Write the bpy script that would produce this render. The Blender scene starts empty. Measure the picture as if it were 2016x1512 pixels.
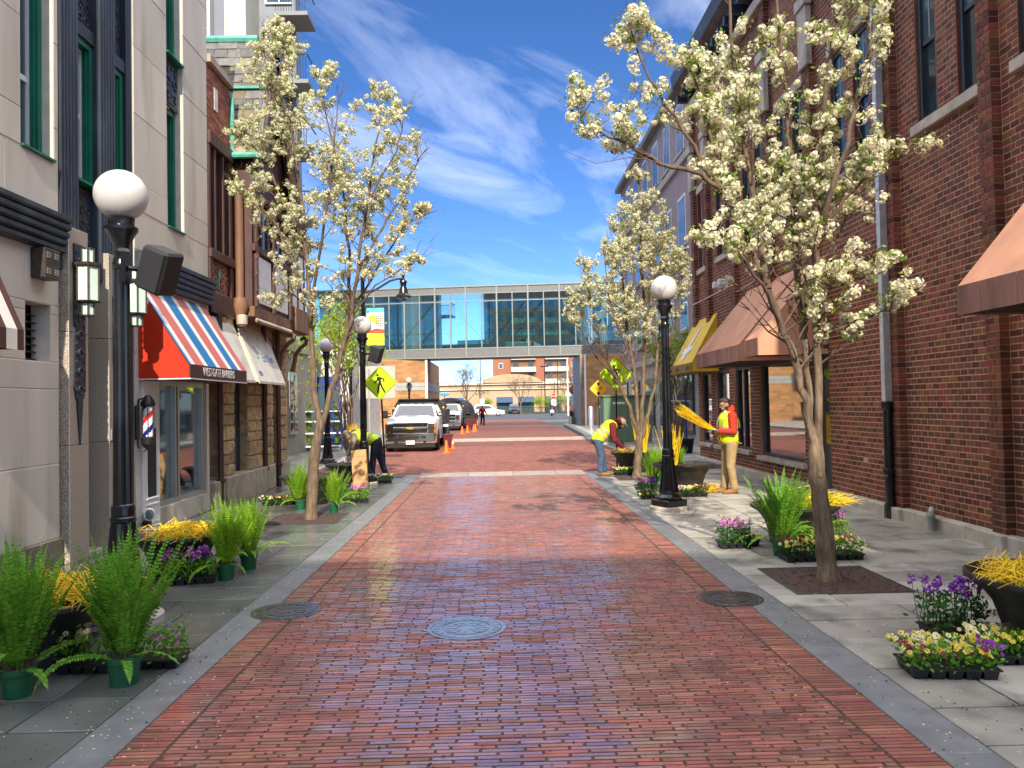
import bpy, bmesh, math, random
import numpy as np
from mathutils import Vector, Matrix, Euler
R = math.radians
random.seed(7)
SC = bpy.context.scene
COL = SC.collection
# ------------------------------------------------------------------ camera, sky, sun, exposure
CAM_H = 1.70
YAW, PITCH, ROLL, FPX = R(1.0873), R(1.4550), R(1.1), 1514.0
_f = np.array([math.sin(YAW)*math.cos(PITCH), math.cos(YAW)*math.cos(PITCH), math.sin(PITCH)])
_r = np.array([math.cos(YAW), -math.sin(YAW), 0.0]); _u = np.cross(_r, _f)
CR = math.cos(ROLL)*_r - math.sin(ROLL)*_u
CU = math.sin(ROLL)*_r + math.cos(ROLL)*_u
CF = _f
CC = np.array([0.0, 0.0, CAM_H])
cd = bpy.data.cameras.new('camera'); cam = bpy.data.objects.new('camera', cd); COL.objects.link(cam)
cd.sensor_width = 36.0; cd.lens = FPX/2016*36.0; cd.clip_start = 0.05; cd.clip_end = 2500
cam.matrix_world = Matrix(((CR[0], CU[0], -CF[0], 0), (CR[1], CU[1], -CF[1], 0), (CR[2], CU[2], -CF[2], CAM_H), (0, 0, 0, 1)))
SC.camera = cam
SUN_EL, SUN_AZ = R(35), R(-4)          # azimuth of the light's travel off the street's own direction
W = bpy.data.worlds.new('World'); SC.world = W; W.use_nodes = True
nt = W.node_tree; nt.nodes.clear()
def wn(t, **k):
    n = nt.nodes.new(t)
    for a, b in k.items(): setattr(n, a, b)
    return n
sky = wn('ShaderNodeTexSky', sky_type='NISHITA', sun_disc=False, sun_elevation=SUN_EL, sun_rotation=math.pi+SUN_AZ,
         air_density=0.55, dust_density=0.25, ozone_density=2.6, altitude=200)
tc = wn('ShaderNodeTexCoord'); sep = wn('ShaderNodeSeparateXYZ')
nt.links.new(tc.outputs['Generated'], sep.inputs[0])
zz = wn('ShaderNodeMath', operation='MAXIMUM'); zz.inputs[1].default_value = 0.06; nt.links.new(sep.outputs['Z'], zz.inputs[0])
def wm(op, a, b):
    n = wn('ShaderNodeMath', operation=op)
    for i, x in enumerate((a, b)):
        if isinstance(x, (int, float)): n.inputs[i].default_value = x
        else: nt.links.new(x, n.inputs[i])
    return n.outputs[0]
cu_ = wm('DIVIDE', sep.outputs['X'], zz.outputs[0]); cv_ = wm('DIVIDE', sep.outputs['Y'], zz.outputs[0])
# streaks of cirrus running obliquely over the street
ca, sa = math.cos(R(62)), math.sin(R(62))
s1 = wm('ADD', wm('MULTIPLY', cu_, ca), wm('MULTIPLY', cv_, sa)); s2 = wm('SUBTRACT', wm('MULTIPLY', cv_, ca), wm('MULTIPLY', cu_, sa))
cmb = wn('ShaderNodeCombineXYZ'); nt.links.new(wm('MULTIPLY', s1, 0.55), cmb.inputs[0]); nt.links.new(wm('MULTIPLY', s2, 1.5), cmb.inputs[1])
cn = wn('ShaderNodeTexNoise'); cn.inputs['Scale'].default_value = 1.15; cn.inputs['Detail'].default_value = 7; cn.inputs['Roughness'].default_value = 0.58; cn.inputs['Distortion'].default_value = 0.9
nt.links.new(cmb.outputs[0], cn.inputs['Vector'])
crp = wn('ShaderNodeValToRGB'); crp.color_ramp.elements[0].position = 0.47; crp.color_ramp.elements[1].position = 0.82
crp.color_ramp.elements[0].color = (0, 0, 0, 1); crp.color_ramp.elements[1].color = (1, 1, 1, 1)
nt.links.new(cn.outputs['Fac'], crp.inputs[0])
hz = wn('ShaderNodeMapRange'); hz.inputs[1].default_value = 0.10; hz.inputs[2].default_value = 0.32; nt.links.new(sep.outputs['Z'], hz.inputs[0])
overhead_fill = wn('ShaderNodeMapRange'); overhead_fill.inputs[1].default_value = 0.47; overhead_fill.inputs[2].default_value = 0.70; nt.links.new(sep.outputs['Z'], overhead_fill.inputs[0])  # dense bright cloud added overhead, above the view, to lift the shade
cfac = wm('ADD', wm('MULTIPLY', wm('MULTIPLY', crp.outputs[0], hz.outputs[0]), 0.27), wm('MULTIPLY', wm('ADD', wm('MULTIPLY', cn.outputs['Fac'], .6), .3), wm('MULTIPLY', overhead_fill.outputs[0], 1.25)))
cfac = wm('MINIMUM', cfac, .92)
hs = wn('ShaderNodeHueSaturation'); hs.inputs['Saturation'].default_value = 1.2; hs.inputs['Value'].default_value = .45; hs.inputs['Hue'].default_value = .506; nt.links.new(sky.outputs[0], hs.inputs['Color'])
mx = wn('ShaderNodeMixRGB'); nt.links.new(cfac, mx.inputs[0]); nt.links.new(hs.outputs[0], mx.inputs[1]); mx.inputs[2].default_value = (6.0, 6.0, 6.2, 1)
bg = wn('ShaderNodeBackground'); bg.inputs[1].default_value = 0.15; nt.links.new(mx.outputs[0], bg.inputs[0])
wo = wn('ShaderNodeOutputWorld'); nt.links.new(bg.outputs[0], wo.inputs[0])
sl = bpy.data.lights.new('sun', 'SUN'); sl.energy = 2.0; sl.angle = R(0.53); sl.color = (1.0, 0.90, 0.75)
so = bpy.data.objects.new('sun', sl); COL.objects.link(so); so.location = (3, -40, 40)
_ld = Vector((math.sin(SUN_AZ)*math.cos(SUN_EL), math.cos(SUN_AZ)*math.cos(SUN_EL), -math.sin(SUN_EL)))
so.rotation_euler = _ld.to_track_quat('-Z', 'Y').to_euler()
SC.view_settings.view_transform = 'Standard'; SC.view_settings.look = 'None'
SC.view_settings.exposure = 1.78; SC.view_settings.gamma = 1.0; SC.view_settings.use_curve_mapping = False
SC.render.engine = 'CYCLES'
SC.cycles.max_bounces = 6; SC.cycles.diffuse_bounces = 4; SC.cycles.glossy_bounces = 3; SC.cycles.transmission_bounces = 4; SC.cycles.transparent_max_bounces = 8
SC.cycles.use_denoising = True; SC.cycles.caustics_reflective = False; SC.cycles.caustics_refractive = False

# ------------------------------------------------------------------ measuring helpers: a point of the photograph on a known plane of the street
def ray(x, y): return CR*((x-1008)/FPX) - CU*((y-756)/FPX) + CF
def G(x, y, z=0.0):
    d = ray(x, y); p = CC + d*((z-CAM_H)/d[2]); return Vector(p)
def AY(x, y, Y):
    d = ray(x, y); return Vector(CC + d*(Y/d[1]))
def AX(x, y, X):
    d = ray(x, y); return Vector(CC + d*(X/d[0]))
def proj(P):
    P = np.asarray(P, float).reshape(-1, 3) - CC
    w = P @ CF; w = np.where(w < 0.05, 0.05, w)
    return 1008 + FPX*(P @ CR)/w, 756 - FPX*(P @ CU)/w

# ------------------------------------------------------------------ mesh helpers
class MB:
    def __init__(s): s.v = []; s.f = []; s.m = []
    def add(s, vs, fs, mi=0):
        o = len(s.v); s.v.extend([tuple(p) for p in vs])
        for f in fs: s.f.append(tuple(i+o for i in f)); s.m.append(mi)
        return s
    def box(s, x0, x1, y0, y1, z0, z1, mi=0):
        return s.add([(x0,y0,z0),(x1,y0,z0),(x1,y1,z0),(x0,y1,z0),(x0,y0,z1),(x1,y0,z1),(x1,y1,z1),(x0,y1,z1)],
                     [(0,3,2,1),(4,5,6,7),(0,1,5,4),(1,2,6,5),(2,3,7,6),(3,0,4,7)], mi)
    def cbox(s, x0, x1, y0, y1, z0, z1, b=0.01, mi=0):
        b = min(b, (x1-x0)*.45, (y1-y0)*.45, (z1-z0)*.45)
        bm = bmesh.new(); bmesh.ops.create_cube(bm, size=1)
        for v in bm.verts:
            v.co = ((x0+x1)/2+v.co.x*(x1-x0), (y0+y1)/2+v.co.y*(y1-y0), (z0+z1)/2+v.co.z*(z1-z0))
        bmesh.ops.bevel(bm, geom=bm.edges[:], offset=b, segments=1, affect='EDGES', profile=.5)
        return s.frombm(bm, mi)
    def frombm(s, bm, mi=0):
        bm.verts.index_update()
        s.add([v.co[:] for v in bm.verts], [[v.index for v in f.verts] for f in bm.faces], mi); bm.free(); return s
    def quad(s, a, b, c, d, mi=0): return s.add([a, b, c, d], [(0, 1, 2, 3)], mi)
    def prism(s, poly, axis, a0, a1, mi=0):
        """polygon in the two other axes (cyclic order) extruded along axis"""
        def P(u, v, w): return {'x': (w, u, v), 'y': (u, w, v), 'z': (u, v, w)}[axis]
        n = len(poly); vs = [P(u, v, a0) for u, v in poly]+[P(u, v, a1) for u, v in poly]
        fs = [tuple(range(n))[::-1], tuple(range(n, 2*n))]+[(i, (i+1) % n, n+(i+1) % n, n+i) for i in range(n)]
        o = len(s.f); s.add(vs, fs, mi)
        ar = sum(poly[i][0]*poly[(i+1) % n][1]-poly[(i+1) % n][0]*poly[i][1] for i in range(n))
        flip = (ar < 0) != (axis == 'y')
        if (a1 < a0): flip = not flip
        if flip:
            for i in range(o, len(s.f)): s.f[i] = s.f[i][::-1]
        return s
    def tube(s, pts, rad, n=8, mi=0, cap=True):
        pts = [Vector(p) for p in pts]; k = len(pts)
        if not hasattr(rad, '__len__'): rad = [rad]*k
        t = (pts[1]-pts[0]).normalized(); a = Vector((0, 0, 1)) if abs(t.z) < .9 else Vector((1, 0, 0))
        u = t.cross(a).normalized(); vs = []; fs = []
        for i, p in enumerate(pts):
            t = (pts[min(i+1, k-1)]-pts[max(i-1, 0)]).normalized()
            u = (u-t*u.dot(t)).normalized(); w = t.cross(u)
            for j in range(n):
                an = 2*math.pi*j/n; vs.append(p+(u*math.cos(an)+w*math.sin(an))*rad[i])
        for i in range(k-1):
            for j in range(n):
                j2 = (j+1) % n; fs.append((i*n+j, i*n+j2, (i+1)*n+j2, (i+1)*n+j))
        if cap: fs.append(tuple(range(n))[::-1]); fs.append(tuple(range((k-1)*n, k*n)))
        return s.add(vs, fs, mi)
    def cyl(s, p0, p1, r0, r1=None, n=12, mi=0): return s.tube([p0, p1], [r0, r0 if r1 is None else r1], n, mi)
    def lathe(s, prof, c=(0, 0, 0), n=16, mi=0, flute=0.0, fl=None, axis='z', cap=True):
        """prof: (radius, height); fl: set of profile rows that are fluted"""
        vs = []; fs = []; k = len(prof)
        for i, (r, z) in enumerate(prof):
            for j in range(n):
                rr = r*(1-flute) if (flute and j % 2 and (fl is None or i in fl)) else r
                an = 2*math.pi*j/n; x, y = rr*math.cos(an), rr*math.sin(an)
                q = {'z': (x, y, z), 'x': (z, x, y), 'y': (y, z, x)}[axis]
                vs.append((c[0]+q[0], c[1]+q[1], c[2]+q[2]))
        for i in range(k-1):
            for j in range(n):
                j2 = (j+1) % n; fs.append((i*n+j, i*n+j2, (i+1)*n+j2, (i+1)*n+j))
        if cap: fs.append(tuple(range(n))[::-1]); fs.append(tuple(range((k-1)*n, k*n)))
        return s.add(vs, fs, mi)
    def ball(s, c, r, nu=12, nv=8, mi=0, sc=(1, 1, 1), rot=None):
        vs = []; fs = []
        for i in range(1, nv):
            th = math.pi*i/nv
            for j in range(nu):
                an = 2*math.pi*j/nu; vs.append(Vector((math.sin(th)*math.cos(an)*sc[0], math.sin(th)*math.sin(an)*sc[1], math.cos(th)*sc[2]))*r)
        vs.append(Vector((0, 0, r*sc[2]))); vs.append(Vector((0, 0, -r*sc[2]))); T, B = len(vs)-2, len(vs)-1
        for i in range(nv-2):
            for j in range(nu):
                j2 = (j+1) % nu; fs.append((i*nu+j, (i+1)*nu+j, (i+1)*nu+j2, i*nu+j2))
        for j in range(nu):
            j2 = (j+1) % nu; fs.append((T, j, j2)); fs.append((B, (nv-2)*nu+j2, (nv-2)*nu+j))
        if rot is not None: vs = [rot @ v for v in vs]
        return s.add([v+Vector(c) for v in vs], fs, mi)
    def xf(s, M): s.v = [tuple(M @ Vector(p)) for p in s.v]; return s
    def mesh(s, name, mats, off=(0, 0, 0), smooth=None):
        me = bpy.data.meshes.new(name)
        vs = s.v if not any(off) else [(a-off[0], b-off[1], c-off[2]) for a, b, c in s.v]
        me.from_pydata(vs, [], s.f)
        for m in (mats if isinstance(mats, (list, tuple)) else [mats]): me.materials.append(m)
        if any(s.m): me.polygons.foreach_set('material_index', s.m)
        if smooth is not None:
            me.polygons.foreach_set('use_smooth', [True]*len(s.f)); me.set_sharp_from_angle(angle=R(smooth))
        me.update(); return me
    def build(s, name, mats, parent=None, smooth=None, world=True, kind=None, label=None, loc=None):
        """world: the shape was written in world coordinates and is moved into its parent's frame"""
        off = (0, 0, 0)
        if parent is not None and world:
            o = parent.location.copy()
            if parent.parent is not None: o = o+parent.parent.location
            off = tuple(o)
        return link(name, s.mesh(name, mats, off, smooth), parent, kind, label, loc)
def link(name, me, parent=None, kind=None, label=None, loc=None):
    ob = bpy.data.objects.new(name, me); COL.objects.link(ob)
    if parent is not None: ob.parent = parent
    if kind: ob['kind'] = kind
    if label: ob['label'] = label
    if loc is not None: ob.location = loc
    return ob
def npmesh(name, V, F, mats, mi=None, smooth=False):
    """fast mesh from arrays; F is (n,3) or (n,4)"""
    V = np.asarray(V, np.float32); F = np.asarray(F, np.int32); n, k = F.shape
    me = bpy.data.meshes.new(name); me.vertices.add(len(V)); me.vertices.foreach_set('co', V.ravel())
    me.loops.add(n*k); me.loops.foreach_set('vertex_index', F.ravel())
    me.polygons.add(n); me.polygons.foreach_set('loop_start', np.arange(0, n*k, k, dtype=np.int32))
    for m in (mats if isinstance(mats, (list, tuple)) else [mats]): me.materials.append(m)
    if mi is not None: me.polygons.foreach_set('material_index', np.asarray(mi, np.int32))
    me.polygons.foreach_set('use_smooth', np.full(n, bool(smooth)))
    me.update(calc_edges=True); me.validate(); return me
def tag(o, label=None, cat=None, group=None, kind=None):
    if label: o['label'] = label
    if cat: o['category'] = cat
    if group: o['group'] = group
    if kind: o['kind'] = kind
    return o
def thing(name, label, cat, loc=(0, 0, 0), rz=0.0, group=None):
    o = bpy.data.objects.new(name, None); COL.objects.link(o); o.empty_display_size = .2
    o.location = loc; o.rotation_euler = (0, 0, rz); return tag(o, label, cat, group)
def copy_tree(o, loc, rz=0.0, label=None, scale=None, parent=None):
    kids = [c for c in o.children]
    c = o.copy(); COL.objects.link(c)
    if parent is None:
        c.location = loc; c.rotation_euler = (0, 0, rz)
        if label: c['label'] = label
        if scale: c.scale = (scale,)*3
    else: c.parent = parent
    for k in kids: copy_tree(k, None, parent=c)
    return c
def text_mesh(body, size, mat, ext=0.004, sx=1.0, align='CENTER'):
    cu = bpy.data.curves.new('txt', 'FONT'); cu.body = body; cu.size = size; cu.extrude = ext; cu.align_x = align; cu.align_y = 'CENTER'; cu.resolution_u = 3
    ob = bpy.data.objects.new('txt', cu); COL.objects.link(ob)
    me = bpy.data.meshes.new_from_object(ob.evaluated_get(bpy.context.evaluated_depsgraph_get()))
    bpy.data.objects.remove(ob); bpy.data.curves.remove(cu)
    me.transform(Matrix.Diagonal((sx, 1, 1, 1))); me.materials.clear(); me.materials.append(mat); return me
def frame_mat(o, xdir, ydir):
    x = Vector(xdir).normalized(); y = Vector(ydir); y = (y-x*y.dot(x)).normalized(); z = x.cross(y)
    return Matrix(((x.x, y.x, z.x, o[0]), (x.y, y.y, z.y, o[1]), (x.z, y.z, z.z, o[2]), (0, 0, 0, 1)))
def put_text(name, body, size, mat, parent, o, xdir, ydir, sx=1.0, ext=.003):
    me = text_mesh(body, size, mat, ext, sx)
    off = parent.location if parent is not None else Vector()
    if parent is not None and parent.parent is not None: off = off+parent.parent.location
    me.transform(frame_mat(Vector(o)-off, xdir, ydir)); return link(name, me, parent)

# ------------------------------------------------------------------ materials
def pm(name, col, rough=.6, metal=0.0, var=.14, vs=5.0, bump=0.0, bs=60.0, rnd=0.0, hue=0.0, spec=.5, coat=0.0, coatr=.1, coati=1.5,
       dirt=None, dscale=1.5, damt=.5, rvar=0.0, sss=0.0, trans=0.0, stretch=None, alpha=1.0):
    m = bpy.data.materials.new(name); m.use_nodes = True; t = m.node_tree; n = t.nodes; b = n['Principled BSDF']; lk = t.links.new
    geo = n.new('ShaderNodeNewGeometry'); pos = geo.outputs['Position']
    if stretch:
        mp = n.new('ShaderNodeMapping'); mp.inputs['Scale'].default_value = stretch; lk(pos, mp.inputs['Vector']); pos = mp.outputs[0]
    def noise(sc, det=4):
        x = n.new('ShaderNodeTexNoise'); x.inputs['Scale'].default_value = sc; x.inputs['Detail'].default_value = det; lk(pos, x.inputs['Vector']); return x.outputs['Fac']
    c = n.new('ShaderNodeRGB'); c.outputs[0].default_value = (*col, 1); cur = c.outputs[0]
    def hsv(val=None, hueo=None):
        nonlocal cur
        h = n.new('ShaderNodeHueSaturation'); lk(cur, h.inputs['Color'])
        if val is not None: lk(val, h.inputs['Value'])
        if hueo is not None: lk(hueo, h.inputs['Hue'])
        cur = h.outputs[0]
    def mr(x, a, bb, lo=0.0, hi=1.0):
        r = n.new('ShaderNodeMapRange'); r.inputs[1].default_value = lo; r.inputs[2].default_value = hi; r.inputs[3].default_value = a; r.inputs[4].default_value = bb; lk(x, r.inputs[0]); return r.outputs[0]
    rn = None
    if rnd or hue:
        oi = n.new('ShaderNodeObjectInfo'); ad = n.new('ShaderNodeMath'); ad.operation = 'ADD'; lk(oi.outputs['Random'], ad.inputs[0]); lk(geo.outputs['Random Per Island'], ad.inputs[1])
        fr = n.new('ShaderNodeMath'); fr.operation = 'FRACT'; lk(ad.outputs[0], fr.inputs[0]); rn = fr.outputs[0]
        fr2 = n.new('ShaderNodeMath'); fr2.operation = 'MULTIPLY'; lk(rn, fr2.inputs[0]); fr2.inputs[1].default_value = 7.31
        fr3 = n.new('ShaderNodeMath'); fr3.operation = 'FRACT'; lk(fr2.outputs[0], fr3.inputs[0])
        hsv(mr(rn, 1-rnd, 1+rnd) if rnd else None, mr(fr3.outputs[0], .5-hue, .5+hue) if hue else None)
    if var: hsv(mr(noise(vs), 1-var, 1+var, .3, .7))
    if dirt is not None:
        d = n.new('ShaderNodeMixRGB'); lk(mr(noise(dscale, 6), 0, damt, .48, .68), d.inputs[0]); lk(cur, d.inputs[1]); d.inputs[2].default_value = (*dirt, 1); cur = d.outputs[0]
    lk(cur, b.inputs['Base Color'])
    b.inputs['Roughness'].default_value = rough; b.inputs['Metallic'].default_value = metal; b.inputs['Specular IOR Level'].default_value = spec
    if rvar: lk(mr(noise(vs*.7), max(.02, rough-rvar), min(1, rough+rvar), .35, .65), b.inputs['Roughness'])
    if coat:
        b.inputs['Coat Weight'].default_value = coat; b.inputs['Coat Roughness'].default_value = coatr; b.inputs['Coat IOR'].default_value = coati
    if sss: b.inputs['Subsurface Weight'].default_value = sss; b.inputs['Subsurface Radius'].default_value = (.05, .05, .05)
    if trans: b.inputs['Transmission Weight'].default_value = trans
    if alpha < 1: b.inputs['Alpha'].default_value = alpha
    if bump:
        bp = n.new('ShaderNodeBump'); bp.inputs['Strength'].default_value = bump; bp.inputs['Distance'].default_value = .01; lk(noise(bs, 5), bp.inputs['Height']); lk(bp.outputs[0], b.inputs['Normal'])
    return m
def leafmat(name, col, var=.3, hue=.03, trans=.35, rough=.5):
    m = pm(name, col, rough=rough, var=.15, vs=3, rnd=var, hue=hue, spec=.3)
    t = m.node_tree; n = t.nodes; b = n['Principled BSDF']; tr = n.new('ShaderNodeBsdfTranslucent'); mxs = n.new('ShaderNodeMixShader')
    src = b.inputs['Base Color'].links[0].from_socket
    t.links.new(src, tr.inputs[0]); mxs.inputs[0].default_value = trans
    t.links.new(b.outputs[0], mxs.inputs[1]); t.links.new(tr.outputs[0], mxs.inputs[2]); t.links.new(mxs.outputs[0], n['Material Output'].inputs[0]); return m
def glassmat(name, tint=(.8, .9, .9), refl=.25, rough=.02, gtint=(1, 1, 1)):
    """thin pane: part mirror, part see-through"""
    m = bpy.data.materials.new(name); m.use_nodes = True; t = m.node_tree; n = t.nodes; n.remove(n['Principled BSDF'])
    g = n.new('ShaderNodeBsdfGlossy'); g.inputs['Roughness'].default_value = rough; g.inputs[0].default_value = (*gtint, 1)
    tr = n.new('ShaderNodeBsdfTransparent'); tr.inputs[0].default_value = (*tint, 1)
    lw = n.new('ShaderNodeLayerWeight'); lw.inputs[0].default_value = .35
    mr = n.new('ShaderNodeMapRange'); mr.inputs[3].default_value = refl; mr.inputs[4].default_value = min(1, refl+.55); t.links.new(lw.outputs['Fresnel'], mr.inputs[0])
    x = n.new('ShaderNodeMixShader'); t.links.new(mr.outputs[0], x.inputs[0]); t.links.new(tr.outputs[0], x.inputs[1]); t.links.new(g.outputs[0], x.inputs[2])
    t.links.new(x.outputs[0], n['Material Output'].inputs[0]); return m
M = {}
def mk(k, *a, **kw): M[k] = pm(k, *a, **kw); return M[k]
mk('limestone', (.60, .55, .475), .8, var=.10, vs=2.2, bump=.15, bs=90, rnd=.06, dirt=(.34, .285, .21), dscale=2.0, damt=.75, stretch=(1, 1, .14))
mk('mortar_pale', (.62, .56, .48), .9, var=.1)
mk('mortar_pink', (.54, .30, .20), .9, var=.18, vs=8)
mk('wall_brick', (.150, .046, .020), .72, var=.25, vs=18, bump=.25, bs=120, rnd=.55, hue=.026, dirt=(.075, .030, .020), dscale=1.6, damt=.6, stretch=(1, 1, .3))
mk('tan_brick', (.40, .21, .085), .8, var=.12, vs=6, rnd=.2, hue=.01)
mk('granite', (.38, .32, .25), .55, var=.75, vs=95, bump=.1, bs=120)
mk('base_granite', (.17, .14, .115), .6, var=.3, vs=40)
mk('black_metal', (.026, .032, .044), .42, var=.35, vs=14, bump=.08, bs=30, dirt=(.07, .10, .13), dscale=3, damt=.5, stretch=(1, 1, .2))
mk('lamp_black', (.008, .009, .011), .22, var=.2, spec=.6)
mk('globe', (.60, .585, .56), .2, var=.03, spec=.5)
mk('green_frame', (.006, .15, .09), .4, var=.25, vs=6, stretch=(1, 1, .3))
mk('white_paint', (.74, .74, .74), .5, var=.06)
mk('off_white', (.62, .60, .55), .6, var=.1, bump=.6, bs=6, dirt=(.35, .31, .25), dscale=3, damt=.4)
mk('brown_wood', (.075, .034, .027), .6, var=.3, vs=7, bump=.15, bs=40, stretch=(1, 1, .25))
mk('brown_light', (.19, .095, .052), .65, var=.3, vs=7, bump=.15, bs=40, stretch=(1, 1, .25))
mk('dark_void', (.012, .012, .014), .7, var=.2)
mk('copper', (.10, .40, .30), .7, var=.25, vs=6)
mk('slate_grey', (.13, .125, .12), .7, var=.25, vs=9, rnd=.35, hue=.02, bump=.2, bs=50)
mk('slate_olive', (.22, .19, .11), .7, var=.25, vs=9, rnd=.3, hue=.03, bump=.2, bs=50)
mk('rough_stone', (.40, .28, .15), .85, var=.35, vs=9, rnd=.22, hue=.015, bump=.9, bs=16)
mk('base_stone', (.38, .32, .25), .85, var=.22, vs=5, rnd=.12, bump=.35, bs=30)
mk('concrete', (.48, .43, .36), .85, var=.18, vs=5, bump=.2, bs=60, dirt=(.2, .17, .14), dscale=3, damt=.5)
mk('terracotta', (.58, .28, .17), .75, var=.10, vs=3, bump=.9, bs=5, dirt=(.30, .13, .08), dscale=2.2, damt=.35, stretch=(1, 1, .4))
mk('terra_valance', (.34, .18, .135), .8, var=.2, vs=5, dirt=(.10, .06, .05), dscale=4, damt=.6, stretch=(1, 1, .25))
mk('awn_red', (.55, .035, .012), .38, var=.06, spec=.5)
mk('awn_blue', (.006, .155, .40), .5, var=.06)
mk('awn_pink', (.52, .13, .11), .55, var=.06)
mk('awn_white', (.74, .71, .64), .55, var=.06)
mk('awn_brown', (.075, .022, .016), .6, var=.1)
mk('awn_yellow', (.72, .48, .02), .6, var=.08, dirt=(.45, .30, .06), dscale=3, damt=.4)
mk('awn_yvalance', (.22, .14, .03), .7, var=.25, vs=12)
mk('cream_vinyl', (.66, .58, .44), .6, var=.08)
mk('lantern_glass', (.62, .78, .66), .25, var=.06, spec=.6, sss=.1)
mk('bronze', (.045, .035, .028), .45, var=.3, vs=20)
mk('chrome', (.72, .72, .72), .12, metal=1.0, var=.05)
mk('aluminium', (.50, .51, .50), .38, metal=.7, var=.08)
mk('bridge_frame', (.27, .30, .28), .45, metal=.25, var=.06)
mk('bridge_panel', (.175, .18, .175), .5, metal=.15, var=.06)
mk('galv', (.56, .62, .66), .35, metal=.65, var=.14, vs=10)
mk('asphalt', (.055, .062, .075), .75, var=.2, vs=3, bump=.2, bs=80)
mk('ground', (.10, .10, .09), .9, var=.3, vs=.5)
mk('sky_panel', (.62, .62, .60), .6, var=.05)
mk('bark', (.175, .125, .078), .9, var=.5, vs=26, bump=1.0, bs=46, stretch=(1, 1, .22), dirt=(.09, .062, .042), dscale=14, damt=.7)
mk('bark_red', (.125, .082, .055), .88, var=.4, vs=18, bump=.8, bs=60, stretch=(1, 1, .4))
mk('soil', (.055, .028, .016), .95, var=.5, vs=40, bump=1.0, bs=60)
mk('mulch', (.075, .042, .034), .9, var=.55, vs=55, bump=1.0, bs=90)
mk('iron', (.10, .105, .115), .26, metal=.5, coat=.6, coatr=.12, var=.3, vs=14, bump=.3, bs=60)
mk('pot_green', (.010, .105, .042), .42, var=.15, vs=10)
mk('urn', (.022, .021, .020), .5, var=.4, vs=9, dirt=(.055, .05, .045), dscale=5, damt=.5)
mk('tray', (.010, .010, .012), .4, var=.2)
mk('twig', (.80, .54, .012), .55, var=.2, vs=20, rnd=.3, hue=.014)
M['fern'] = leafmat('fern', (.155, .36, .03), .35, .025, .4)
M['fern_bright'] = leafmat('fern_bright', (.24, .44, .028), .3, .02, .45)
M['leaf_dark'] = leafmat('leaf_dark', (.045, .14, .025), .4, .03, .3)
M['leaf_pear'] = leafmat('leaf_pear', (.20, .30, .035), .35, .03, .45)
M['leaf_spring'] = leafmat('leaf_spring', (.30, .42, .030), .3, .025, .5)
M['petal_white'] = leafmat('petal_white', (.84, .80, .60), .14, .018, .45, .6)
M['petal_yellow'] = leafmat('petal_yellow', (.86, .68, .10), .2, .012, .3)
M['petal_cream'] = leafmat('petal_cream', (.88, .80, .42), .15, .01, .3)
M['petal_purple'] = leafmat('petal_purple', (.26, .05, .42), .35, .03, .3)
M['petal_pink'] = leafmat('petal_pink', (.58, .20, .52), .3, .03, .3)
M['petal_wine'] = leafmat('petal_wine', (.20, .012, .055), .35, .02, .25)
M['petal_orange'] = leafmat('petal_orange', (.85, .36, .02), .2, .01, .25)
M['bark_bare'] = pm('bark_bare', (.16, .11, .075), .9, var=.2)
mk('glass_dark', (.020, .028, .032), .04, var=.1, spec=.9)
mk('glass_blue', (.05, .09, .12), .05, var=.2, vs=.6, spec=1.0)
M['glass_shop'] = glassmat('glass_shop', (.75, .82, .78), .16)
M['glass_bridge'] = glassmat('glass_bridge', (.60, .90, .90), .46, .02, (.74, .98, 1.0))
mk('iron_wet', (.20, .205, .20), .32, metal=.3, var=.2, vs=14, coat=1.0, coatr=.08)
M['glass_shop2'] = glassmat('glass_shop2', (.6, .66, .64), .42)
M['glass_car'] = glassmat('glass_car', (.25, .30, .33), .18)
mk('rubber', (.012, .012, .012), .7, var=.2)
mk('truck_white', (.66, .68, .70), .18, var=.03, coat=.6, coatr=.05)
mk('car_white', (.78, .76, .70), .2, var=.03, coat=.5)
mk('black_plastic', (.012, .012, .013), .5, var=.2)
mk('tarp', (.012, .013, .015), .55, var=.3, vs=3, bump=.6, bs=4)
mk('maroon', (.11, .016, .018), .5, var=.2)
mk('cone_orange', (.90, .14, .008), .5, var=.08)
mk('sign_yg', (.52, .80, .004), .42, var=.04)
mk('sign_yellow', (.85, .48, .01), .45, var=.05)
mk('sign_red', (.36, .012, .016), .45, var=.05)
mk('sign_black', (.008, .008, .008), .5, var=.1)
mk('sign_back', (.45, .43, .38), .5, metal=.2, var=.1)
mk('cardboard', (.52, .30, .13), .8, var=.08)
mk('vest', (.62, .90, .01), .6, var=.10, vs=12, bump=.5, bs=14)
mk('vest_stripe', (.62, .42, .28), .4, var=.1)
mk('hoodie', (.42, .030, .010), .85, var=.2, vs=10, bump=.8, bs=18)
mk('hoodie_wine', (.14, .010, .014), .85, var=.2, vs=10, bump=.8, bs=18)
mk('khaki', (.36, .25, .12), .85, var=.15, vs=9, bump=.9, bs=14)
mk('denim', (.055, .095, .17), .85, var=.25, vs=9, bump=.9, bs=14)
mk('navy', (.010, .014, .035), .85, var=.25, vs=9, bump=.8, bs=14)
mk('grey_cloth', (.30, .26, .21), .85, var=.15, vs=9, bump=.8, bs=14)
mk('boots', (.24, .11, .035), .7, var=.2)
mk('skin', (.48, .26, .17), .5, var=.06, sss=.08)
mk('hair', (.022, .010, .006), .6, var=.3)
mk('red_jacket', (.36, .014, .014), .8, var=.12)
mk('glove', (.11, .11, .12), .7, var=.2)
mk('box_green', (.115, .20, .12), .6, var=.08)
mk('blue_paint', (.010, .045, .26), .5, var=.15)
mk('teal_door', (.01, .20, .26), .4, var=.1)
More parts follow.
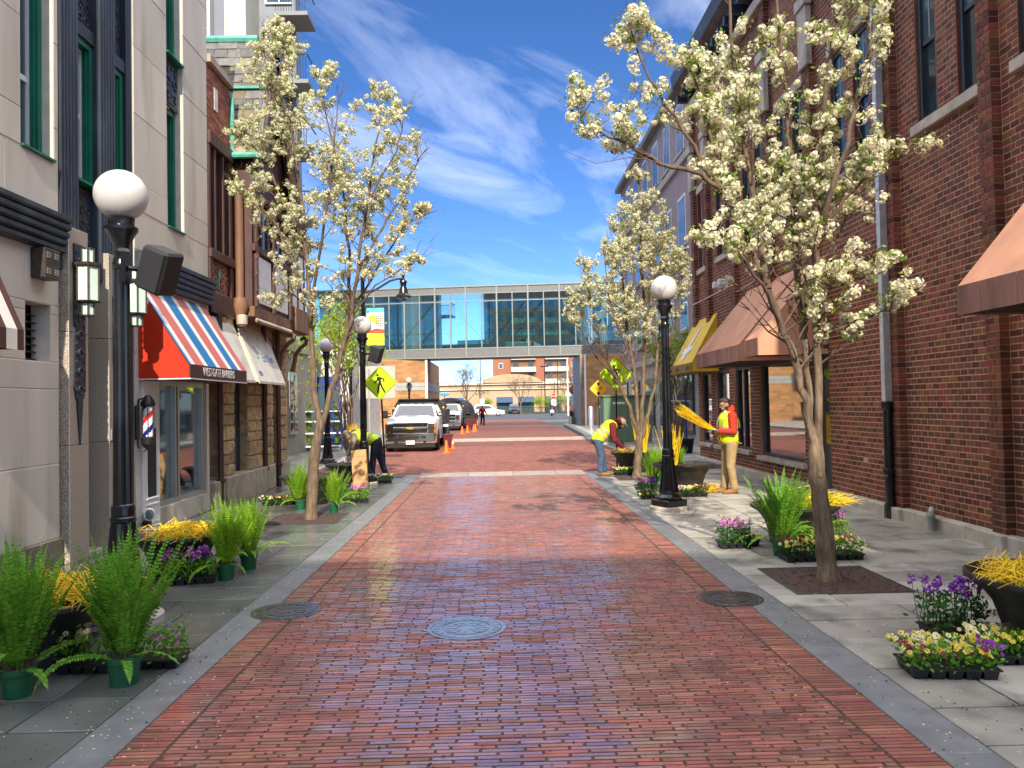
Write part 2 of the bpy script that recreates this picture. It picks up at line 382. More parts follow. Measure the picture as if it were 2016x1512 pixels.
mk('mauve', (.29, .225, .235), .8, var=.10, vs=2)
mk('grey_stone', (.36, .35, .32), .8, var=.1, vs=2)
mk('tower_cream', (.62, .57, .43), .7, var=.04)
mk('tower_blue', (.20, .215, .25), .35, var=.1, vs=.7)
mk('apt_brick', (.33, .13, .07), .85, var=.08, vs=2)
mk('peach', (.50, .33, .20), .85, var=.08, vs=.3)
mk('behind_brick', (.22, .13, .10), .85, var=.15, vs=1)
print('head done')
# ------------------------------------------------------------------ ground, brick street, kerbs, pavements
XL, XR = -4.88, 5.62                       # the two facades
RL, RR, KL, KR = -1.92, 2.05, -2.19, 2.33  # brick street and its flush kerb bands
def structure(name, mb_or_me, mats=None, **k):
    o = mb_or_me.build(name, mats, **k) if isinstance(mb_or_me, MB) else link(name, mb_or_me)
    o['kind'] = 'structure'; return o
def wetbrick(name, col, wet=1.0):
    """red paver with a thin film of water lying in patches: patches change only the gloss"""
    m = pm(name, col, .62, var=.20, vs=7, rnd=.30, hue=.014, bump=.28, bs=110, dirt=(.055, .030, .022), dscale=2.6, damt=.30)
    t = m.node_tree; n = t.nodes; b = n['Principled BSDF']; lk = t.links.new
    geo = n.new('ShaderNodeNewGeometry')
    x = n.new('ShaderNodeTexNoise'); x.inputs['Scale'].default_value = .55; x.inputs['Detail'].default_value = 3; lk(geo.outputs['Position'], x.inputs['Vector'])
    sp = n.new('ShaderNodeSeparateXYZ'); lk(geo.outputs['Position'], sp.inputs[0])
    ax = n.new('ShaderNodeMapRange'); lk(sp.outputs['X'], ax.inputs[0]); ax.inputs[1].default_value = 0.9; ax.inputs[2].default_value = 2.3; ax.inputs[3].default_value = .0; ax.inputs[4].default_value = -.34
    al = n.new('ShaderNodeMapRange'); lk(sp.outputs['X'], al.inputs[0]); al.inputs[1].default_value = -2.0; al.inputs[2].default_value = -1.0; al.inputs[3].default_value = -.16; al.inputs[4].default_value = 0
    oi = n.new('ShaderNodeObjectInfo')
    def add(p, q, op='ADD'):
        a = n.new('ShaderNodeMath'); a.operation = op
        for i, v in enumerate((p, q)):
            if isinstance(v, (int, float)): a.inputs[i].default_value = v
            else: lk(v, a.inputs[i])
        return a.outputs[0]
    rn = add(add(oi.outputs['Random'], geo.outputs['Random Per Island']), 3.7, 'MULTIPLY'); rn = add(rn, 0, 'FRACT')
    w = add(add(add(x.outputs['Fac'], ax.outputs[0]), al.outputs[0]), add(add(rn, -.5), .80, 'MULTIPLY'))
    mr = n.new('ShaderNodeMapRange'); lk(w, mr.inputs[0]); mr.inputs[1].default_value = .27; mr.inputs[2].default_value = .47; mr.inputs[3].default_value = .04; mr.inputs[4].default_value = wet
    lk(mr.outputs[0], b.inputs['Coat Weight']); b.inputs['Coat Roughness'].default_value = .14; b.inputs['Coat IOR'].default_value = 3.6
    return m
M['paver'] = wetbrick('paver', (.285, .100, .070))
M['paver_plain'] = pm('paver_plain', (.235, .076, .052), .75, var=.16, vs=6, rnd=.30, hue=.014, bump=.25, bs=90, coat=.12, coatr=.3)
M['paver_pale'] = pm('paver_pale', (.42, .32, .25), .8, var=.12, vs=5, rnd=.22)
mk('joint', (.075, .042, .032), .95, var=.5, vs=60, dirt=(.07, .075, .02), dscale=9, damt=.5)
mk('joint_grey', (.040, .036, .030), .95, var=.4, vs=50)
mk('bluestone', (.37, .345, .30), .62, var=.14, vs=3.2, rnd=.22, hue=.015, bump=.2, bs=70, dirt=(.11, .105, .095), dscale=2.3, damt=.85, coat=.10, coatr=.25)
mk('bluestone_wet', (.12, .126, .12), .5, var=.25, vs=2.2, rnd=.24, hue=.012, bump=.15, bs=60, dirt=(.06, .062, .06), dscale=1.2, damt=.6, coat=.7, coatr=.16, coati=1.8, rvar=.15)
mk('kerb_stone', (.175, .18, .19), .55, var=.18, vs=6, rnd=.12, bump=.2, bs=80, coat=.35, coatr=.2)
mk('band_conc', (.34, .30, .265), .85, var=.15, vs=5, rnd=.1, bump=.2, bs=60, dirt=(.25, .2, .17), dscale=3, damt=.5)
mk('road_far', (.27, .078, .050), .8, var=.2, vs=2)
structure('ground', MB().quad((-600, -200, -.09), (600, -200, -.09), (600, 1500, -.09), (-600, 1500, -.09)), M['ground'])
road = structure('road', MB().box(RL-.02, RR+.02, 2.0, 18.27, -.085, -.0055), M['joint'])
# pavers of the street, one by one; the 300 that show largest are objects, the rest one mesh
def paver_mesh(nm, L, D, mat, ins=.0035, t=.03):
    a, b = L/2, D/2
    return MB().add([(-a, -b, -t), (a, -b, -t), (a, b, -t), (-a, b, -t), (-a+ins, -b+ins, 0), (a-ins, -b+ins, 0), (a-ins, b-ins, 0), (-a+ins, b-ins, 0)],
                    [(4, 5, 6, 7), (0, 1, 5, 4), (1, 2, 6, 5), (2, 3, 7, 6), (3, 0, 4, 7)]).mesh(nm, mat)
rng = np.random.default_rng(5)
LB, PB = .222, .0375
rows = []
y = 2.4; r = 0
while y < 18.24:
    off = ((r % 2)*.5+rng.normal(0, .045))*LB
    x = RL+.004; rows.append((x+.11, y, .218))                       # border course along each kerb
    rows.append((RR-.004-.11, y, .218))
    x0, x1 = RL+.232, RR-.232
    x = x0-off
    while x < x1-.02:
        l = LB+rng.normal(0, .004); a, b_ = max(x, x0), min(x+l, x1)
        if b_-a > .05: rows.append(((a+b_)/2, y, b_-a-.009))
        x += l
    y += PB; r += 1
P = np.array(rows); n_ = len(P)
tilt = rng.normal(0, .013, (n_, 2)); dz = rng.normal(0, .0011, n_); yj = rng.normal(0, .0012, n_); rz_ = rng.normal(0, .006, n_)
sx_, sy_ = proj(np.c_[P[:, 0], P[:, 1], np.zeros(n_)])
inside = (sx_ > 15) & (sx_ < 2000) & (sy_ < 1500)
score = np.where(inside, P[:, 2]/P[:, 1]**3, 0); first = set(np.argsort(-score)[:300].tolist())
full = paver_mesh('brick', .214, PB-.0035, M['paver']); half = {}
def corners(i):
    L, D = P[i, 2]/2, (PB-.0035)/2; ins, t = .0035, .03
    c = np.array([(-L, -D, -t), (L, -D, -t), (L, D, -t), (-L, D, -t), (-L+ins, -D+ins, 0), (L-ins, -D+ins, 0), (L-ins, D-ins, 0), (-L+ins, D-ins, 0)])
    c[:, 2] += c[:, 0]*tilt[i, 0]*.25+c[:, 1]*tilt[i, 1]
    c[:, 0], c[:, 1] = c[:, 0]-c[:, 1]*rz_[i], c[:, 1]+c[:, 0]*rz_[i]
    return c+(P[i, 0], P[i, 1]+yj[i], dz[i])
QF = np.array([(4, 5, 6, 7), (0, 1, 5, 4), (1, 2, 6, 5), (2, 3, 7, 6), (3, 0, 4, 7)])
VV, FF, k = [], [], 0
for i in range(n_):
    if i in first:
        o = link('brick', full, road); o.location = (P[i, 0], P[i, 1]+yj[i], dz[i]); o.scale = (P[i, 2]/.214, 1, 1)
        o.rotation_euler = (tilt[i, 1], -tilt[i, 0]*.25, rz_[i])
    else: VV.append(corners(i)); FF.append(QF+8*k); k += 1
link('brick_field', npmesh('brick_field', np.concatenate(VV), np.concatenate(FF), M['paver']), road, 'stuff')
# threshold of concrete slabs, then the wider brick square
sq = structure('square', MB().box(-4.6, 4.2, 18.28, 84, -.085, -.012), M['road_far'])
sqm = M['road_far'].node_tree; b_ = sqm.nodes['Principled BSDF']; bt = sqm.nodes.new('ShaderNodeTexBrick'); g_ = sqm.nodes.new('ShaderNodeNewGeometry')
sqm.links.new(g_.outputs['Position'], bt.inputs['Vector']); bt.inputs['Scale'].default_value = 1.0; bt.inputs['Brick Width'].default_value = .42; bt.inputs['Row Height'].default_value = .22; bt.inputs['Mortar Size'].default_value = .018
bt.inputs['Color1'].default_value = (.22, .068, .044, 1); bt.inputs['Color2'].default_value = (.16, .046, .032, 1); bt.inputs['Mortar'].default_value = (.12, .06, .045, 1); sqm.links.new(bt.outputs[0], b_.inputs['Base Color'])
x = RL-.02
while x < RR-.1:
    l = min(rng.uniform(1.0, 1.25), RR+.02-x); MB().cbox(x+.004, x+l-.004, 18.285, 19.28, -.05, .006, .006).build('threshold_slab', M['band_conc'], sq); x += l
VV, FF, k = [], [], 0; row = 0; y = 19.36
while y < 31:
    x = -4.55-(row % 2)*.105
    while x < 4.16:
        c = np.array([(-.1, -.05, -.03), (.1, -.05, -.03), (.1, .05, -.03), (-.1, .05, -.03), (-.096, -.046, 0), (.096, -.046, 0), (.096, .046, 0), (-.096, .046, 0)])
        tx, ty = rng.normal(0, .008, 2); c[:, 2] += c[:, 0]*tx*.5+c[:, 1]*ty
        VV.append(c+(x+.1, y, rng.normal(0, .001))); FF.append(QF+8*k); k += 1; x += .21
    y += .109; row += 1
link('brick_field', npmesh('brick_field', np.concatenate(VV), np.concatenate(FF), M['paver_plain']), sq, 'stuff')
VV, FF, k = [], [], 0; y = 35.4; row = 0      # pale crossing of cream pavers
while y < 38.4:
    x = -4.5-(row % 2)*.15
    while x < 4.1:
        c = np.array([(-.145, -.095, -.03), (.145, -.095, -.03), (.145, .095, -.03), (-.145, .095, -.03), (-.14, -.09, 0), (.14, -.09, 0), (.14, .09, 0), (-.14, .09, 0)])
        VV.append(c+(x+.15, y, 0)); FF.append(QF+8*k); k += 1; x += .305
    y += .205; row += 1
link('crossing', npmesh('crossing', np.concatenate(VV), np.concatenate(FF), M['paver_pale']), sq, 'stuff')
structure('cross_street', MB().box(-200, 200, 84.02, 128, -.085, -.006), M['asphalt'])
structure('parking_lot', MB().box(-200, 200, 128.02, 330, -.085, .02), M['asphalt'])
# kerb bands and pavement slabs
def pavement(name, x0, x1, y0, y1, mat, kx0, kx1, cuts):
    s = structure(name, MB().box(min(x0, kx0), max(x1, kx1), y0, y1, -.085, -.008), M['joint_grey'])
    y = y0
    while y < y1-.05:
        l = min(rng.uniform(1.1, 1.7), y1-y); MB().cbox(kx0+.003, kx1-.003, y+.003, y+l-.003, -.04, rng.normal(.001, .0008), .004).build('kerb_stone', M['kerb_stone'], s); y += l
    bands = list(zip([x0]+cuts, cuts+[x1]))
    for a, b in bands:
        y = y0+rng.uniform(0, .25)-.25
        while y < y1-.02:
            h = rng.choice([.38, .46, .62]); y2 = min(y+h, y1); x = a; ya = max(y, y0)
            if y2-ya < .05: y = y2; continue
            while x < b-.01:
                l = rng.choice([.5, .7, .9, 1.1]); x2 = x+l
                if b-x2 < .3: x2 = b
                MB().cbox(x+.008, x2-.008, ya+.008, y2-.008, -.04, rng.normal(0, .0012), .004).build('paving_slab', mat, s); x = x2
            y = y2
    return s
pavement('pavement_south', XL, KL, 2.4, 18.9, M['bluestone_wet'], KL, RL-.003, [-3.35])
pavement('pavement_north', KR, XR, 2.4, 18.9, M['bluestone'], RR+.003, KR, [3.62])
def plain_walk(name, poly, mat, h=.0):
    return structure(name, MB().prism(poly, 'z', -.085, h), mat)
plain_walk('pavement_far_south', [(-14, 18.92), (-4.62, 18.92), (-4.62, 80), (-14, 80)], M['bluestone'], .10)
# the pavement across the street bulges out with a rounded kerb
kp = [(4.22, 19.0), (4.22, 34), (4.6, 39), (5.0, 50), (5.2, 57)]+[(5.2+6*(1-math.cos(a)), 57+6*math.sin(a)) for a in np.linspace(.15, 1.5, 8)]
plain_walk('pavement_far_north', kp+[(40, 63), (40, 18.92), (5.7, 18.92)], M['bluestone'], .10)
kb = MB()
for a, b in zip(kp[:-1], kp[1:]):
    d = Vector((b[0]-a[0], b[1]-a[1])).normalized(); nx = Vector((-d.y, d.x))*.3
    kb.add([(a[0], a[1], -.05), (b[0], b[1], -.05), (b[0]+nx.x, b[1]+nx.y, -.05), (a[0]+nx.x, a[1]+nx.y, -.05),
            (a[0], a[1], .125), (b[0], b[1], .125), (b[0]+nx.x, b[1]+nx.y, .104), (a[0]+nx.x, a[1]+nx.y, .104)], [(4, 5, 6, 7), (0, 1, 5, 4), (2, 3, 7, 6)])
structure('kerb', kb, M['kerb_stone'])

# manholes, drains
def manhole(c, label, r=.31, wet=False):
    im = M['iron_wet'] if wet else M['iron']
    t = thing('manhole_cover', label, 'manhole cover', (c[0], c[1], 0), 0, 'iron covers in the street')
    mb = MB().lathe([(r, -.03), (r, .004), (r*.9, .004), (r*.9, -.003), (r*.87, -.003), (r*.87, .005), (r*.62, .005), (r*.62, .001), (r*.57, .001), (r*.57, .005), (.0, .005)], n=36)
    mb.build('frame_ring', im, t, world=False, smooth=30)
    tr = MB()
    for ring, nn in ((.76, 22), (.45, 14), (.28, 8)):
        for j in range(nn):
            a = 2*math.pi*j/nn; q = Vector((math.cos(a), math.sin(a), 0)); w = Vector((-math.sin(a), math.cos(a), 0)); p = q*r*ring
            b = [p-q*.022-w*.02, p+q*.022-w*.02, p+q*.022+w*.02, p-q*.022+w*.02]
            tr.add([(v.x, v.y, .004) for v in b]+[(v.x*.99, v.y*.99, .0072) for v in b], [(4, 5, 6, 7), (0, 1, 5, 4), (1, 2, 6, 5), (2, 3, 7, 6), (3, 0, 4, 7)])
    tr.build('tread', im, t, world=False); return t
manhole((-.27, 5.90), 'round iron manhole cover lying wet and shiny in the middle of the brick street', .30, True)
manhole((-1.80, 6.52), 'dark round manhole cover crossing the kerb beside the ferns and wet pavement', .29)
manhole((1.95, 6.58), 'dark round manhole cover crossing the kerb on the tree grate side', .28)
def drain(x0, x1, y0, y1, label):
    t = thing('drain_grate', label, 'drain grate', ((x0+x1)/2, (y0+y1)/2, 0))
    mb = MB().box(x0, x1, y0, y1, .001, .004); mb.build('frame', M['dark_void'], t)
    k = 14
    for i in range(k):
        a = x0+(x1-x0)*(i+.2)/k; MB().box(a, a+(x1-x0)*.55/k, y0+.03, y1-.03, .004, .012).build('bar', M['iron'], t)
drain(-3.3, -2.3, 18.2, 18.75, 'iron drain grate in the pavement corner by the silver truck')
drain(2.45, 3.0, 18.25, 18.7, 'iron drain grate at the boots of the stooping worker in jeans')
# fallen petals and bits of debris
def scatter(name, n, size, mat, fn, thick=.002, seed=1):
    g = np.random.default_rng(seed); V = np.zeros((n, 5, 3)); 
    for i in range(n):
        x, y = fn(g); s = size*g.uniform(.5, 1.4); a = g.uniform(0, 6.28)
        ang = a+np.array([0, 1.57, 3.14, 4.71]); rr = s*g.uniform(.5, 1.0, 4)
        V[i, :4, 0] = x+np.cos(ang)*rr; V[i, :4, 1] = y+np.sin(ang)*rr; V[i, :4, 2] = .003; V[i, 4] = (x, y, .003+thick*g.uniform(.6, 1.6))
    F = (np.array([(0, 1, 4), (1, 2, 4), (2, 3, 4), (3, 0, 4)])[None]+5*np.arange(n)[:, None, None]).reshape(-1, 3)
    o = link(name, npmesh(name, V.reshape(-1, 3), F, mat)); o['kind'] = 'stuff'; return o
def f_all(g):
    y = 2.8+13*g.random()**1.6; return g.uniform(-4.6, 5.4), y
def f_edge(g):
    y = 2.8+9*g.random()**1.7; s = g.random()
    if s < .42: return g.normal(-2.05, .28), y
    if s < .75: return g.normal(2.3, .5), y
    return g.uniform(2.6, 5.2), y
scatter('fallen_petals', 1100, .0085, M['petal_white'], f_edge, .002, 2)
scatter('fallen_petals', 220, .009, M['leaf_spring'], f_edge, .003, 3)
scatter('debris', 2300, .0085, M['soil'], f_all, .004, 4)
# ------------------------------------------------------------------ the south side: limestone block, tudor house, tower
def free_rows(y0, y1, z0, z1, openings, rowh, zoff=0.0):
    """rows of [z0,z1] with the free y-intervals that the openings leave"""
    zs = {z0, z1}
    z = z0+zoff
    while z < z1: 
        if z > z0+.05 and z < z1-.05: zs.add(round(z, 4))
        z += rowh
    for o in openings:
        for e in (o[2], o[3]):
            if z0 < e < z1: zs.add(round(e, 4))
    zs = sorted(zs); out = []
    for a, b in zip(zs[:-1], zs[1:]):
        if b-a < .004: continue
        iv = [(y0, y1)]
        for o in openings:
            if o[2] < b-.002 and o[3] > a+.002:
                nv = []
                for p, q in iv:
                    if o[0] > p+.002: nv.append((p, min(q, o[0])))
                    if o[1] < q-.002: nv.append((max(p, o[1]), q))
                iv = [t for t in nv if t[1]-t[0] > .01]
        out.append((a, b, iv))
    return out
lime = thing('limestone_building', 'grey limestone building with black metal portal and green window frames', 'building', (XL-3, 8.9, 0))
def stone_blocks(parent, X, th, y0, y1, z0, z1, ops, rowh, bw, mat, g=.005, name='stone_block', jit=.002, seed=1):
    gr = np.random.default_rng(seed)
    for r, (a, b, iv) in enumerate(free_rows(y0, y1, z0, z1, ops, rowh)):
        for p, q in iv:
            y = p; L0 = bw*(.5 if r % 2 else 1)
            while y < q-.01:
                e = y+L0; L0 = bw
                if q-e < bw*.35: e = q
                j = gr.normal(0, jit); MB().cbox(X-th, X+j, y+g, e-g, a+g, b-g, .006).build(name, mat, parent); y = e
    return parent
opsA = [(7.98, 8.57, 4.47, 9.0), (8.05, 8.50, 2.25, 2.87)]
opsB = [(11.52, 12.12, 4.45, 9.7), (10.60, 13.12, .30, 2.16)]
stone_blocks(lime, XL, .22, 5.2, 8.66, .31, 3.46, opsA, .82, 1.15, M['limestone'])
stone_blocks(lime, XL, .22, 5.2, 8.66, 3.90, 9.6, opsA, .96, 1.25, M['limestone'], seed=2)
stone_blocks(lime, XL, .22, 10.46, 13.12, .0, 3.46, opsB, .82, 1.2, M['limestone'], seed=3)
stone_blocks(lime, XL, .22, 10.46, 13.12, 3.90, 9.6, opsB, .93, 1.3, M['limestone'], seed=4)
back = MB()
for (y0, y1, z0, z1, ops) in ((2.2, 8.66, 0, 9.6, opsA), (10.46, 13.12, 0, 9.6, opsB)):
    for a, b, iv in free_rows(y0, y1, z0, z1, ops, 20):
        for p, q in iv: back.box(XL-.215, XL-.006, p, q, a, b)
back.build('mortar_bed', M['mortar_pale'], lime)
MB().box(XL-9, XL-.9, 2.2, 13.12, 0, 9.6).box(XL-9, XL-.1, 2.2, 13.12, 9.6, 9.75).build('inner_wall', M['base_granite'], lime)
MB().cbox(XL-.2, XL+.03, 2.2, 6.9, 0, .31, .006).cbox(XL-.2, XL+.03, 6.905, 8.66, 0, .31, .006).build('plinth', M['base_granite'], lime)
def stepped(y0, y1, z0, z1, parent):      # black ribbed belt course
    mb = MB(); prof = []; n = 5; h = (z1-z0)/n
    for i in range(n):
        a = z0+i*h; o = .06+.02*i
        prof += [(XL+o, a), (XL+o+.035, a+h*.25), (XL+o+.035, a+h*.75), (XL+o, a+h*.98)]
    poly = [(XL-.1, z0)]+prof+[(XL-.1, z1)]
    vs = [(x, y0, z) for x, z in poly]+[(x, y1, z) for x, z in poly]; k = len(poly)
    mb.add(vs, [tuple(range(k)), tuple(range(k, 2*k))[::-1]]+[(i, k+i, k+(i+1) % k, (i+1) % k) for i in range(k)])
    mb.build('belt_course', M['black_metal'], parent)
stepped(2.2, 8.64, 3.46, 3.88, lime); stepped(10.48, 13.10, 3.46, 3.88, lime)
def lwindow(parent, y0, y1, z0, z1, dep=.13, sash_z=None, gm='green_frame', X=XL):
    """window of the south side: deep coloured frame, white sash, pane, sill"""
    a, b = X-dep-.13, X-dep
    f = MB()
    f.box(a, b, y0, y0+.07, z0, z1).box(a, b, y1-.07, y1, z0, z1).box(a, b, y0+.07, y1-.07, z1-.08, z1).box(a, b, y0+.07, y1-.07, z0, z0+.05)
    f.box(a+.09, b-.03, y1-.10, y1-.07, z0+.05, z1-.08); f.box(a+.09, b-.03, y0+.07, y0+.10, z0+.05, z1-.08)
    w = f.build('window', M[gm], parent)
    zm = (z0+z1)/2 if sash_z is None else sash_z
    s = MB(); c0, c1 = a-.005, a+.04
    s.box(c0, c1, y0+.075, y0+.115, z0+.05, z1-.08).box(c0, c1, y1-.115, y1-.075, z0+.05, z1-.08).box(c0, c1, y0+.115, y1-.115, zm-.03, zm+.03).box(c0, c1, y0+.115, y1-.115, z0+.05, z0+.10).box(c0, c1, y0+.115, y1-.115, z1-.13, z1-.08)
    s.build('sash', M['white_paint'], w); MB().box(a+.005, a+.015, y0+.11, y1-.11, z0+.1, z1-.12).build('pane', M['glass_blue'], w)
    MB().prism([(X-.22, z0-.035), (X+.05, z0-.055), (X+.05, z0-.03), (X-.22, z0)], 'y', y0-.02, y1+.02).build('sill', M[gm], w) if False else MB().box(X-.21, X+.03, y0+.002, y1-.002, z0-.03, z0-.004).build('sill', M[gm], w)
    return w
lwindow(lime, 7.98, 8.57, 4.50, 7.0, sash_z=5.35)
lwindow(lime, 11.52, 12.12, 4.47, 6.36, sash_z=5.5); lwindow(lime, 11.52, 12.12, 7.12, 9.6)
def relief(name, X, y0, y1, z0, z1, parent, nx, nz, amp=.02, seed=3):
    """cast metal panel with swirling raised ornament"""
    g = np.random.default_rng(seed); mb = MB().box(X-.06, X, y0, y1, z0, z1)
    w, h = (y1-y0), (z1-z0)
    for i in range(nz):
        for j in range(nx):
            cy = y0+w*(j+.5)/nx; cz = z0+h*(i+.5)/nz; s = min(w/nx, h/nz)*.42
            pts = [(X+amp*.3, cy+s*(1-t*.14)*math.cos(t+(i+j) % 2*3.14)*(1 if j % 2 else -1), cz+s*(1-t*.14)*math.sin(t)) for t in np.linspace(0, 5.6, 12)]
            mb.tube(pts, [s*.16*(1-k*.05) for k in range(12)], 5)
            mb.ball((X+amp*.2, cy+s*.5, cz-s*.5), s*.3, 6, 4, sc=(.6, 1, 1.5)); mb.ball((X+amp*.2, cy-s*.55, cz+s*.55), s*.26, 6, 4, sc=(.6, 1.4, .8))
    return mb.build(name, M['black_metal'], parent, smooth=40)
MB().box(XL-.11, XL-.08, 11.53, 12.11, 6.37, 7.10).build('spandrel', M['black_metal'], lime); relief('ornament_panel', XL-.07, 11.56, 12.08, 6.42, 7.05, lime, 2, 3)
def fluted(y0, y1, z0, z1, X, parent, n=6, name='fluted_pier', dep=.3):
    mb = MB().box(X-dep, X-.03, y0, y1, z0, z1); w = (y1-y0)/n
    for i in range(n): mb.cbox(X-.035, X, y0+w*i+w*.12, y0+w*(i+1)-w*.12, z0, z1, .012)
    return mb.build(name, M['black_metal'], parent)
fluted(8.665, 9.06, 3.3, 9.6, XL+.02, lime); fluted(9.53, 9.94, 3.3, 9.6, XL+.02, lime)
fluted(10.30, 10.46, 0, 9.6, XL-.02, lime, 3)
for k, (a, b) in enumerate(((9.06, 9.53), (9.94, 10.30))):
    lwindow(lime, a+.002, b-.002, 4.46, 6.22, dep=.05, sash_z=5.3, X=XL-.02); relief('ornament_panel', XL-.10, a+.01, b-.01, 3.35, 4.40, lime, 3, 6, seed=5+k)
    MB().box(XL-.16, XL-.04, a+.003, b-.003, 6.22, 6.38).build('window_hood', M['black_metal'], lime); relief('ornament_panel', XL-.10, a+.01, b-.01, 6.4, 7.4, lime, 3, 6, seed=9+k)
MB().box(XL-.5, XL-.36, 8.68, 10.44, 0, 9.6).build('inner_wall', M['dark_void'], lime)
for (y0, y1, zt) in ((8.70, 9.12, 3.80), (9.59, 10.02, 3.66)):
    p = MB().cbox(XL-.33, XL+.08, y0, y1, 0, 1.32, .006).cbox(XL-.33, XL+.08, y0, y1, 1.325, 2.6, .006).cbox(XL-.33, XL+.08, y0, y1, 2.605, zt, .006).build('pilaster', M['granite'], lime)
    MB().box(XL+.079, XL+.084, y0-.001, y0+.012, 0, zt).build('edge_strip', M['off_white'], p)
    cy = (y0+y1)/2; st = [(.115, 3.62), (.115, 1.95), (.085, 1.95), (.085, 1.85), (.055, 1.85), (.055, 1.76), (0.0, 1.32)]
    poly = [(cy-a, z) for a, z in st]+[(cy+a, z) for a, z in st[-2::-1]]
    o = MB(); nP = len(poly); o.add([(XL+.078, a, z) for a, z in poly]+[(XL+.10, a, z) for a, z in poly], [tuple(range(nP, 2*nP))]+[(i, (i+1) % nP, nP+(i+1) % nP, nP+i) for i in range(nP)])
    for i in range(16):
        z = 1.95+i*.105
        for s in (-1, 1): o.ball((XL+.10, cy+s*.085, z), .022, 6, 4, sc=(.7, 1, 1.4)); 
        if i % 2 == 0: o.tube([(XL+.102, cy+.05*math.cos(t), z+.045*math.sin(t)) for t in np.linspace(0, 6.0, 9)], .012, 5)
    o.build('ornament_strip', M['black_metal'], lime, smooth=40)
d_ = MB().box(XL-.34, XL-.30, 9.12, 9.59, 0, 3.3); d_.build('door', M['black_metal'], lime)
MB().box(XL-.30, XL-.285, 9.17, 9.54, .15, 1.0).box(XL-.30, XL-.285, 9.17, 9.54, 1.2, 2.05).box(XL-.30, XL-.27, 9.12, 9.59, 2.12, 2.22).build('door_panel', M['black_metal'], lime)
MB().box(XL-.3, XL+.05, 9.121, 9.589, -.01, .04).build('doorstep', M['concrete'], lime)
MB().box(XL+.08, XL+.10, 9.62, 9.70, 1.34, 1.48).build('keypad', M['aluminium'], lime); 
kp_ = MB()
for i in range(3):
    for j in range(3): kp_.box(XL+.10, XL+.104, 9.632+i*.022, 9.646+i*.022, 1.36+j*.03, 1.38+j*.03)
kp_.build('keypad_buttons', M['dark_void'], lime)
MB().box(XL-.36, XL-.30, 8.04, 8.51, 2.24, 2.88).build('vent_recess', M['dark_void'], lime)
vs_ = MB()
for i in range(7): vs_.prism([(XL-.24, 2.3+i*.08), (XL-.16, 2.27+i*.08), (XL-.155, 2.28+i*.08), (XL-.235, 2.31+i*.08)], 'y', 8.055, 8.495)
vs_.build('vent_slats', M['black_metal'], lime)
# louvred box on the wall
lb = thing('wall_louvre_box', 'small bronze louvred box fixed to the limestone above the dark vent', 'wall box', (XL, 8.3, 3.1))
MB().cbox(XL+.001, XL+.16, 8.13, 8.40, 3.12, 3.44, .008).build('housing', M['bronze'], lb)
for c in (8.19, 8.33):
    for z in (3.17, 3.34):
        for k in range(3): MB().box(XL+.16, XL+.168, c-.035, c+.035, z+k*.022, z+k*.022+.012).build('louvre', M['aluminium'], lb)
# wall lanterns
def lantern(y, label):
    t = thing('wall_lantern', label, 'wall lantern', (XL+.245, y, 3.15), 0, 'art deco lanterns on the portal')
    def body(nm, r, z0, z1):
        f = MB()
        for k in range(6):
            a = 2*math.pi*(k+.5)/6; f.cyl((r*math.cos(a), r*math.sin(a), z0), (r*math.cos(a), r*math.sin(a), z1), .011, n=5)
        for z in (z0, z1): f.lathe([(r*1.02, z-.009), (r*1.02, z+.009)], n=6)
        f.xf(Matrix.Rotation(math.pi/6, 4, 'Z')); f.build('cage', M['bronze'], t, world=False)
        for k in range(6):
            a0, a1 = 2*math.pi*k/6, 2*math.pi*(k+1)/6; q = r*.94
            g = MB().quad((q*math.cos(a0), q*math.sin(a0), z0+.008), (q*math.cos(a1), q*math.sin(a1), z0+.008), (q*math.cos(a1), q*math.sin(a1), z1-.008), (q*math.cos(a0), q*math.sin(a0), z1-.008))
            g.build('pane', M['lantern_glass'], t, world=False)
        MB().lathe([(r*.8, z0+.01), (r*.8, z1-.01)], n=6).build('inner_core', M['lantern_glass'], t, world=False)
    body('main', .125, -.20, .20); body('top', .070, .235, .40); body('bottom', .070, -.36, -.215)
    MB().lathe([(.15, .20), (.155, .235)], n=6).box(-.165, -.10, -.02, .02, .18, .25).build('collar', M['bronze'], t, world=False)
    MB().lathe([(.03, -.215), (.14, -.20)], n=6).build('base_ring', M['bronze'], t, world=False)
    return t
lantern(8.80, 'pale green glass wall lantern on the portal pilaster nearer the striped brown awning')
lantern(9.98, 'pale green glass wall lantern half hidden behind the lamp post speaker')
# awnings
def awn_poly(mb, pts, th=.012): 
    """thin panel with thickness from a planar quad"""
    a, b, c, d = [Vector(p) for p in pts]; n = (b-a).cross(d-a).normalized()*th
    vs = [a, b, c, d, a-n, b-n, c-n, d-n]; mb.add(vs, [(0, 1, 2, 3), (7, 6, 5, 4), (0, 4, 5, 1), (1, 5, 6, 2), (2, 6, 7, 3), (3, 7, 4, 0)]); return mb
bw_ = thing('awning', 'brown and white striped awning on the limestone wall beneath the louvred box', 'awning', (XL, 6.0, 2.35))
xf_, y_e = XL+.42, 7.33; k = 0; yy = y_e
wd = [.10, .16, .14, .17, .14, .17, .14, .17, .14, .17, .14, .17, .14, .17, .14]
for w_ in wd:
    m_ = M['awn_brown'] if k % 2 == 0 else M['awn_white']
    awn_poly(MB(), [(xf_, yy-w_, 2.48), (xf_, yy, 2.48), (XL+.01, yy, 3.44), (XL+.01, yy-w_, 3.44)]).build('stripe', m_, bw_)
    MB().box(xf_-.012, xf_, yy-w_, yy, 2.29, 2.478).build('valance_strip', m_, bw_); yy -= w_; k += 1
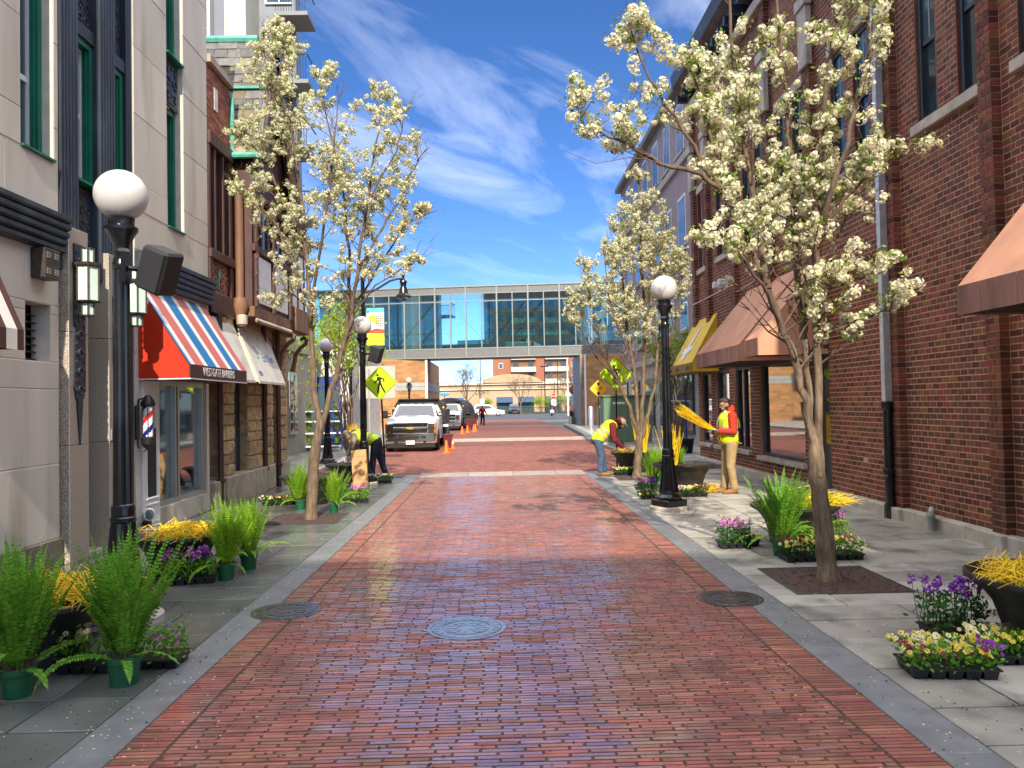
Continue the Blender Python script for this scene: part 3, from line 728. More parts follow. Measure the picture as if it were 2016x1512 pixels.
MB().prism([(XL+.01, 2.30), (xf_-.014, 2.30), (xf_-.014, 2.46), (XL+.01, 3.40)], 'y', y_e-.02, y_e-.008).build('side_panel', M['awn_brown'], bw_)
ba = thing('barber_awning', 'red white and blue striped barber awning with bright red side panel', 'awning', (XL, 11.7, 2.13))
AX0, zb, zv, ztop = -4.18, 2.13, 2.325, 3.42; ya, yb_ = 10.55, 12.90
def a2(px): return AX0*1514/(px-980)
pz = [725, 770, 820, 925, 975, 1080, 1125, 1220, 1265, 1345, 1385, 1425]; ys = [a2(260+p/6.3) for p in pz]; ys[0] = ya; ys[-1] = yb_
cols = ['awn_blue', 'awn_white', 'awn_pink', 'awn_white', 'awn_blue', 'awn_white', 'awn_pink', 'awn_white', 'awn_blue', 'awn_white', 'awn_pink']
for a, b, c in zip(ys[:-1], ys[1:], cols):
    awn_poly(MB(), [(AX0, a, zv), (AX0, b, zv), (XL+.01, b, ztop), (XL+.01, a, ztop)]).build('stripe', M[c], ba)
for y, s in ((ya, 0), (yb_, 1)):
    MB().prism([(XL+.01, zb), (AX0-.014, zb), (AX0-.014, zv-.02), (XL+.01, ztop-.03)], 'y', y-.004 if s == 0 else y-.008, y+.008 if s == 0 else y+.004).build('side_panel', M['awn_red'], ba)
MB().box(AX0-.012, AX0+.002, ya, yb_, zb, zv).build('valance', M['awn_brown'], ba)
MB().box(AX0+.002, AX0+.008, ya, yb_, zb-.012, zb+.004).box(XL+.01, AX0+.002, ya-.006, ya, zb-.012, zb+.004).build('trim', M['white_paint'], ba)
MB().box(XL+.02, AX0-.014, ya+.012, yb_-.012, zb+.01, zb+.02).build('soffit', M['awn_brown'], ba)
y1_, y2_ = a2(260+915/6.3), a2(260+1295/6.3)
tm = put_text('lettering', 'WESTGATE BARBERS', .175, M['white_paint'], ba, (AX0+.0025, (y1_+y2_)/2, (zb+zv)/2+.005), (0, 1, 0), (0, 0, 1))
bb = [v.co.y for v in tm.data.vertices]; fs_ = (y2_-y1_)/(max(bb)-min(bb)); c_ = (max(bb)+min(bb))/2
for v in tm.data.vertices: v.co.y = c_+(v.co.y-c_)*fs_
def white_awning(y0, y1, label, zt=3.30, xo=-4.45):
    t = thing('awning', label, 'awning', (XL, (y0+y1)/2, 2.2))
    n = max(2, int((y1-y0)/.42))
    for i in range(n):
        a, b = y0+(y1-y0)*i/n, y0+(y1-y0)*(i+1)/n
        awn_poly(MB(), [(xo, a, 2.21), (xo, b-.004, 2.21), (XL+.01, b-.004, zt), (XL+.01, a, zt)]).build('fabric_panel', M['off_white'], t)
    MB().prism([(XL+.01, 2.2), (xo-.014, 2.2), (XL+.01, zt-.04)], 'y', y0, y0+.01).build('side_panel', M['cream_vinyl'], t)
    MB().box(xo-.02, xo, y0, y1, 2.17, 2.205).build('hem', M['off_white'], t); return t
white_awning(13.22, 14.25, 'plain white awning squeezed beside the striped barber awning')
wa = white_awning(14.5, 16.25, 'white awning with blue and green lettering over the stone piers')
sd = (Vector((XL, 0, 3.30))-Vector((-4.45, 0, 2.21))).normalized(); nrm = Vector((sd.z, 0, -sd.x))
def on_awn(y, t): return Vector((-4.45, y, 2.21))+sd*t+nrm*.004
put_text('lettering', 'Eat Yum', .27, M['awn_blue'], wa, on_awn(15.62, .52), (0, 1, 0), sd, .8); put_text('lettering', 'D', .40, pm('logo_green', (.10, .42, .10), .6), wa, on_awn(15.0, .60), (0, 1, 0), sd, .6)
mk_ = MB()
for i in range(5): a_ = 14.66+i*.045; mk_.add([on_awn(a_, .12), on_awn(a_+.03, .12), on_awn(a_+.03, .22), on_awn(a_, .22)], [(0, 1, 2, 3)])
mk_.build('faded_print', M['awn_blue'], wa)
# barber shop front
sf = MB()
sf.box(XL-.16, XL-.04, 11.14, 13.0, .30, .38).box(XL-.16, XL-.04, 11.14, 13.0, 2.06, 2.16)
for a, b in ((11.14, 11.20), (11.80, 11.84), (11.90, 11.96), (12.86, 12.91), (12.94, 13.0)): sf.box(XL-.14, XL-.03, a, b, .38, 2.06)
shop = sf.build('shop_window', M['aluminium'], lime)
MB().box(XL-.11, XL-.10, 11.20, 11.80, .38, 2.06).build('pane', M['glass_shop'], shop); MB().box(XL-.11, XL-.10, 11.96, 12.86, .38, 2.06).build('pane', M['glass_shop'], shop)
MB().box(XL-.098, XL-.094, 11.24, 11.40, 1.72, 1.96).build('notice', pm('notice_pink', (.7, .5, .45), .7, var=.3, vs=40), shop)
MB().cbox(XL-.2, XL-.01, 11.13, 13.11, .0, .298, .006).build('window_base', M['base_granite'], lime)
MB().cbox(XL-.2, XL-.005, 13.005, 13.115, .30, 2.16, .006).build('shop_pier', M['limestone'], lime)
wp = MB().cbox(XL-.2, XL+.03, 10.62, 11.13, 0, 2.12, .008).build('white_pilaster', M['white_paint'], lime)
MB().box(XL+.03, XL+.034, 10.74, 11.0, .50, 1.45).build('black_inset', M['dark_void'], wp)
for z0_, z1_ in ((.46, .49), (.12, .16), (.38, .41)): MB().cbox(XL+.03, XL+.045, 10.69, 11.06, z0_, z1_, .005).build('moulding', M['white_paint'], wp)
room = MB().box(XL-3.2, XL-.25, 10.63, 13.1, .02, .05).box(XL-3.2, XL-3.1, 10.63, 13.1, .05, 2.3).box(XL-3.1, XL-.25, 13.05, 13.1, .05, 2.3).box(XL-3.1, XL-.25, 10.63, 10.68, .05, 2.3).box(XL-3.1, XL-.25, 10.68, 13.05, 2.3, 2.35)
room.build('shop_room', pm('room_wall', (.32, .33, .29), .8), lime)
MB().box(XL-2.4, XL-1.6, 12.3, 12.9, .05, .95).box(XL-2.4, XL-2.3, 12.3, 12.9, .95, 1.5).build('barber_chair', M['maroon'], lime)
fl_ = thing('floodlight', 'small round floodlight on a black bracket low on the white shopfront pilaster', 'floodlight', (XL+.1, 10.62, .28))
MB().cyl((XL+.10, 10.52, .30), (XL+.16, 10.49, .30), .085, n=16).build('lamp_head', M['white_paint'], fl_); MB().cyl((XL+.16, 10.49, .30), (XL+.17, 10.485, .30), .068, n=16).build('lens', M['glass_blue'], fl_)
MB().tube([(XL+.03, 10.62, .2), (XL+.08, 10.55, .17), (XL+.10, 10.52, .24)], .018, 6).cbox(XL+.031, XL+.12, 10.55, 10.66, .12, .2, .01).build('bracket', M['black_plastic'], fl_)
# barber pole
bp_ = thing('barber_pole', 'red white and blue spiral barber pole on a black wall bracket', 'barber pole', (XL+.16, 10.47, 1.55))
mats = [pm('pole_white', (.8, .8, .8), .2), pm('pole_red', (.55, .02, .02), .25), pm('pole_blue', (.01, .02, .16), .25)]
mb = MB(); n_, k_ = 24, 40
for i in range(k_+1):
    for j in range(n_): a = 2*math.pi*j/n_; mb.v.append((.062*math.cos(a), .062*math.sin(a), -.20+.40*i/k_))
for i in range(k_):
    for j in range(n_):
        ph = (j/n_-i/k_*1.05) % 1.0; c = 1 if ph < .22 else 2 if .5 <= ph < .72 else 0
        j2 = (j+1) % n_; mb.f.append((i*n_+j, i*n_+j2, (i+1)*n_+j2, (i+1)*n_+j)); mb.m.append(c)
mb.build('striped_cylinder', mats, bp_, world=False, smooth=30)
MB().lathe([(.085, -.30), (.092, -.22), (.07, -.20)], n=16).lathe([(.02, -.37), (.06, -.34), (.085, -.30)], n=16).build('lower_cup', M['black_plastic'], bp_, world=False, smooth=30)
MB().lathe([(.07, .20), (.095, .22), (.09, .26), (.05, .33), (.02, .36)], n=16).build('cap', M['black_plastic'], bp_, world=False, smooth=30)
for j in range(4): a = j*math.pi/2+.4; MB().cyl((.072*math.cos(a), .072*math.sin(a), -.2), (.072*math.cos(a), .072*math.sin(a), .2), .006, n=5).build('guard_rod', M['black_plastic'], bp_, world=False)
MB().cbox(-.159, -.13, -.05, .05, -.24, .22, .006).tube([(-.14, 0, .16), (-.12, 0, .30), (-.04, 0, .32)], .014, 6).tube([(-.14, 0, -.18), (-.13, 0, -.34), (-.05, 0, -.40), (0, 0, -.36)], .012, 6).build('bracket', M['black_plastic'], bp_, world=False, smooth=40)

# ---- tudor house
tud = thing('tudor_house', 'brown half timbered tudor style house with slate gable and rough stone piers', 'building', (XL-2, 15.8, 0))
MB().box(XL-6, XL-.45, 13.14, 18.55, 0, 6.4).build('inner_wall', M['dark_void'], tud)
# brick parapet
gr = np.random.default_rng(11)
VV, FF, k = [], [], 0; z = 6.52; row = 0
def brickbox(x0, x1, y0, y1, z0, z1): return np.array([(x0,y0,z0),(x1,y0,z0),(x1,y1,z0),(x0,y1,z0),(x0,y0,z1),(x1,y0,z1),(x1,y1,z1),(x0,y1,z1)])
BF = np.array([(0,3,2,1),(4,5,6,7),(0,1,5,4),(1,2,6,5),(2,3,7,6),(3,0,4,7)])
while z < 7.66:
    y = 13.14-(row % 2)*.11
    while y < 14.25:
        a, b = max(y, 13.14), min(y+.214, 14.25)
        if b-a > .04: VV.append(brickbox(XL-.05, XL+gr.normal(0, .002), a, b, z, z+.060)); FF.append(BF+8*k); k += 1
        y += .222
    z += .068; row += 1
o = np.array(tud.location); link('brick_field', npmesh('brick_field', np.concatenate(VV)-o, np.concatenate(FF), pm('tudor_brick', (.27, .085, .055), .8, var=.2, vs=12, rnd=.35, hue=.02, bump=.2)), tud, 'stuff')
MB().box(XL-.4, XL-.012, 13.14, 14.25, 6.5, 7.66).build('mortar_bed', M['mortar_pink'], tud)
MB().cbox(XL-.45, XL+.07, 13.13, 14.28, 7.66, 7.80, .01).build('coping', M['base_stone'], tud)
MB().box(XL+.003, XL+.012, 13.45, 13.62, 6.95, 7.35).build('vent_plate', M['off_white'], tud)
# timber frames: posts and rails of the first bay
def timber(parent, x0, x1, y0, y1, z0, z1, m='brown_wood', name='timber'): return MB().cbox(x0, x1, y0, y1, z0, z1, .012).build(name, M[m], parent)
timber(tud, XL-.2, XL+.05, 13.14, 14.3, 6.26, 6.5); timber(tud, XL-.2, XL+.06, 13.14, 17.0, 4.30, 4.46); timber(tud, XL-.2, XL+.05, 13.14, 14.3, 3.36, 3.72)
for y, w in ((13.14, .09), (13.42, .07), (13.82, .07), (14.16, .14)): timber(tud, XL-.16, XL+.02, y, y+w, 4.46, 6.26)
for y in (13.26, 13.55, 13.68, 13.95): timber(tud, XL-.3, XL-.12, y, y+.05, 4.46, 6.26)
for a, b in ((13.24, 13.42), (13.50, 13.82), (13.90, 14.16)): MB().box(XL-.34, XL-.31, a, b, 4.46, 6.26).build('pane', M['glass_dark'], tud)
for y in (13.14, 14.16): timber(tud, XL-.2, XL+.03, y, y+.14, 3.72, 4.30)
hb = MB()
for i in range(9):
    for j in range(7):
        cy, cz = 13.33+j*.125, 3.76+i*.062
        s = 1 if (i+j) % 2 else -1; hb.prism([(cy-.06, cz-.02-.02*s), (cy+.06, cz-.02+.02*s), (cy+.06, cz+.02+.02*s), (cy-.06, cz+.02-.02*s)], 'x', XL-.06, XL-.03+gr.normal(0, .003))
hb.build('brick_infill', pm('infill', (.27, .12, .07), .85, var=.3, vs=12, rnd=.3), tud, kind='stuff'); MB().box(XL-.2, XL-.05, 13.29, 14.15, 3.72, 4.30).build('infill_bed', M['mortar_pink'], tud)
MB().prism([(13.66, 3.80), (13.70, 4.05), (13.76, 4.05), (13.71, 4.22), (13.64, 4.05), (13.66, 4.05)], 'x', XL-.03, XL-.01).build('arrow_ornament', M['copper'], tud)
# corner column with carved capital and lamp
MB().lathe([(.09, 3.75), (.075, 3.8), (.075, 5.9), (.09, 5.95)], (XL+.12, 14.36, 0), 10).build('column', M['brown_light'], tud, smooth=40)
MB().lathe([(.05, 3.2), (.09, 3.42), (.16, 3.62), (.12, 3.75)], (XL+.12, 14.36, 0), 10).build('capital', M['brown_light'], tud, smooth=40)
MB().lathe([(.05, 3.22), (.10, 3.26), (.10, 3.42), (.05, 3.44)], (XL+.18, 14.28, 0), 10).build('stone_block', M['concrete'], tud, smooth=40)
# jettied bay
JX = XL+.36
timber(tud, XL-.2, JX, 14.45, 17.0, 3.42, 3.62, 'brown_light', 'bressummer'); 
cv = MB()
for i in range(26): cv.ball((JX+.01, 14.55+i*.095, 3.36), .05, 6, 4, sc=(.7, 1, 1))
cv.build('carved_frieze', M['base_stone'], tud, smooth=50)
MB().box(XL-.2, JX-.04, 14.45, 17.0, 3.62, 6.3).build('bay_wall', M['brown_wood'], tud)
for y in (14.5, 15.62, 16.86):
    t_ = [(JX+.03+.02*math.cos(a), y+.06+.02*math.sin(a), 3.65+a*.05) for a in np.linspace(0, 12*math.pi, 60)]
    mb = MB().lathe([(.05, 3.62), (.05, 5.6)], (JX, y+.06, 0), 8); mb.tube([(JX+.045*math.cos(a), y+.06+.045*math.sin(a), 3.65+a*.05) for a in np.linspace(0, 12*math.pi, 72)], .018, 5); mb.build('twisted_column', M['brown_wood'], tud, smooth=50)
MB().cbox(JX-.04, JX-.012, 14.68, 15.58, 3.72, 4.62, .006).build('white_panel', M['white_paint'], tud)
MB().cbox(JX-.04, JX-.012, 15.8, 16.8, 3.72, 4.62, .006).build('white_panel', M['white_paint'], tud)
for z in (4.66, 5.66): timber(tud, JX-.06, JX+.03, 14.45, 17.0, z, z+.14)
for y in (14.9, 15.3, 15.9, 16.3): timber(tud, JX-.06, JX+.01, y, y+.08, 4.8, 5.66)
for a, b in ((14.6, 14.9), (14.98, 15.3), (15.38, 15.6), (15.98, 16.3), (16.38, 16.84)): MB().box(JX-.039, JX-.025, a, b, 4.8, 5.66).build('pane', M['glass_dark'], tud)
arch = MB(); arch.tube([(JX+.01, 15.2+.55*math.cos(a), 5.15+.62*math.sin(a)) for a in np.linspace(0, math.pi, 14)], .06, 6); arch.build('arch_board', M['brown_light'], tud, smooth=50)
# far jetty with scroll bracket and narrow white panels
timber(tud, XL-.3, XL+.42, 17.2, 18.5, 3.42, 3.95, 'brown_light', 'jetty'); MB().box(XL-.4, XL+.30, 17.2, 18.5, 3.95, 6.0).build('bay_wall', M['brown_wood'], tud)
for y in (17.28, 17.85): MB().cbox(XL+.30, XL+.33, y, y+.36, 3.98, 5.2, .006).build('white_panel', M['white_paint'], tud)
for y in (17.22, 18.35):
    MB().tube([(XL+.02, y, 2.55), (XL+.06, y, 2.72), (XL+.10, y, 2.95), (XL+.22, y, 3.12), (XL+.34, y, 3.2), (XL+.37, y, 3.3), (XL+.30, y, 3.36), (XL+.22, y, 3.3)], [.06, .055, .05, .05, .05, .055, .05, .04], 7).build('scroll_bracket', M['brown_light'], tud, smooth=50)
# gable: steep slate slope towards us, bargeboards, green copper
gx0, gx1 = XL-2.4, XL+.54; e0, a0 = Vector((0, 14.32, 6.44)), Vector((0, 15.25, 9.0)); sl_ = (a0-e0); L_ = sl_.length; sd_ = sl_.normalized(); nn = Vector((0, -sd_.z, sd_.y))
MB().add([(gx0, e0.y, e0.z), (gx1, e0.y, e0.z), (gx1, a0.y, a0.z), (gx0, a0.y, a0.z), (gx0, e0.y+.1, e0.z), (gx1, e0.y+.1, e0.z), (gx1, a0.y+.1, a0.z), (gx0, a0.y+.1, a0.z)],
         [(0, 1, 2, 3), (7, 6, 5, 4), (0, 4, 5, 1), (3, 2, 6, 7), (1, 5, 6, 2)]).build('roof', M['dark_void'], tud)
g2 = np.random.default_rng(3); r_ = 0; t_ = -.02
while t_ < L_-.1:
    h = g2.uniform(.19, .25); x = gx0-g2.uniform(0, .2)
    while x < gx1-.02:
        w = g2.uniform(.24, .42); x1 = min(x+w, gx1+.02); th = g2.uniform(.012, .028); hh = h+.10+g2.uniform(-.03, .04); c = g2.uniform(.03, .07) if g2.random() < .5 else .004
        pl = [(x+c, t_-.0), (x1-c-.006, t_), (x1-.006, t_+c), (x1-.006, min(t_+hh, L_)), (x+.002, min(t_+hh, L_)), (x+.002, t_+c)]
        lo = [e0+sd_*b+nn*(.012+th*(1-(b-t_)/hh)) for a, b in pl]; up = [p+nn*.014 for p in lo]
        vs = [(pl[i][0], lo[i].y, lo[i].z) for i in range(6)]+[(pl[i][0], up[i].y, up[i].z) for i in range(6)]
        MB().add(vs, [(6, 7, 8, 9, 10, 11)]+[(i, (i+1) % 6, 6+(i+1) % 6, 6+i) for i in range(6)]).build('slate', M['slate_grey'] if (g2.random() < (.8 if t_ > 1.1 else .45)) else M['slate_olive'], tud); x = x1
    t_ += h; r_ += 1
MB().cyl((gx0, e0.y-.07, e0.z-.04), (gx1+.08, e0.y-.07, e0.z-.04), .06, n=8).build('copper_gutter', M['copper'], tud, smooth=40)
MB().cyl((gx0, a0.y, a0.z+.05), (gx1-.3, a0.y, a0.z+.05), .09, n=8).build('copper_ridge', M['copper'], tud, smooth=40)
MB().tube([(XL-.02, 14.27, 7.6), (XL+.03, 14.28, 7.45), (XL+.03, 14.3, 6.4)], .045, 6).box(gx0, gx1+.02, e0.y+sd_.y*1.52-.09, e0.y+sd_.y*1.52-.02, e0.z+sd_.z*1.52, e0.z+sd_.z*1.52+.05).build('copper_flashing', M['copper'], tud)
far = Vector((0, 17.5, 5.3))
for (p, q) in ((e0, a0), (a0, far)):
    d = (q-p).normalized(); n2 = Vector((0, -d.z, d.y))
    MB().add([(gx1-.02, *(p-n2*.3).yz), (gx1-.02, *(q-n2*.3).yz), (gx1-.02, *q.yz), (gx1-.02, *p.yz), (gx1+.07, *(p-n2*.3).yz), (gx1+.07, *(q-n2*.3).yz), (gx1+.07, *q.yz), (gx1+.07, *p.yz)],
             [(4, 5, 6, 7), (3, 2, 1, 0), (0, 1, 5, 4), (1, 2, 6, 5), (2, 3, 7, 6), (3, 0, 4, 7)]).build('bargeboard', M['brown_wood'], tud)
MB().prism([(14.45, 6.3), (17.0, 6.3), (17.0, 5.9), (15.25, 8.8)], 'x', gx0, JX).build('gable_wall', M['brown_wood'], tud)
MB().add([(gx0, a0.y+.1, a0.z), (gx1, a0.y+.1, a0.z), (gx1, far.y, far.z), (gx0, far.y, far.z)], [(0, 1, 2, 3)]).build('roof', M['slate_grey'], tud)
MB().box(XL-.5, XL-.2, 16.9, 18.55, 6.0, 7.2).build('rear_wall', M['slate_grey'], tud)
# stone piers of the ground floor
def pier(parent, y0, y1, z0, z1, X, seed, dep=.4):
    g = np.random.default_rng(seed); z = z0
    while z < z1-.02:
        h = min(g.uniform(.16, .30), z1-z); 
        if z1-(z+h) < .1: h = z1-z
        cut = [y0, y1] if g.random() < .45 or y1-y0 < .45 else [y0, y0+(y1-y0)*g.uniform(.35, .65), y1]
        for a, b in zip(cut[:-1], cut[1:]):
            bm = bmesh.new(); bmesh.ops.create_cube(bm, size=1); bmesh.ops.subdivide_edges(bm, edges=bm.edges[:], cuts=1)
            bmesh.ops.bevel(bm, geom=[e for e in bm.edges if len(e.link_faces) == 2 and e.calc_face_angle() > .5], offset=.06, segments=1, affect='EDGES')
            for v in bm.verts:
                c = v.co*2; bul = .035*(1-c.y*c.y)*(1-c.z*c.z) if c.x > .8 else 0
                v.co = (X-dep/2+v.co.x*dep+bul+g.normal(0, .008), (a+b)/2+v.co.y*(b-a-.012)+g.normal(0, .005), z+h/2+v.co.z*(h-.012)+g.normal(0, .005))
            MB().frombm(bm).build('stone', M['rough_stone'], parent)
        z += h
    MB().box(X-dep, X-.03, y0+.012, y1-.012, z0, z1).build('mortar_bed', M['base_stone'], parent)
for i, (a, b) in enumerate(((13.66, 14.32), (15.08, 15.95), (16.25, 16.75), (17.1, 17.85))): pier(tud, a, b, .5, 3.38, XL+.02, 20+i)
MB().cbox(XL-.3, XL+.08, 13.16, 13.62, 0, .46, .015).build('base_block', M['base_stone'], tud)
for a, b in ((13.63, 14.45), (14.46, 15.2), (15.21, 15.98)): MB().cbox(XL-.3, XL+.12, a, b, -.01, .5, .015).build('base_block', M['base_stone'], tud)
for a, b in ((16.1, 16.78), (16.98, 17.9)): MB().cbox(XL-.3, XL+.06, a, b, -.01, .5, .015).build('base_block', M['base_stone'], tud)
w = MB().box(XL-.2, XL-.14, 14.34, 14.40, .5, 2.3).box(XL-.2, XL-.14, 15.0, 15.06, .5, 2.3).box(XL-.2, XL-.14, 14.66, 14.70, .5, 2.3).box(XL-.2, XL-.14, 14.40, 15.0, 1.28, 1.33).build('window', M['brown_wood'], tud)
MB().box(XL-.18, XL-.17, 14.40, 15.0, .5, 2.3).build('pane', M['glass_blue'], w)
for y, x in ((13.46, XL+.06), (16.02, XL+.06), (16.9, XL+.09)):
    MB().cyl((x, y, .0), (x, y, 3.4), .05, n=8).lathe([(.065, .42), (.08, .46), (.065, .50)], (x, y, 0), 8).build('downpipe', M['brown_wood'], tud, smooth=40)
timber(tud, XL-.3, XL+.04, 13.14, 18.5, 3.38, 3.44, 'brown_light')
for i in range(22): MB().ball((XL+.055, 13.2+i*.05, 3.36), .02, 5, 4).build('bead', M['brown_wood'], tud) if i % 2 == 0 else None

# ---- tower and the lower blocks farther along the south side
tow = thing('apartment_tower', 'tall modern apartment tower of cream panels and blue glass with balconies', 'building', (-12, 38, 0))
tm_ = MB()
for a, b in ((-17.5, -15.4), (-15.38, -13.3), (-11.85, -10.9)): tm_.cbox(a, b, 34, 40, 4, 32, .02)
tm_.build('cream_panel', M['tower_cream'], tow); MB().box(-13.3, -11.85, 34.25, 40, 4, 32).box(-17, -9.2, 36, 36.9, 3, 32).box(-17, -12.6, 36.9, 46, 3, 31).build('wall', M['tower_blue'], tow)
for z in np.arange(5.2, 31, 3.1):
    w = MB().box(-13.32, -12.45, 33.7, 33.78, z+.2, z+2.7).box(-13.32, -12.4, 33.66, 33.85, z, z+.2).box(-12.45, -12.37, 33.7, 34.3, z, z+2.7).build('window', M['aluminium'], tow)
    MB().box(-13.26, -12.50, 33.66, 33.70, z+.95, z+2.62).box(-13.26, -12.50, 33.66, 33.70, z+.28, z+.88).build('pane', M['glass_blue'], w)
    w = MB().box(-10.6, -9.35, 35.9, 36.0, z, z+.08).box(-10.6, -10.52, 35.9, 36.0, z+.08, z+2.2).box(-9.98, -9.92, 35.9, 36, z+.08, z+2.2).build('window', M['aluminium'], tow)
    MB().box(-10.5, -9.4, 35.95, 35.99, z+.1, z+2.2).build('pane', M['glass_blue'], w)
for z in (10.1, 13.2, 16.3, 19.4, 22.5):
    b = MB().box(-9.75, -8.25, 34.4, 36.0, z, z+.18).build('balcony', M['bridge_panel'], tow)
    r = MB().box(-9.72, -8.28, 34.42, 34.46, z+1.28, z+1.33).box(-8.32, -8.28, 34.46, 36, z+1.28, z+1.33)
    for i in range(12): r.box(-9.7+i*.12, -9.68+i*.12, 34.43, 34.45, z+.18, z+1.28)
    r.build('railing', M['lamp_black'], b)
MB().cbox(-16, -11.6, 30.5, 33.4, 0, 6, .05).build('podium', M['grey_stone'], tow)
gs = thing('grey_shop_block', 'low grey stone shop with blue shutter beyond the tudor house', 'building', (-8.5, 26, 0))
MB().cbox(-13, -7.0, 19.6, 30, 0, 3.6, .03).cbox(-13.2, -6.9, 19.5, 30.2, 3.6, 4.1, .03).build('wall', M['grey_stone'], gs)
for y in (20.2, 21.6, 23.0, 24.4, 25.8):
    f = MB().box(-7.0, -6.93, y, y+1.0, .8, 2.9).build('window', M['aluminium'], gs); MB().box(-6.93, -6.92, y+.08, y+.47, .9, 2.8).box(-6.93, -6.92, y+.53, y+.92, .9, 2.8).build('pane', M['glass_dark'], f)
gf = MB().box(-7.6, -6.2, 30.3, 30.5, 0, 2.9).build('shutter', M['blue_paint'], gs)
for i in range(3): MB().box(-7.55+i*.46, -7.16+i*.46, 30.26, 30.3, 1.5, 2.4).build('pane', M['glass_blue'], gf)
MB().box(-8, -5.8, 30.5, 38, 0, 4.2).build('wall', M['off_white'], gs)
# ------------------------------------------------------------------ the north side: red brick building
bri = thing('brick_building', 'dark red brick building with stone sills, awnings and a grey downspout', 'building', (XR+3, 12, 0))
PIL = [(4.05, 4.3), (6.15, 6.42), (8.30, 8.55), (10.45, 10.76), (13.12, 13.45), (15.25, 15.55), (17.55, 17.85), (19.75, 20.05), (21.10, 21.38)]
UP = [(6.6, 7.1), (7.5, 8.0), (8.62, 9.08), (9.50, 9.98), (11.25, 11.75), (12.05, 12.55), (13.75, 14.2), (14.55, 15.0), (15.85, 16.3), (16.7, 17.15), (18.1, 18.5), (18.85, 19.25), (20.2, 20.5), (20.68, 20.98)]
ZS = 5.27; ZT = 7.35
opsR = [(a, b, ZS, ZT) for a, b in UP]+[(12.92, 13.52, -.1, 2.52), (14.0, 16.38, .50, 2.52), (17.0, 18.15, .55, 2.52), (18.55, 19.7, .55, 2.52), (20.1, 21.1, .55, 2.52)]
Z0, Z1, BY0, BY1, CH_, BL = .16, 10.6, 4.0, 21.4, .0775, .150
gr = np.random.default_rng(21)
recs = []; z = Z0; row = 0
def pil_off(y):
    for a, b in PIL:
        if a <= y < b: return .11
    return 0.0
edges = sorted({BY0, BY1, *[e for p in PIL for e in p]})
while z < Z1-.02:
    zt = z+CH_-.0150
    for a, b in zip(edges[:-1], edges[1:]):
        if b-a < .01: continue
        off = pil_off((a+b)/2)
        if z < 2.68 and (a+b)/2 > 12.9: off = 0.0
        if off and z < .3: off = .11
        iv = [(a, b)]
        for o in opsR:
            if o[2] < zt-.012 and o[3] > z+.012 and not off:
                nv = []
                for p, q in iv:
                    if o[0] > p+.01: nv.append((p, min(q, o[0])))
                    if o[1] < q-.01: nv.append((max(p, o[1]), q))
                iv = nv
        for p, q in iv:
            ph = (row % 2)*BL/2
            y = math.floor((p-ph)/BL)*BL+ph; cuts_ = [p]
            while y < q:
                if y > p+.055 and y < q-.055: cuts_.append(y)
                y += BL
            cuts_.append(q)
            for ya_, yb2 in zip(cuts_[:-1], cuts_[1:]): recs.append((ya_+.0065, yb2-.0065, z, zt, off))
    z += CH_; row += 1
RA = np.array(recs)
cx, cy = proj(np.c_[np.full(len(RA), XR), (RA[:, 0]+RA[:, 1])/2, (RA[:, 2]+RA[:, 3])/2])
ok = (cx > 900) & (cx < 3400) & (cy > -260) & (cy < 1900); RA, cx, cy = RA[ok], cx[ok], cy[ok]
vis = (cx < 2010) & (cy > 4) & ~((cx > 1905) & (cy < 640) & (cy > 420))
area = np.where(vis, (RA[:, 1]-RA[:, 0])*(RA[:, 3]-RA[:, 2])/((RA[:, 0]+RA[:, 1])/2)**3, 0)
first = set(np.argsort(-area)[:300].tolist())
ub = MB().add([(-.5,-.5,-.5),(.5,-.5,-.5),(.5,.5,-.5),(-.5,.5,-.5),(-.5,-.5,.5),(.5,-.5,.5),(.5,.5,.5),(-.5,.5,.5)], [(0,3,2,1),(4,5,6,7),(0,1,5,4),(1,2,6,5),(2,3,7,6),(3,0,4,7)]).mesh('brick', M['wall_brick'])
VV, FF, k = [], [], 0; off_b = np.array(bri.location)
for i, (a, b, z, zt, of) in enumerate(RA):
    j = gr.normal(0, .0009); x0 = XR-of-.0026+j; x1 = XR+.02
    if i in first:
        o = link('brick', ub, bri); o.location = ((x0+x1)/2-off_b[0], (a+b)/2-off_b[1], (z+zt)/2); o.scale = (x1-x0, b-a, zt-z)
    else: VV.append(brickbox(x0, x1, a, b, z, zt)-off_b); FF.append(BF+8*k); k += 1
link('brick_field', npmesh('brick_field', np.concatenate(VV), np.concatenate(FF), M['wall_brick']), bri, 'stuff')
mbk = MB()
for a, b, iv in free_rows(2.4, BY1, -.05, Z1, opsR, 30):
    for p, q in iv: mbk.box(XR, XR+.30, p, q, a, b)
for a, b in PIL: mbk.box(XR-.104, XR-.0001, a+.014, b-.014, .1 if a < 12.9 else 2.70, Z1)
mbk.build('mortar_bed', M['mortar_pink'], bri)
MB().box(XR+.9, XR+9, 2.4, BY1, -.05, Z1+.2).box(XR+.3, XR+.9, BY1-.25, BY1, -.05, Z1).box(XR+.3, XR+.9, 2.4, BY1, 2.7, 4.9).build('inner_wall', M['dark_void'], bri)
pl = MB(); y = 2.4
while y < 12.9:
    l = 1.1; pl.cbox(XR-.14, XR+.1, y, min(y+l, 12.9)-.006, -.02, .16, .012); y += l
pl.cbox(XR-.14, XR+.1, 13.55, 16.9, -.02, .14, .012).cbox(XR-.14, XR+.1, 16.91, 21.45, -.02, .14, .012).build('stone_plinth', M['concrete'], bri)
for a, b in PIL[:4]: MB().cbox(XR-.20, XR-.02, a-.04, b+.04, -.02, .165, .012).build('stone_plinth', M['concrete'], bri)
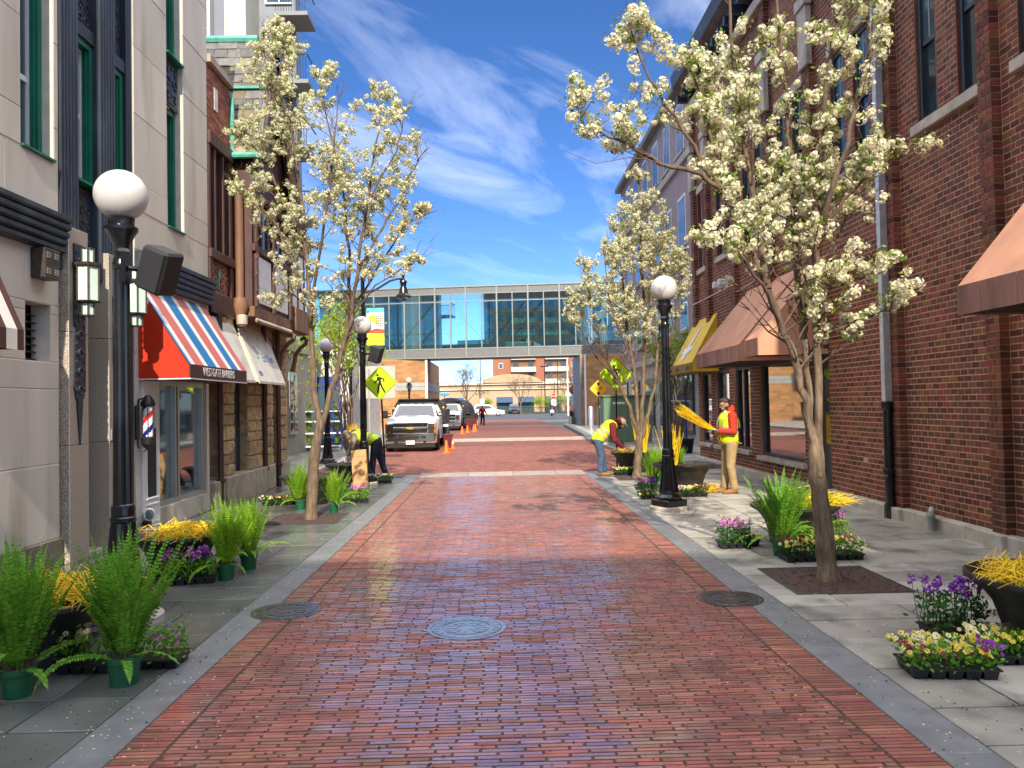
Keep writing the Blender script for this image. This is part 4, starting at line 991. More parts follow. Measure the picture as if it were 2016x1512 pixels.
for a, b in PIL[2:]:
    MB().cbox(XR-.19, XR-.05, a-.06, b+.06, 8.55, 8.75, .01).cbox(XR-.16, XR-.05, a-.02, b+.02, 7.5, 8.54, .01).build('stone_cap', M['concrete'], bri)
def rwindow(y0, y1, z0, z1, dep=.16):
    X = XR
    f = MB(); a, b = X+.03, X+.20
    f.box(a, b, y0, y0+.08, z0, z1).box(a, b, y1-.08, y1, z0, z1).box(a, b, y0+.07, y1-.07, z1-.08, z1).box(a, b, y0+.07, y1-.07, z0, z0+.07)
    zm = (z0+z1)/2; f.box(a+.02, b-.02, y0+.07, y1-.07, zm-.03, zm+.03)
    w = f.build('window', M['black_metal'], bri)
    for q0, q1 in ((y0-.001, y0+.010), (y1-.010, y1+.001)): MB().box(X-.003, a-.001, q0, q1, z0, z1).build('brick_reveal', M['wall_brick'], w)
    MB().box(a+.05, a+.06, y0+.07, y1-.07, z0+.07, zm-.03).build('pane', M['glass_dark'], w); MB().box(a+.035, a+.045, y0+.07, y1-.07, zm+.03, z1-.08).build('pane', M['glass_blue'], w)
    mu = MB().box(a+.028, a+.035, (y0+y1)/2-.012, (y0+y1)/2+.012, zm+.03, z1-.08); mu.build('glazing_bar', M['bridge_frame'], w); return w
for a, b in UP: rwindow(a+.002, b-.002, ZS+.002, ZT)
for i in range(0, len(UP), 2):
    a, b = UP[i][0], UP[i+1][1]; m_ = (a+b)/2
    for p, q in ((a-.07, m_-.002), (m_+.002, b+.07)): MB().cbox(XR-.07, XR+.16, p, q, ZS-.14, ZS-.004, .008).build('stone_sill', M['concrete'], bri)
    MB().cbox(XR-.03, XR+.1, a-.07, b+.07, ZT+.003, ZT+.20, .008).build('lintel', M['concrete'], bri)
# soldier course over the ground floor
sc_ = MB(); y = 10.8
while y < 12.85: sc_.box(XR-.012, XR+.01, y, y+.062, 3.62, 3.82); y += .075
sc_.build('soldier_course', M['wall_brick'], bri, kind='stuff')
# cornice
MB().prism([(XR-.02, 10.3), (XR-.18, 10.34), (XR-.22, 10.5), (XR-.45, 10.62), (XR-.5, 10.95), (XR+.3, 10.95), (XR+.3, 10.3)], 'y', 2.4, 21.75).build('cornice', M['black_metal'], bri)
MB().cbox(XR-.16, XR-.002, 2.4, 21.5, 9.75, 9.98, .01).build('stone_band', M['concrete'], bri)
for i in range(20): MB().box(XR-.36, XR-.02, 12+i*.5, 12.14+i*.5, 10.15, 10.34).build('bracket', M['black_metal'], bri)
# downspout, gas pipe, conduit with lamps
ds = MB().box(5.40, 5.50, 10.62, 10.72, 1.62, 9.6).build('downspout', M['galv'], bri)
dl = MB().lathe([(.062, 0), (.062, .12), (.078, .125), (.078, .20), (.062, .205), (.062, .62), (.08, .63), (.08, .68), (.062, .69), (.062, 1.50), (.08, 1.52), (.085, 1.62), (.05, 1.64)], (5.45, 10.67, .0), 12)
dl.box(5.40, 5.5, 10.60, 10.75, 0, .14); dl.ball((5.385, 10.6, .58), .035, 8, 6); dl.build('cast_iron_boot', M['lamp_black'], bri, smooth=40)
for z in (2.9, 4.6, 6.3): MB().box(5.39, XR, 10.61, 10.73, z, z+.03).build('pipe_strap', M['galv'], bri)
gp = MB().cyl((5.42, 9.62, -.01), (5.42, 9.62, .22), .045, n=10); gp.tube([(5.42, 9.62, .2), (5.42, 9.60, .27), (5.40, 9.56, .28), (5.38, 9.53, .25), (5.38, 9.53, .20)], .032, 8); gp.cyl((5.42, 9.62, .17), (5.42, 9.62, .21), .055, n=10)
gp.build('vent_pipe', pm('pipe_grey', (.36, .38, .35), .6, var=.2), bri, smooth=40)
MB().tube([(XR-.12, 21.3, 4.35), (XR-.12, 18.2, 4.35), (XR-.12, 18.0, 4.36)], .018, 5).tube([(XR-.12, 17.4, 4.15), (XR-.12, 16.2, 4.2)], .014, 5).build('conduit', M['aluminium'], bri)
for y in (18.1, 18.55): MB().cbox(XR-.34, XR-.10, y-.06, y+.06, 4.40, 4.56, .02).cyl((XR-.16, y, 4.35), (XR-.2, y, 4.42), .03, n=6).build('security_lamp', M['white_paint'], bri)
# shop front of the ground floor
def shopwin(y0, y1, z0, z1, cuts=(), sill=True):
    f = MB(); a, b = XR+.05, XR+.17
    f.box(a, b, y0, y0+.13, z0, z1).box(a, b, y1-.13, y1, z0, z1).box(a, b, y0+.13, y1-.13, z1-.12, z1).box(a, b, y0+.13, y1-.13, z0, z0+.06)
    for c in cuts: f.box(a, b, c-.05, c+.05, z0+.06, z1-.12)
    w = f.build('shop_window', M['black_metal'], bri); e = [y0+.13]+[v for c in cuts for v in (c-.05, c+.05)]+[y1-.13]
    for p, q in zip(e[::2], e[1::2]): MB().box(a+.05, a+.06, p, q, z0+.06, z1-.12).build('pane', M['glass_shop2'], w)
    if sill: MB().cbox(XR-.09, XR+.05, y0-.06, y1+.06, z0-.10, z0-.004, .008).build('stone_sill', M['concrete'], w)
shopwin(14.0, 16.38, .50, 2.50); shopwin(17.0, 18.15, .55, 2.50, (17.6,)); shopwin(18.55, 19.7, .55, 2.5); shopwin(20.1, 21.1, .55, 2.5)
MB().box(XR+.10, XR+.2, 12.93, 13.51, 0, 2.51).build('door', M['black_metal'], bri)
MB().box(XR+.09, XR+.10, 13.02, 13.42, .9, 2.2).build('door_panel', M['glass_dark'], bri)
MB().box(XR-.10, XR+.02, 12.9, 13.52, 2.53, 2.60).box(XR-.02, XR+.05, 13.53, 13.98, 2.3, 2.52).build('fascia', M['black_metal'], bri)
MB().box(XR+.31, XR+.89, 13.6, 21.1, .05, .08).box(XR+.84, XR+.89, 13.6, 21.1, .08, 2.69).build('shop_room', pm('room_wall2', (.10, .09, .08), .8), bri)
# awnings of the north side
def terra(y0, y1, zb, zv, zt, xo, label, seam=.5):
    t = thing('awning', label, 'awning', (XR, (y0+y1)/2, zb))
    awn_poly(MB(), [(XR-.01, y0, zt), (XR-.01, y1, zt), (xo, y1, zv), (xo, y0, zv)]).build('slope_panel', M['terracotta'], t)
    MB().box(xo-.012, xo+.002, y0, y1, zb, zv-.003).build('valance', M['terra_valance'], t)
    y = y0+seam
    while y < y1-.1: MB().box(xo-.016, xo-.0125, y-.004, y+.004, zb, zv).build('seam', M['terra_valance'], t); y += seam
    for y, d in ((y0, 0), (y1-.012, 0)): MB().prism([(xo+.004, zb), (XR-.01, zb), (XR-.01, zt-.02), (xo+.004, zv-.02)], 'y', y+.001, y+.011).build('side_panel', M['terracotta'], t)
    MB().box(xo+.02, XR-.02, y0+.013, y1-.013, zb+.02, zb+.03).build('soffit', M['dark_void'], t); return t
terra(3.9, 7.25, 2.46, 2.74, 4.15, 4.42, 'terracotta awning high on the brick wall nearest the black planter with yellow twigs')
terra(12.9, 13.62, 2.44, 2.74, 4.12, 4.42, 'short terracotta awning over the dark doorway behind the flowering tree')
terra(13.92, 16.95, 2.40, 2.70, 4.10, 4.42, 'long terracotta awning over the shop window behind the worker in the orange hoodie')
ya_ = thing('awning', 'yellow awning with a torn white sign beyond the terracotta awnings', 'awning', (XR, 20.5, 2.4)); xo = 4.93
awn_poly(MB(), [(XR-.01, 19.35, 3.9), (XR-.01, 21.55, 3.9), (xo, 21.55, 2.66), (xo, 19.35, 2.66)]).build('slope_panel', M['awn_yellow'], ya_)
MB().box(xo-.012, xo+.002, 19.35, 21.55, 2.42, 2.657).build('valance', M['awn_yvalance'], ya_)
for y in (19.351, 21.54): MB().prism([(xo+.004, 2.42), (XR-.01, 2.42), (XR-.01, 3.88), (xo+.004, 2.64)], 'y', y, y+.01).build('side_panel', M['awn_yellow'], ya_)
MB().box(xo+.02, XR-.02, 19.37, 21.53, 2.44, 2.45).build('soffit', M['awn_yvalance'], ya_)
s_d = (Vector((XR-.01, 0, 3.9))-Vector((xo, 0, 2.66))).normalized(); s_n = Vector((-s_d.z, 0, s_d.x))
def onY(y, t): return Vector((xo, y, 2.66))+s_d*t+s_n*.006
sg = MB()
for pts in ([(20.75, .12), (20.55, .10), (20.45, .30), (20.15, .42), (20.2, .55), (20.5, .50), (20.42, .75), (20.3, 1.15), (20.36, 1.2), (20.62, .75), (20.7, .48), (21.0, .50), (21.1, .38), (20.85, .33)],):
    vs = [onY(y, t) for y, t in pts]; up = [v+s_n*.012 for v in vs]; n = len(vs); sg.add([*vs, *up], [tuple(range(n, 2*n))]+[(i, (i+1) % n, n+(i+1) % n, n+i) for i in range(n)])
sg.build('torn_sign', M['white_paint'], ya_)
for y in (19.75, 20.9):
    for i in range(6): MB().box(xo-.016, xo-.0125, y-.2+i*.07, y-.16+i*.07, 2.48, 2.58).build('letter_remnant', M['brown_wood'], ya_)

# ---- the mauve block farther along
mv = thing('mauve_apartment_block', 'mauve brick apartment block rising beyond the red brick building', 'building', (10, 33, 0))
X7 = 7.0
MB().box(X7, X7+9, 22.6, 42, 3.4, 13.2).build('wall', M['mauve'], mv); MB().box(X7-.1, X7+9, 22.5, 42.1, 0, 3.3).build('ground_floor', M['grey_stone'], mv)
MB().cbox(X7-.25, X7+9, 22.4, 42.2, 3.3, 3.55, .03).cbox(X7-.12, X7+9, 22.5, 42.1, 10.4, 10.7, .02).build('stone_band', M['grey_stone'], mv)
MB().cbox(X7-.3, X7+9, 22.3, 42.3, 13.2, 13.45, .03).build('cornice', M['bridge_panel'], mv); MB().box(X7+.6, X7+8, 23, 41.6, 13.55, 15).build('roof', M['slate_grey'], mv)
for z in (4.3, 7.4, 10.9):
    for y in np.arange(23.3, 41.5, 2.25):
        w = MB().box(X7-.02, X7-.001, y, y+1.15, z, z+1.9).build('window', M['white_paint'], mv); MB().box(X7-.03, X7-.021, y+.08, y+.54, z+.1, z+1.8).box(X7-.03, X7-.021, y+.61, y+1.07, z+.1, z+1.8).build('pane', M['glass_dark'], w)
        MB().box(X7-.12, X7-.001, y-.1, y+1.25, z-.12, z-.005).build('sill', M['grey_stone'], w)
for y in np.arange(23.4, 41, 3.4):
    w = MB().box(X7-.16, X7-.101, y, y+2.2, .5, 2.7).build('shop_window', M['black_metal'], mv); MB().box(X7-.17, X7-.161, y+.12, y+2.08, .62, 2.58).build('pane', M['glass_blue'], w)
# ---- unseen blocks added behind the viewpoint to shade the near paving and fill reflections
def rear_block(x0, x1, y0, y1, h, label, mat='behind_brick'):
    t = thing('added_block', label, 'building', ((x0+x1)/2, (y0+y1)/2, 0)); MB().box(x0, x1, y0, y1, 0, h).build('wall', M[mat], t)
    MB().cbox(x0-.2, x1+.2, y0-.2, y1+.2, h, h+.3, .05).build('cornice', M['concrete'], t)
    z = 1.2
    while z < h-2:
        x = x0+.8
        while x < x1-1.5:
            MB().box(x, x+1.2, y1+.001, y1+.03, z, z+1.8).build('window', M['glass_dark'], t); x += 2.3
        z += 3.1
rear_block(-.3, 7.2, -30, -20, 19.6, 'tall pale block added unseen behind the viewpoint to shade the near paving', 'off_white')
rear_block(-6.5, -.4, -13, -6, 9.8, 'low pale block added unseen beside the tall one to shade the near paving', 'off_white')
rear_block(-27.5, -6, -80, -60, 36, 'high dark tower added unseen far behind the viewpoint for the bridge reflections')
rear_block(-38, -28.5, -75, -60, 15.0, 'middling brick block added unseen beside the far tower for the bridge reflections')
rear_block(-62, -39, -75, -62, 11.5, 'long low brick block added unseen far behind the viewpoint for the bridge reflections')
# ------------------------------------------------------------------ skybridge
p0, p1 = AY(560, 700, 55.5), AY(1345, 700, 52.5); ang = math.atan2(p1.y-p0.y, p1.x-p0.x); LBR = (Vector((p1.x, p1.y))-Vector((p0.x, p0.y))).length
br = thing('skybridge', 'glass walled pedestrian skybridge with pale frames crossing high over the street', 'bridge', (p0.x, p0.y, 0), ang)
bw2 = 1.10; nb = int(LBR/bw2); L2 = nb*bw2; DB = 3.6
def lb(mb, name, m, kind=None): return mb.build(name, M[m], br, world=False, kind=kind)
for i in range(0, nb, 2):
    x = i*bw2; e = min(x+2*bw2, L2); MB().cbox(x+.03, e-.03, .02, .10, 9.55, 9.97, .01).build('fascia_panel', M['bridge_panel'], br, world=False); MB().cbox(x+.03, e-.03, .02, .10, 5.05, 5.60, .01).build('fascia_panel', M['bridge_panel'], br, world=False)
fr = MB()
fr.box(0, L2, -.04, .14, 9.97, 10.06).box(0, L2, .0, .16, 9.48, 9.55).box(0, L2, .0, .16, 5.60, 5.68).box(0, L2, -.06, .2, 4.98, 5.05).box(0, L2, .01, .12, 8.92, 8.985)
for i in range(nb+1):
    x = i*bw2; w = .05 if i % 2 == 0 else .032
    fr.box(x-w, x+w, -.035 if i % 2 == 0 else -.02, .12, 5.6 if i % 2 else 5.05, 9.55 if i % 2 else 9.97)
lb(fr, 'frame', 'bridge_frame')
for i in range(nb):
    x = i*bw2
    for a, b in ((5.68, 8.92), (8.985, 9.48)): MB().box(x+.05, x+bw2-.05, .045, .06, a, b).build('pane', M['glass_bridge'], br, world=False)
lb(MB().box(0, L2, DB, DB+.02, 5.7, 9.5), 'rear_glazing', 'glass_bridge')
lb(MB().box(0, L2, .12, DB, 5.02, 5.25).box(0, L2, .16, DB, 5.72, 5.95).box(0, L2, .16, DB, 9.55, 10.0), 'floor_deck', 'bridge_panel')
bz = MB()
for i in range(4):
    x = 1.6+i*6.6; bz.tube([(x, .5, 5.95), (x+3.1, .5, 9.5)], .07, 6).tube([(x+6.4, .5, 5.95), (x+3.3, .5, 9.5)], .07, 6).tube([(x, .5, 5.95), (x, .5, 9.5)], .06, 6)
    bz.tube([(x+.8, DB-.3, 5.95), (x+3.9, DB-.3, 9.5)], .06, 6)
lb(bz, 'brace', 'bridge_panel')
lb(MB().tube([(0, .35, 6.75), (L2, .35, 6.75)], .03, 5).tube([(0, .35, 6.35), (L2, .35, 6.35)], .02, 5), 'handrail', 'bridge_panel')
def tan_block(label, x0, x1, y0, y1, h, band=True):
    t = thing('tan_brick_block', label, 'building', ((x0+x1)/2, (y0+y1)/2, 0)); MB().box(x0, x1, y0, y1, 0, h).build('wall', M['tan_brick'], t)
    gg = np.random.default_rng(int(abs(x0)*10)); VV, FF, k = [], [], 0; z = .1; r = 0; off = np.array(t.location)
    while z < h-.1:
        x = x0-(r % 2)*.3
        while x < x1:
            a, b = max(x, x0), min(x+.59, x1)
            if b-a > .05: VV.append(brickbox(a, b, y0-.012+gg.normal(0, .002), y0+.01, z, z+.185)-off); FF.append(BF+8*k); k += 1
            x += .6
        z += .2; r += 1
    link('brick_field', npmesh('brick_field', np.concatenate(VV), np.concatenate(FF), M['tan_brick']), t, 'stuff')
    if band: 
        for a, b in ((2.75, 3.02), (3.03, 3.30)): MB().cbox(x0, x1+.03, y0-.04, y1, a, b, .01).build('pale_band', M['grey_stone'], t)
    return t
t = tan_block('tan brick block with a pale band under the far end of the skybridge', -16, -4.98, 54.6, 66, 4.97)
MB().cbox(-5.1, -4.94, 54.5, 54.7, 0, 4.97, .01).build('corner_trim', M['white_paint'], t)
t = tan_block('tan brick block behind the yellow clearance sign and flowering tree', 5.75, 14, 52.6, 58, 4.97, False)
MB().box(5.68, 5.748, 52.5, 58, 0, 4.97).build('grey_side', M['bridge_panel'], t); MB().cbox(5.95, 6.08, 52.5, 52.6, 0, 4.97, .01).build('corner_trim', M['white_paint'], t)
# ------------------------------------------------------------------ far side of the cross street
mall = thing('shopping_centre', 'low peach coloured shopping centre with an arched gable and blue awnings', 'building', (4, 140, 0))
MB().box(-12, 20, 138, 160, 0, 5.3).box(20.01, 34, 136, 160, 0, 6.5).build('wall', M['peach'], mall)
MB().prism([(-2.6, 5.3)]+[(2.6+5.4*-math.cos(a), 5.3+1.7*math.sin(a)) for a in np.linspace(.2, math.pi-.2, 14)]+[(8.2, 5.3)], 'y', 137.6, 139).build('arched_gable', M['peach'], mall)
MB().cbox(-12.2, 20.2, 137.6, 138, 5.1, 5.5, .05).cbox(-12.2, 20.2, 137.7, 138, 4.2, 4.4, .05).build('cornice', M['tower_cream'], mall)
for x in (-9, -.2, 3.7, 8.5, 13): 
    MB().prism([(137.0, 1.9), (138, 1.9), (138, 2.9)], 'x', x, x+2.9).build('blue_awning', pm('far_blue%d' % int(x+20), (.03, .08, .16), .7), mall); MB().box(x+.1, x+2.8, 137.9, 137.99, .2, 1.9).build('shop_window', M['glass_blue'], mall)
MB().box(16, 17.5, 137.9, 137.99, 0, 3.2).build('doorway', M['navy'], mall)
put_text('lettering', 'LOFT', 1.1, M['brown_wood'], mall, (-2.7, 137.97, 3.7), (1, 0, 0), (0, 0, 1))
apt = thing('apartment_block', 'orange brick apartment block with cream balconies above the shopping centre', 'building', (10, 185, 0))
MB().box(-1, 19, 180, 200, 0, 24).build('wall', M['apt_brick'], apt)
for x0, x1 in ((3.3, 9.0), (11.2, 16.6)):
    MB().box(x0, x1, 179.4, 180.3, 0, 24.1).build('balcony_recess', M['brown_light'], apt)
    for z in np.arange(3.3, 23, 2.85): MB().cbox(x0-.05, x1+.05, 178.5, 179.4, z, z+1.15, .04).build('balcony', M['tower_cream'], apt); MB().box(x0+.4, x0+1.7, 179.3, 179.39, z+1.2, z+2.4).build('window', M['glass_dark'], apt); MB().box(x1-1.7, x1-.5, 179.3, 179.39, z+1.2, z+2.4).build('window', M['glass_dark'], apt)
for z in np.arange(4.2, 23, 2.85):
    for x in (.9, 18): w = MB().box(x-.5, x+.5, 179.9, 179.99, z, z+1.3).build('window', M['white_paint'], apt); MB().box(x-.4, x+.4, 179.87, 179.899, z+.1, z+1.2).build('pane', M['glass_blue'], w)
far_t = MB(); gf_ = np.random.default_rng(9)
for i in range(420):
    x = gf_.uniform(-60, 0); far_t.ball((x, 260+gf_.uniform(-6, 6), gf_.uniform(1, 8.5)), gf_.uniform(.8, 1.7), 6, 4, sc=(1, 1, .8))
o = far_t.build('far_woods', leafmat('far_leaf', (.09, .085, .05), .3), kind='stuff'); 
MB().box(-60, 60, 128.2, 134, -.05, .12).build('grass_verge', pm('grass', (.10, .13, .03), .9, var=.3, vs=2), kind='structure')
fn = thing('iron_fence', 'low black iron fence edging the car park across the cross street', 'fence', (6, 127.5, 0))
MB().box(-2, 14, 127.45, 127.5, .95, 1.0).box(-2, 14, 127.45, 127.5, .2, .25).build('rail', M['lamp_black'], fn)
for i in range(62): MB().box(-2+i*.26, -1.96+i*.26, 127.44, 127.51, 0, 1.05).build('picket', M['lamp_black'], fn)
# bare trees: recursive twigs
def twigs(mb, p, d, L, r, depth, g, n=3, up=.25, spread=.6, minr=.01, sides=5, tips=None):
    pts = [p]; rr = [r]; q = p.copy(); dd = d.copy()
    for i in range(3):
        dd = (dd+Vector(g.normal(0, .10, 3))+Vector((0, 0, up*.12))).normalized(); q = q+dd*L/3; pts.append(q.copy()); rr.append(r*(1-.16*(i+1)))
    mb.tube(pts, [max(minr, x) for x in rr], sides if depth > 1 else 3, cap=False)
    if tips is not None and depth <= 1: tips.append((q.copy(), dd.copy()))
    if depth == 0: return
    for k in range(n):
        t = g.uniform(.35, 1); b = pts[1+min(2, int(t*3))]; a = g.uniform(0, 2*math.pi); u = dd.orthogonal().normalized(); v = dd.cross(u)
        nd = (dd*math.cos(spread)+(u*math.cos(a)+v*math.sin(a))*math.sin(spread)+Vector((0, 0, up))).normalized()
        twigs(mb, b, nd, L*g.uniform(.6, .85), r*.55, depth-1, g, n, up, spread, minr, sides, tips)
def bare_tree(x, y, h, label, seed, leaves=None):
    t = thing('bare_tree' if leaves is None else 'leafing_tree', label, 'tree', (x, y, 0), 0, 'trees across the cross street' if leaves is None else None); g = np.random.default_rng(seed)
    mb = MB(); mb.tube([(0, 0, -.05), (0, 0, h*.3)], [h*.022, h*.016], 7, cap=False); mb.build('trunk', M['bark_bare'], t, world=False, smooth=60)
    br_ = MB(); tips = []
    for k in range(6): a = k*1.05+g.uniform(0, .5); twigs(br_, Vector((0, 0, h*(.24+.02*k))), Vector((math.cos(a)*.6, math.sin(a)*.6, 1)).normalized(), h*.27, h*.011, 4, g, 3, .2, .6, h*.0014, 4, tips)
    br_.build('crown', M['bark_bare'], t, world=False); return t
bare_tree(-4.8, 120, 8.2, 'bare tree standing before the gap of sky beside the apartment block', 1)
bare_tree(3.6, 121, 6.4, 'bare tree before the arched gable of the peach shopping centre', 2)
bare_tree(12.0, 131, 8.0, 'bare tree beside the doorway of the peach shopping centre', 3)
bare_tree(-16, 132, 7, 'bare tree behind the white estate car', 4)
def shrub(name, x, y, h, w, n, mat, label, seed, group=None, s=.12, z0=0.0):
    t = thing(name, label, 'shrub', (x, y, z0), 0, group); g = np.random.default_rng(seed)
    st = MB()
    tips = []
    for k in range(7): a = g.uniform(0, 6.28); twigs(st, Vector((0, 0, 0)), Vector((math.cos(a)*w/h*.7, math.sin(a)*w/h*.7, 1)).normalized(), h*.42, .018*h/2, 2, g, 3, .35, .4, .003, 4, tips)
    st.build('stems', M['bark_bare'], t, world=False)
    V = []; F = []
    for i in range(n):
        b, d = tips[g.integers(len(tips))]; p = b+Vector(g.normal(0, .12*w, 3)); q = Vector(g.normal(0, 1, 3)).normalized(); u = q.orthogonal().normalized()*s*g.uniform(.5, 1); v = q.cross(u).normalized()*s*.5*g.uniform(.5, 1); k = len(V)
        V += [p-u, p-v, p+u, p+v]; F.append((k, k+1, k+2, k+3))
    link('foliage', npmesh('foliage', [tuple(v) for v in V], F, mat), t); return t
for i, (x, y, h) in enumerate(((7.0, 126, 3.0), (9.6, 125, 3.2), (-1.6, 129, 2.6))): shrub('leafing_shrub', x, y, h, h*.8, 700, M['leaf_spring'], ['pale green shrub leafing by the blue awnings of the shopping centre', 'pale green shrub leafing beside the turn arrow sign', 'pale green shrub leafing in front of the lettered peach wall'][i], 40+i, 'shrubs across the cross street', .16)
for i, (x, y) in enumerate(((-2.9, 133), (10.5, 134), (8.2, 133))):
    t = thing('car_park_lamp', ['tall lamp pole rising before the gap of sky', 'tall lamp pole with double head before the balconies', 'slender lamp pole before the arched gable'][i], 'lamp post', (x, y, 0)); h = (14, 9, 8)[i]
    MB().cyl((0, 0, 0), (0, 0, h), .12, .07, 6).build('pole', M['bark_bare'] if i == 0 else M['lamp_black'], t, world=False); MB().box(-.7, .7, -.15, .15, h-.1, h+.1).build('lamp_head', M['lamp_black'], t, world=False)
# ------------------------------------------------------------------ street lamps
def lamp():
    t = thing('street_lamp', '', 'street lamp', (0, 0, 0), 0, 'black globe street lamps')
    MB().lathe([(.30, -.02), (.30, .05), (.285, .062)], n=28).build('concrete_footing', M['concrete'], t, world=False, smooth=40)
    b = MB(); b.cbox(-.20, .20, -.20, .20, .062, .165, .012); n = 24
    b.lathe([(.19, .165), (.205, .185), (.205, .205), (.165, .235), (.15, .25), (.158, .275), (.15, .30)], n=n)
    b.lathe([(.15, .30), (.132, .42), (.112, .58), (.098, .76), (.092, .80)], n=n, flute=.13)
    b.lathe([(.092, .80), (.10, .81), (.10, .84), (.092, .85), (.092, .92), (.085, .94), (.075, .95)], n=n)
    b.build('base', M['lamp_black'], t, world=False, smooth=25)
    MB().lathe([(.074, .95), (.060, 2.86)], n=n, flute=.10).build('shaft', M['lamp_black'], t, world=False)
    MB().lathe([(.066, 2.85), (.07, 2.87), (.07, 2.9), (.06, 2.92), (.06, 2.96), (.075, 2.99), (.06, 3.02), (.068, 3.06), (.10, 3.13), (.128, 3.17), (.128, 3.195), (.10, 3.21), (.10, 3.26), (.105, 3.27)], n=24).build('capital', M['lamp_black'], t, world=False, smooth=30)
    MB().ball((0, 0, 3.46), .206, 32, 20).build('globe', M['globe'], t, world=False, smooth=180)
    return t
l0 = lamp(); l0.location = (-3.045, 6.3, 0); l0['label'] = 'globe street lamp on the wet pavement beside the barber awning, carrying a speaker'
for (x, y, lab) in ((2.645, 12.0, 'globe street lamp on the sunlit pavement before the brick building'), (-2.93, 16.8, 'globe street lamp with a cardboard sheet leaning on its foot'),
                    (-4.86, 22.0, 'globe street lamp standing behind the flowering tree and plant trolley'), (-5.7, 30.0, 'globe street lamp among the pale green leafing trees'), (-6.2, 54.0, 'globe street lamp standing against the tan brick block')):
    copy_tree(l0, (x, y, 0), .2*x, lab)
def speaker(c, roll, yaw, label, s=1.0, out=-1):
    t = thing('speaker', label, 'loudspeaker', c, 0, 'speakers on the lamp posts'); Rm = Matrix.Rotation(yaw, 4, 'Z') @ Matrix.Rotation(roll, 4, 'Y') @ Matrix.Rotation(R(8), 4, 'X')
    MB().cbox(-.125*s, .125*s, -.03, .18*s, -.18*s, .18*s, .02).xf(Rm).build('cabinet', M['black_plastic'], t, world=False, smooth=30)
    MB().cbox(-.108*s, .108*s, -.045, -.031, -.163*s, .163*s, .008).xf(Rm).build('grille', pm('grille', (.02, .021, .024), .75, var=.5, vs=300), t, world=False)
    MB().tube([(0, .1, 0), (out*.12, .08, .02), (out*.20, .0, .02)], .022, 6).box(out*.215-.02, out*.215+.02, -.05, .05, -.1, .14).build('bracket', M['lamp_black'], t, world=False)
p = AY(301, 532, 6.22); speaker(p, R(24), R(-16), 'black speaker tilted on the lamp post in front of the barber awning')
p = AY(738, 698, 16.72); speaker(p, R(20), R(-10), 'black speaker tilted on the lamp post above the walking figure sign')
# gooseneck street light with its banner
gl = thing('gooseneck_lamp', 'tall black gooseneck street light with a bell shaped shade', 'street lamp', (-4.15, 24.0, 0))
MB().lathe([(.18, 0), (.18, .5), (.10, .7), (.075, .75), (.062, 5.72), (.075, 5.74), (.03, 5.85)], n=12).build('pole', M['lamp_black'], gl, world=False, smooth=40)
hx = (798-718)/1514*24
MB().tube([(0, 0, 5.25), (.28, 0, 5.27), (.55, 0, 5.42), (.85, 0, 5.6), (1.08, 0, 5.66), (hx, 0, 5.66)], .035, 7).cyl((hx-.1, 0, 5.66), (hx+.03, 0, 5.66), .05, n=8).build('arm', M['lamp_black'], gl, world=False, smooth=40)
MB().lathe([(.10, 5.02), (.25, 5.08), (.26, 5.11), (.15, 5.20), (.13, 5.32), (.09, 5.42), (.10, 5.52), (.12, 5.55), (.11, 5.6), (.05, 5.63), (.04, 5.74), (.055, 5.78), (.02, 5.83)], (hx, 0, 0), 16).build('lamp_shade', M['lamp_black'], gl, world=False, smooth=40)
MB().ball((hx, 0, 5.03), .085, 10, 6).build('bulb', M['glass_blue'], gl, world=False, smooth=180)
bn = thing('banner', 'printed street banner of trees and facades with yellow foot and red band', 'banner', (-4.15, 23.95, 3.5))
x0, x1 = .12, .66
MB().cyl((0, 0, 1.27), (x1+.04, 0, 1.27), .014, n=5).cyl((0, 0, .08), (x1+.04, 0, .08), .014, n=5).build('bracket', M['lamp_black'], bn, world=False)
MB().box(x0, x1, -.004, .004, .08, 1.27).build('cloth', M['awn_white'], bn, world=False)
pr = MB(); pr.box(x0, x1, -.007, -.005, 1.12, 1.26).build('print_sky', pm('print_teal', (.10, .45, .45), .6), bn, world=False)
MB().box(x0, x1, -.007, -.005, .09, .47).build('print_ground', pm('print_yellow', (.80, .72, .02), .6, var=.25, vs=25), bn, world=False)
MB().prism([(x0, .47), (x1, .46), (x1, .58), (x0+.3, .62), (x0, .53)], 'y', -.008, -.006).build('print_band', pm('print_red', (.60, .07, .03), .6), bn, world=False)
MB().ball((x0+.18, -.004, .92), .12, 9, 6, sc=(1.2, .03, .9)).ball((x0+.3, -.004, .8), .08, 9, 6, sc=(1, .03, .8)).build('print_tree', pm('print_lime', (.45, .50, .03), .6, var=.3, vs=30), bn, world=False)
fcd = MB()
for i in range(4):
    for j in range(5): fcd.box(x0+.30+i*.055, x0+.335+i*.055, -.007, -.005, .68+j*.075, .72+j*.075)
fcd.build('print_facade', M['brown_wood'], bn, world=False)
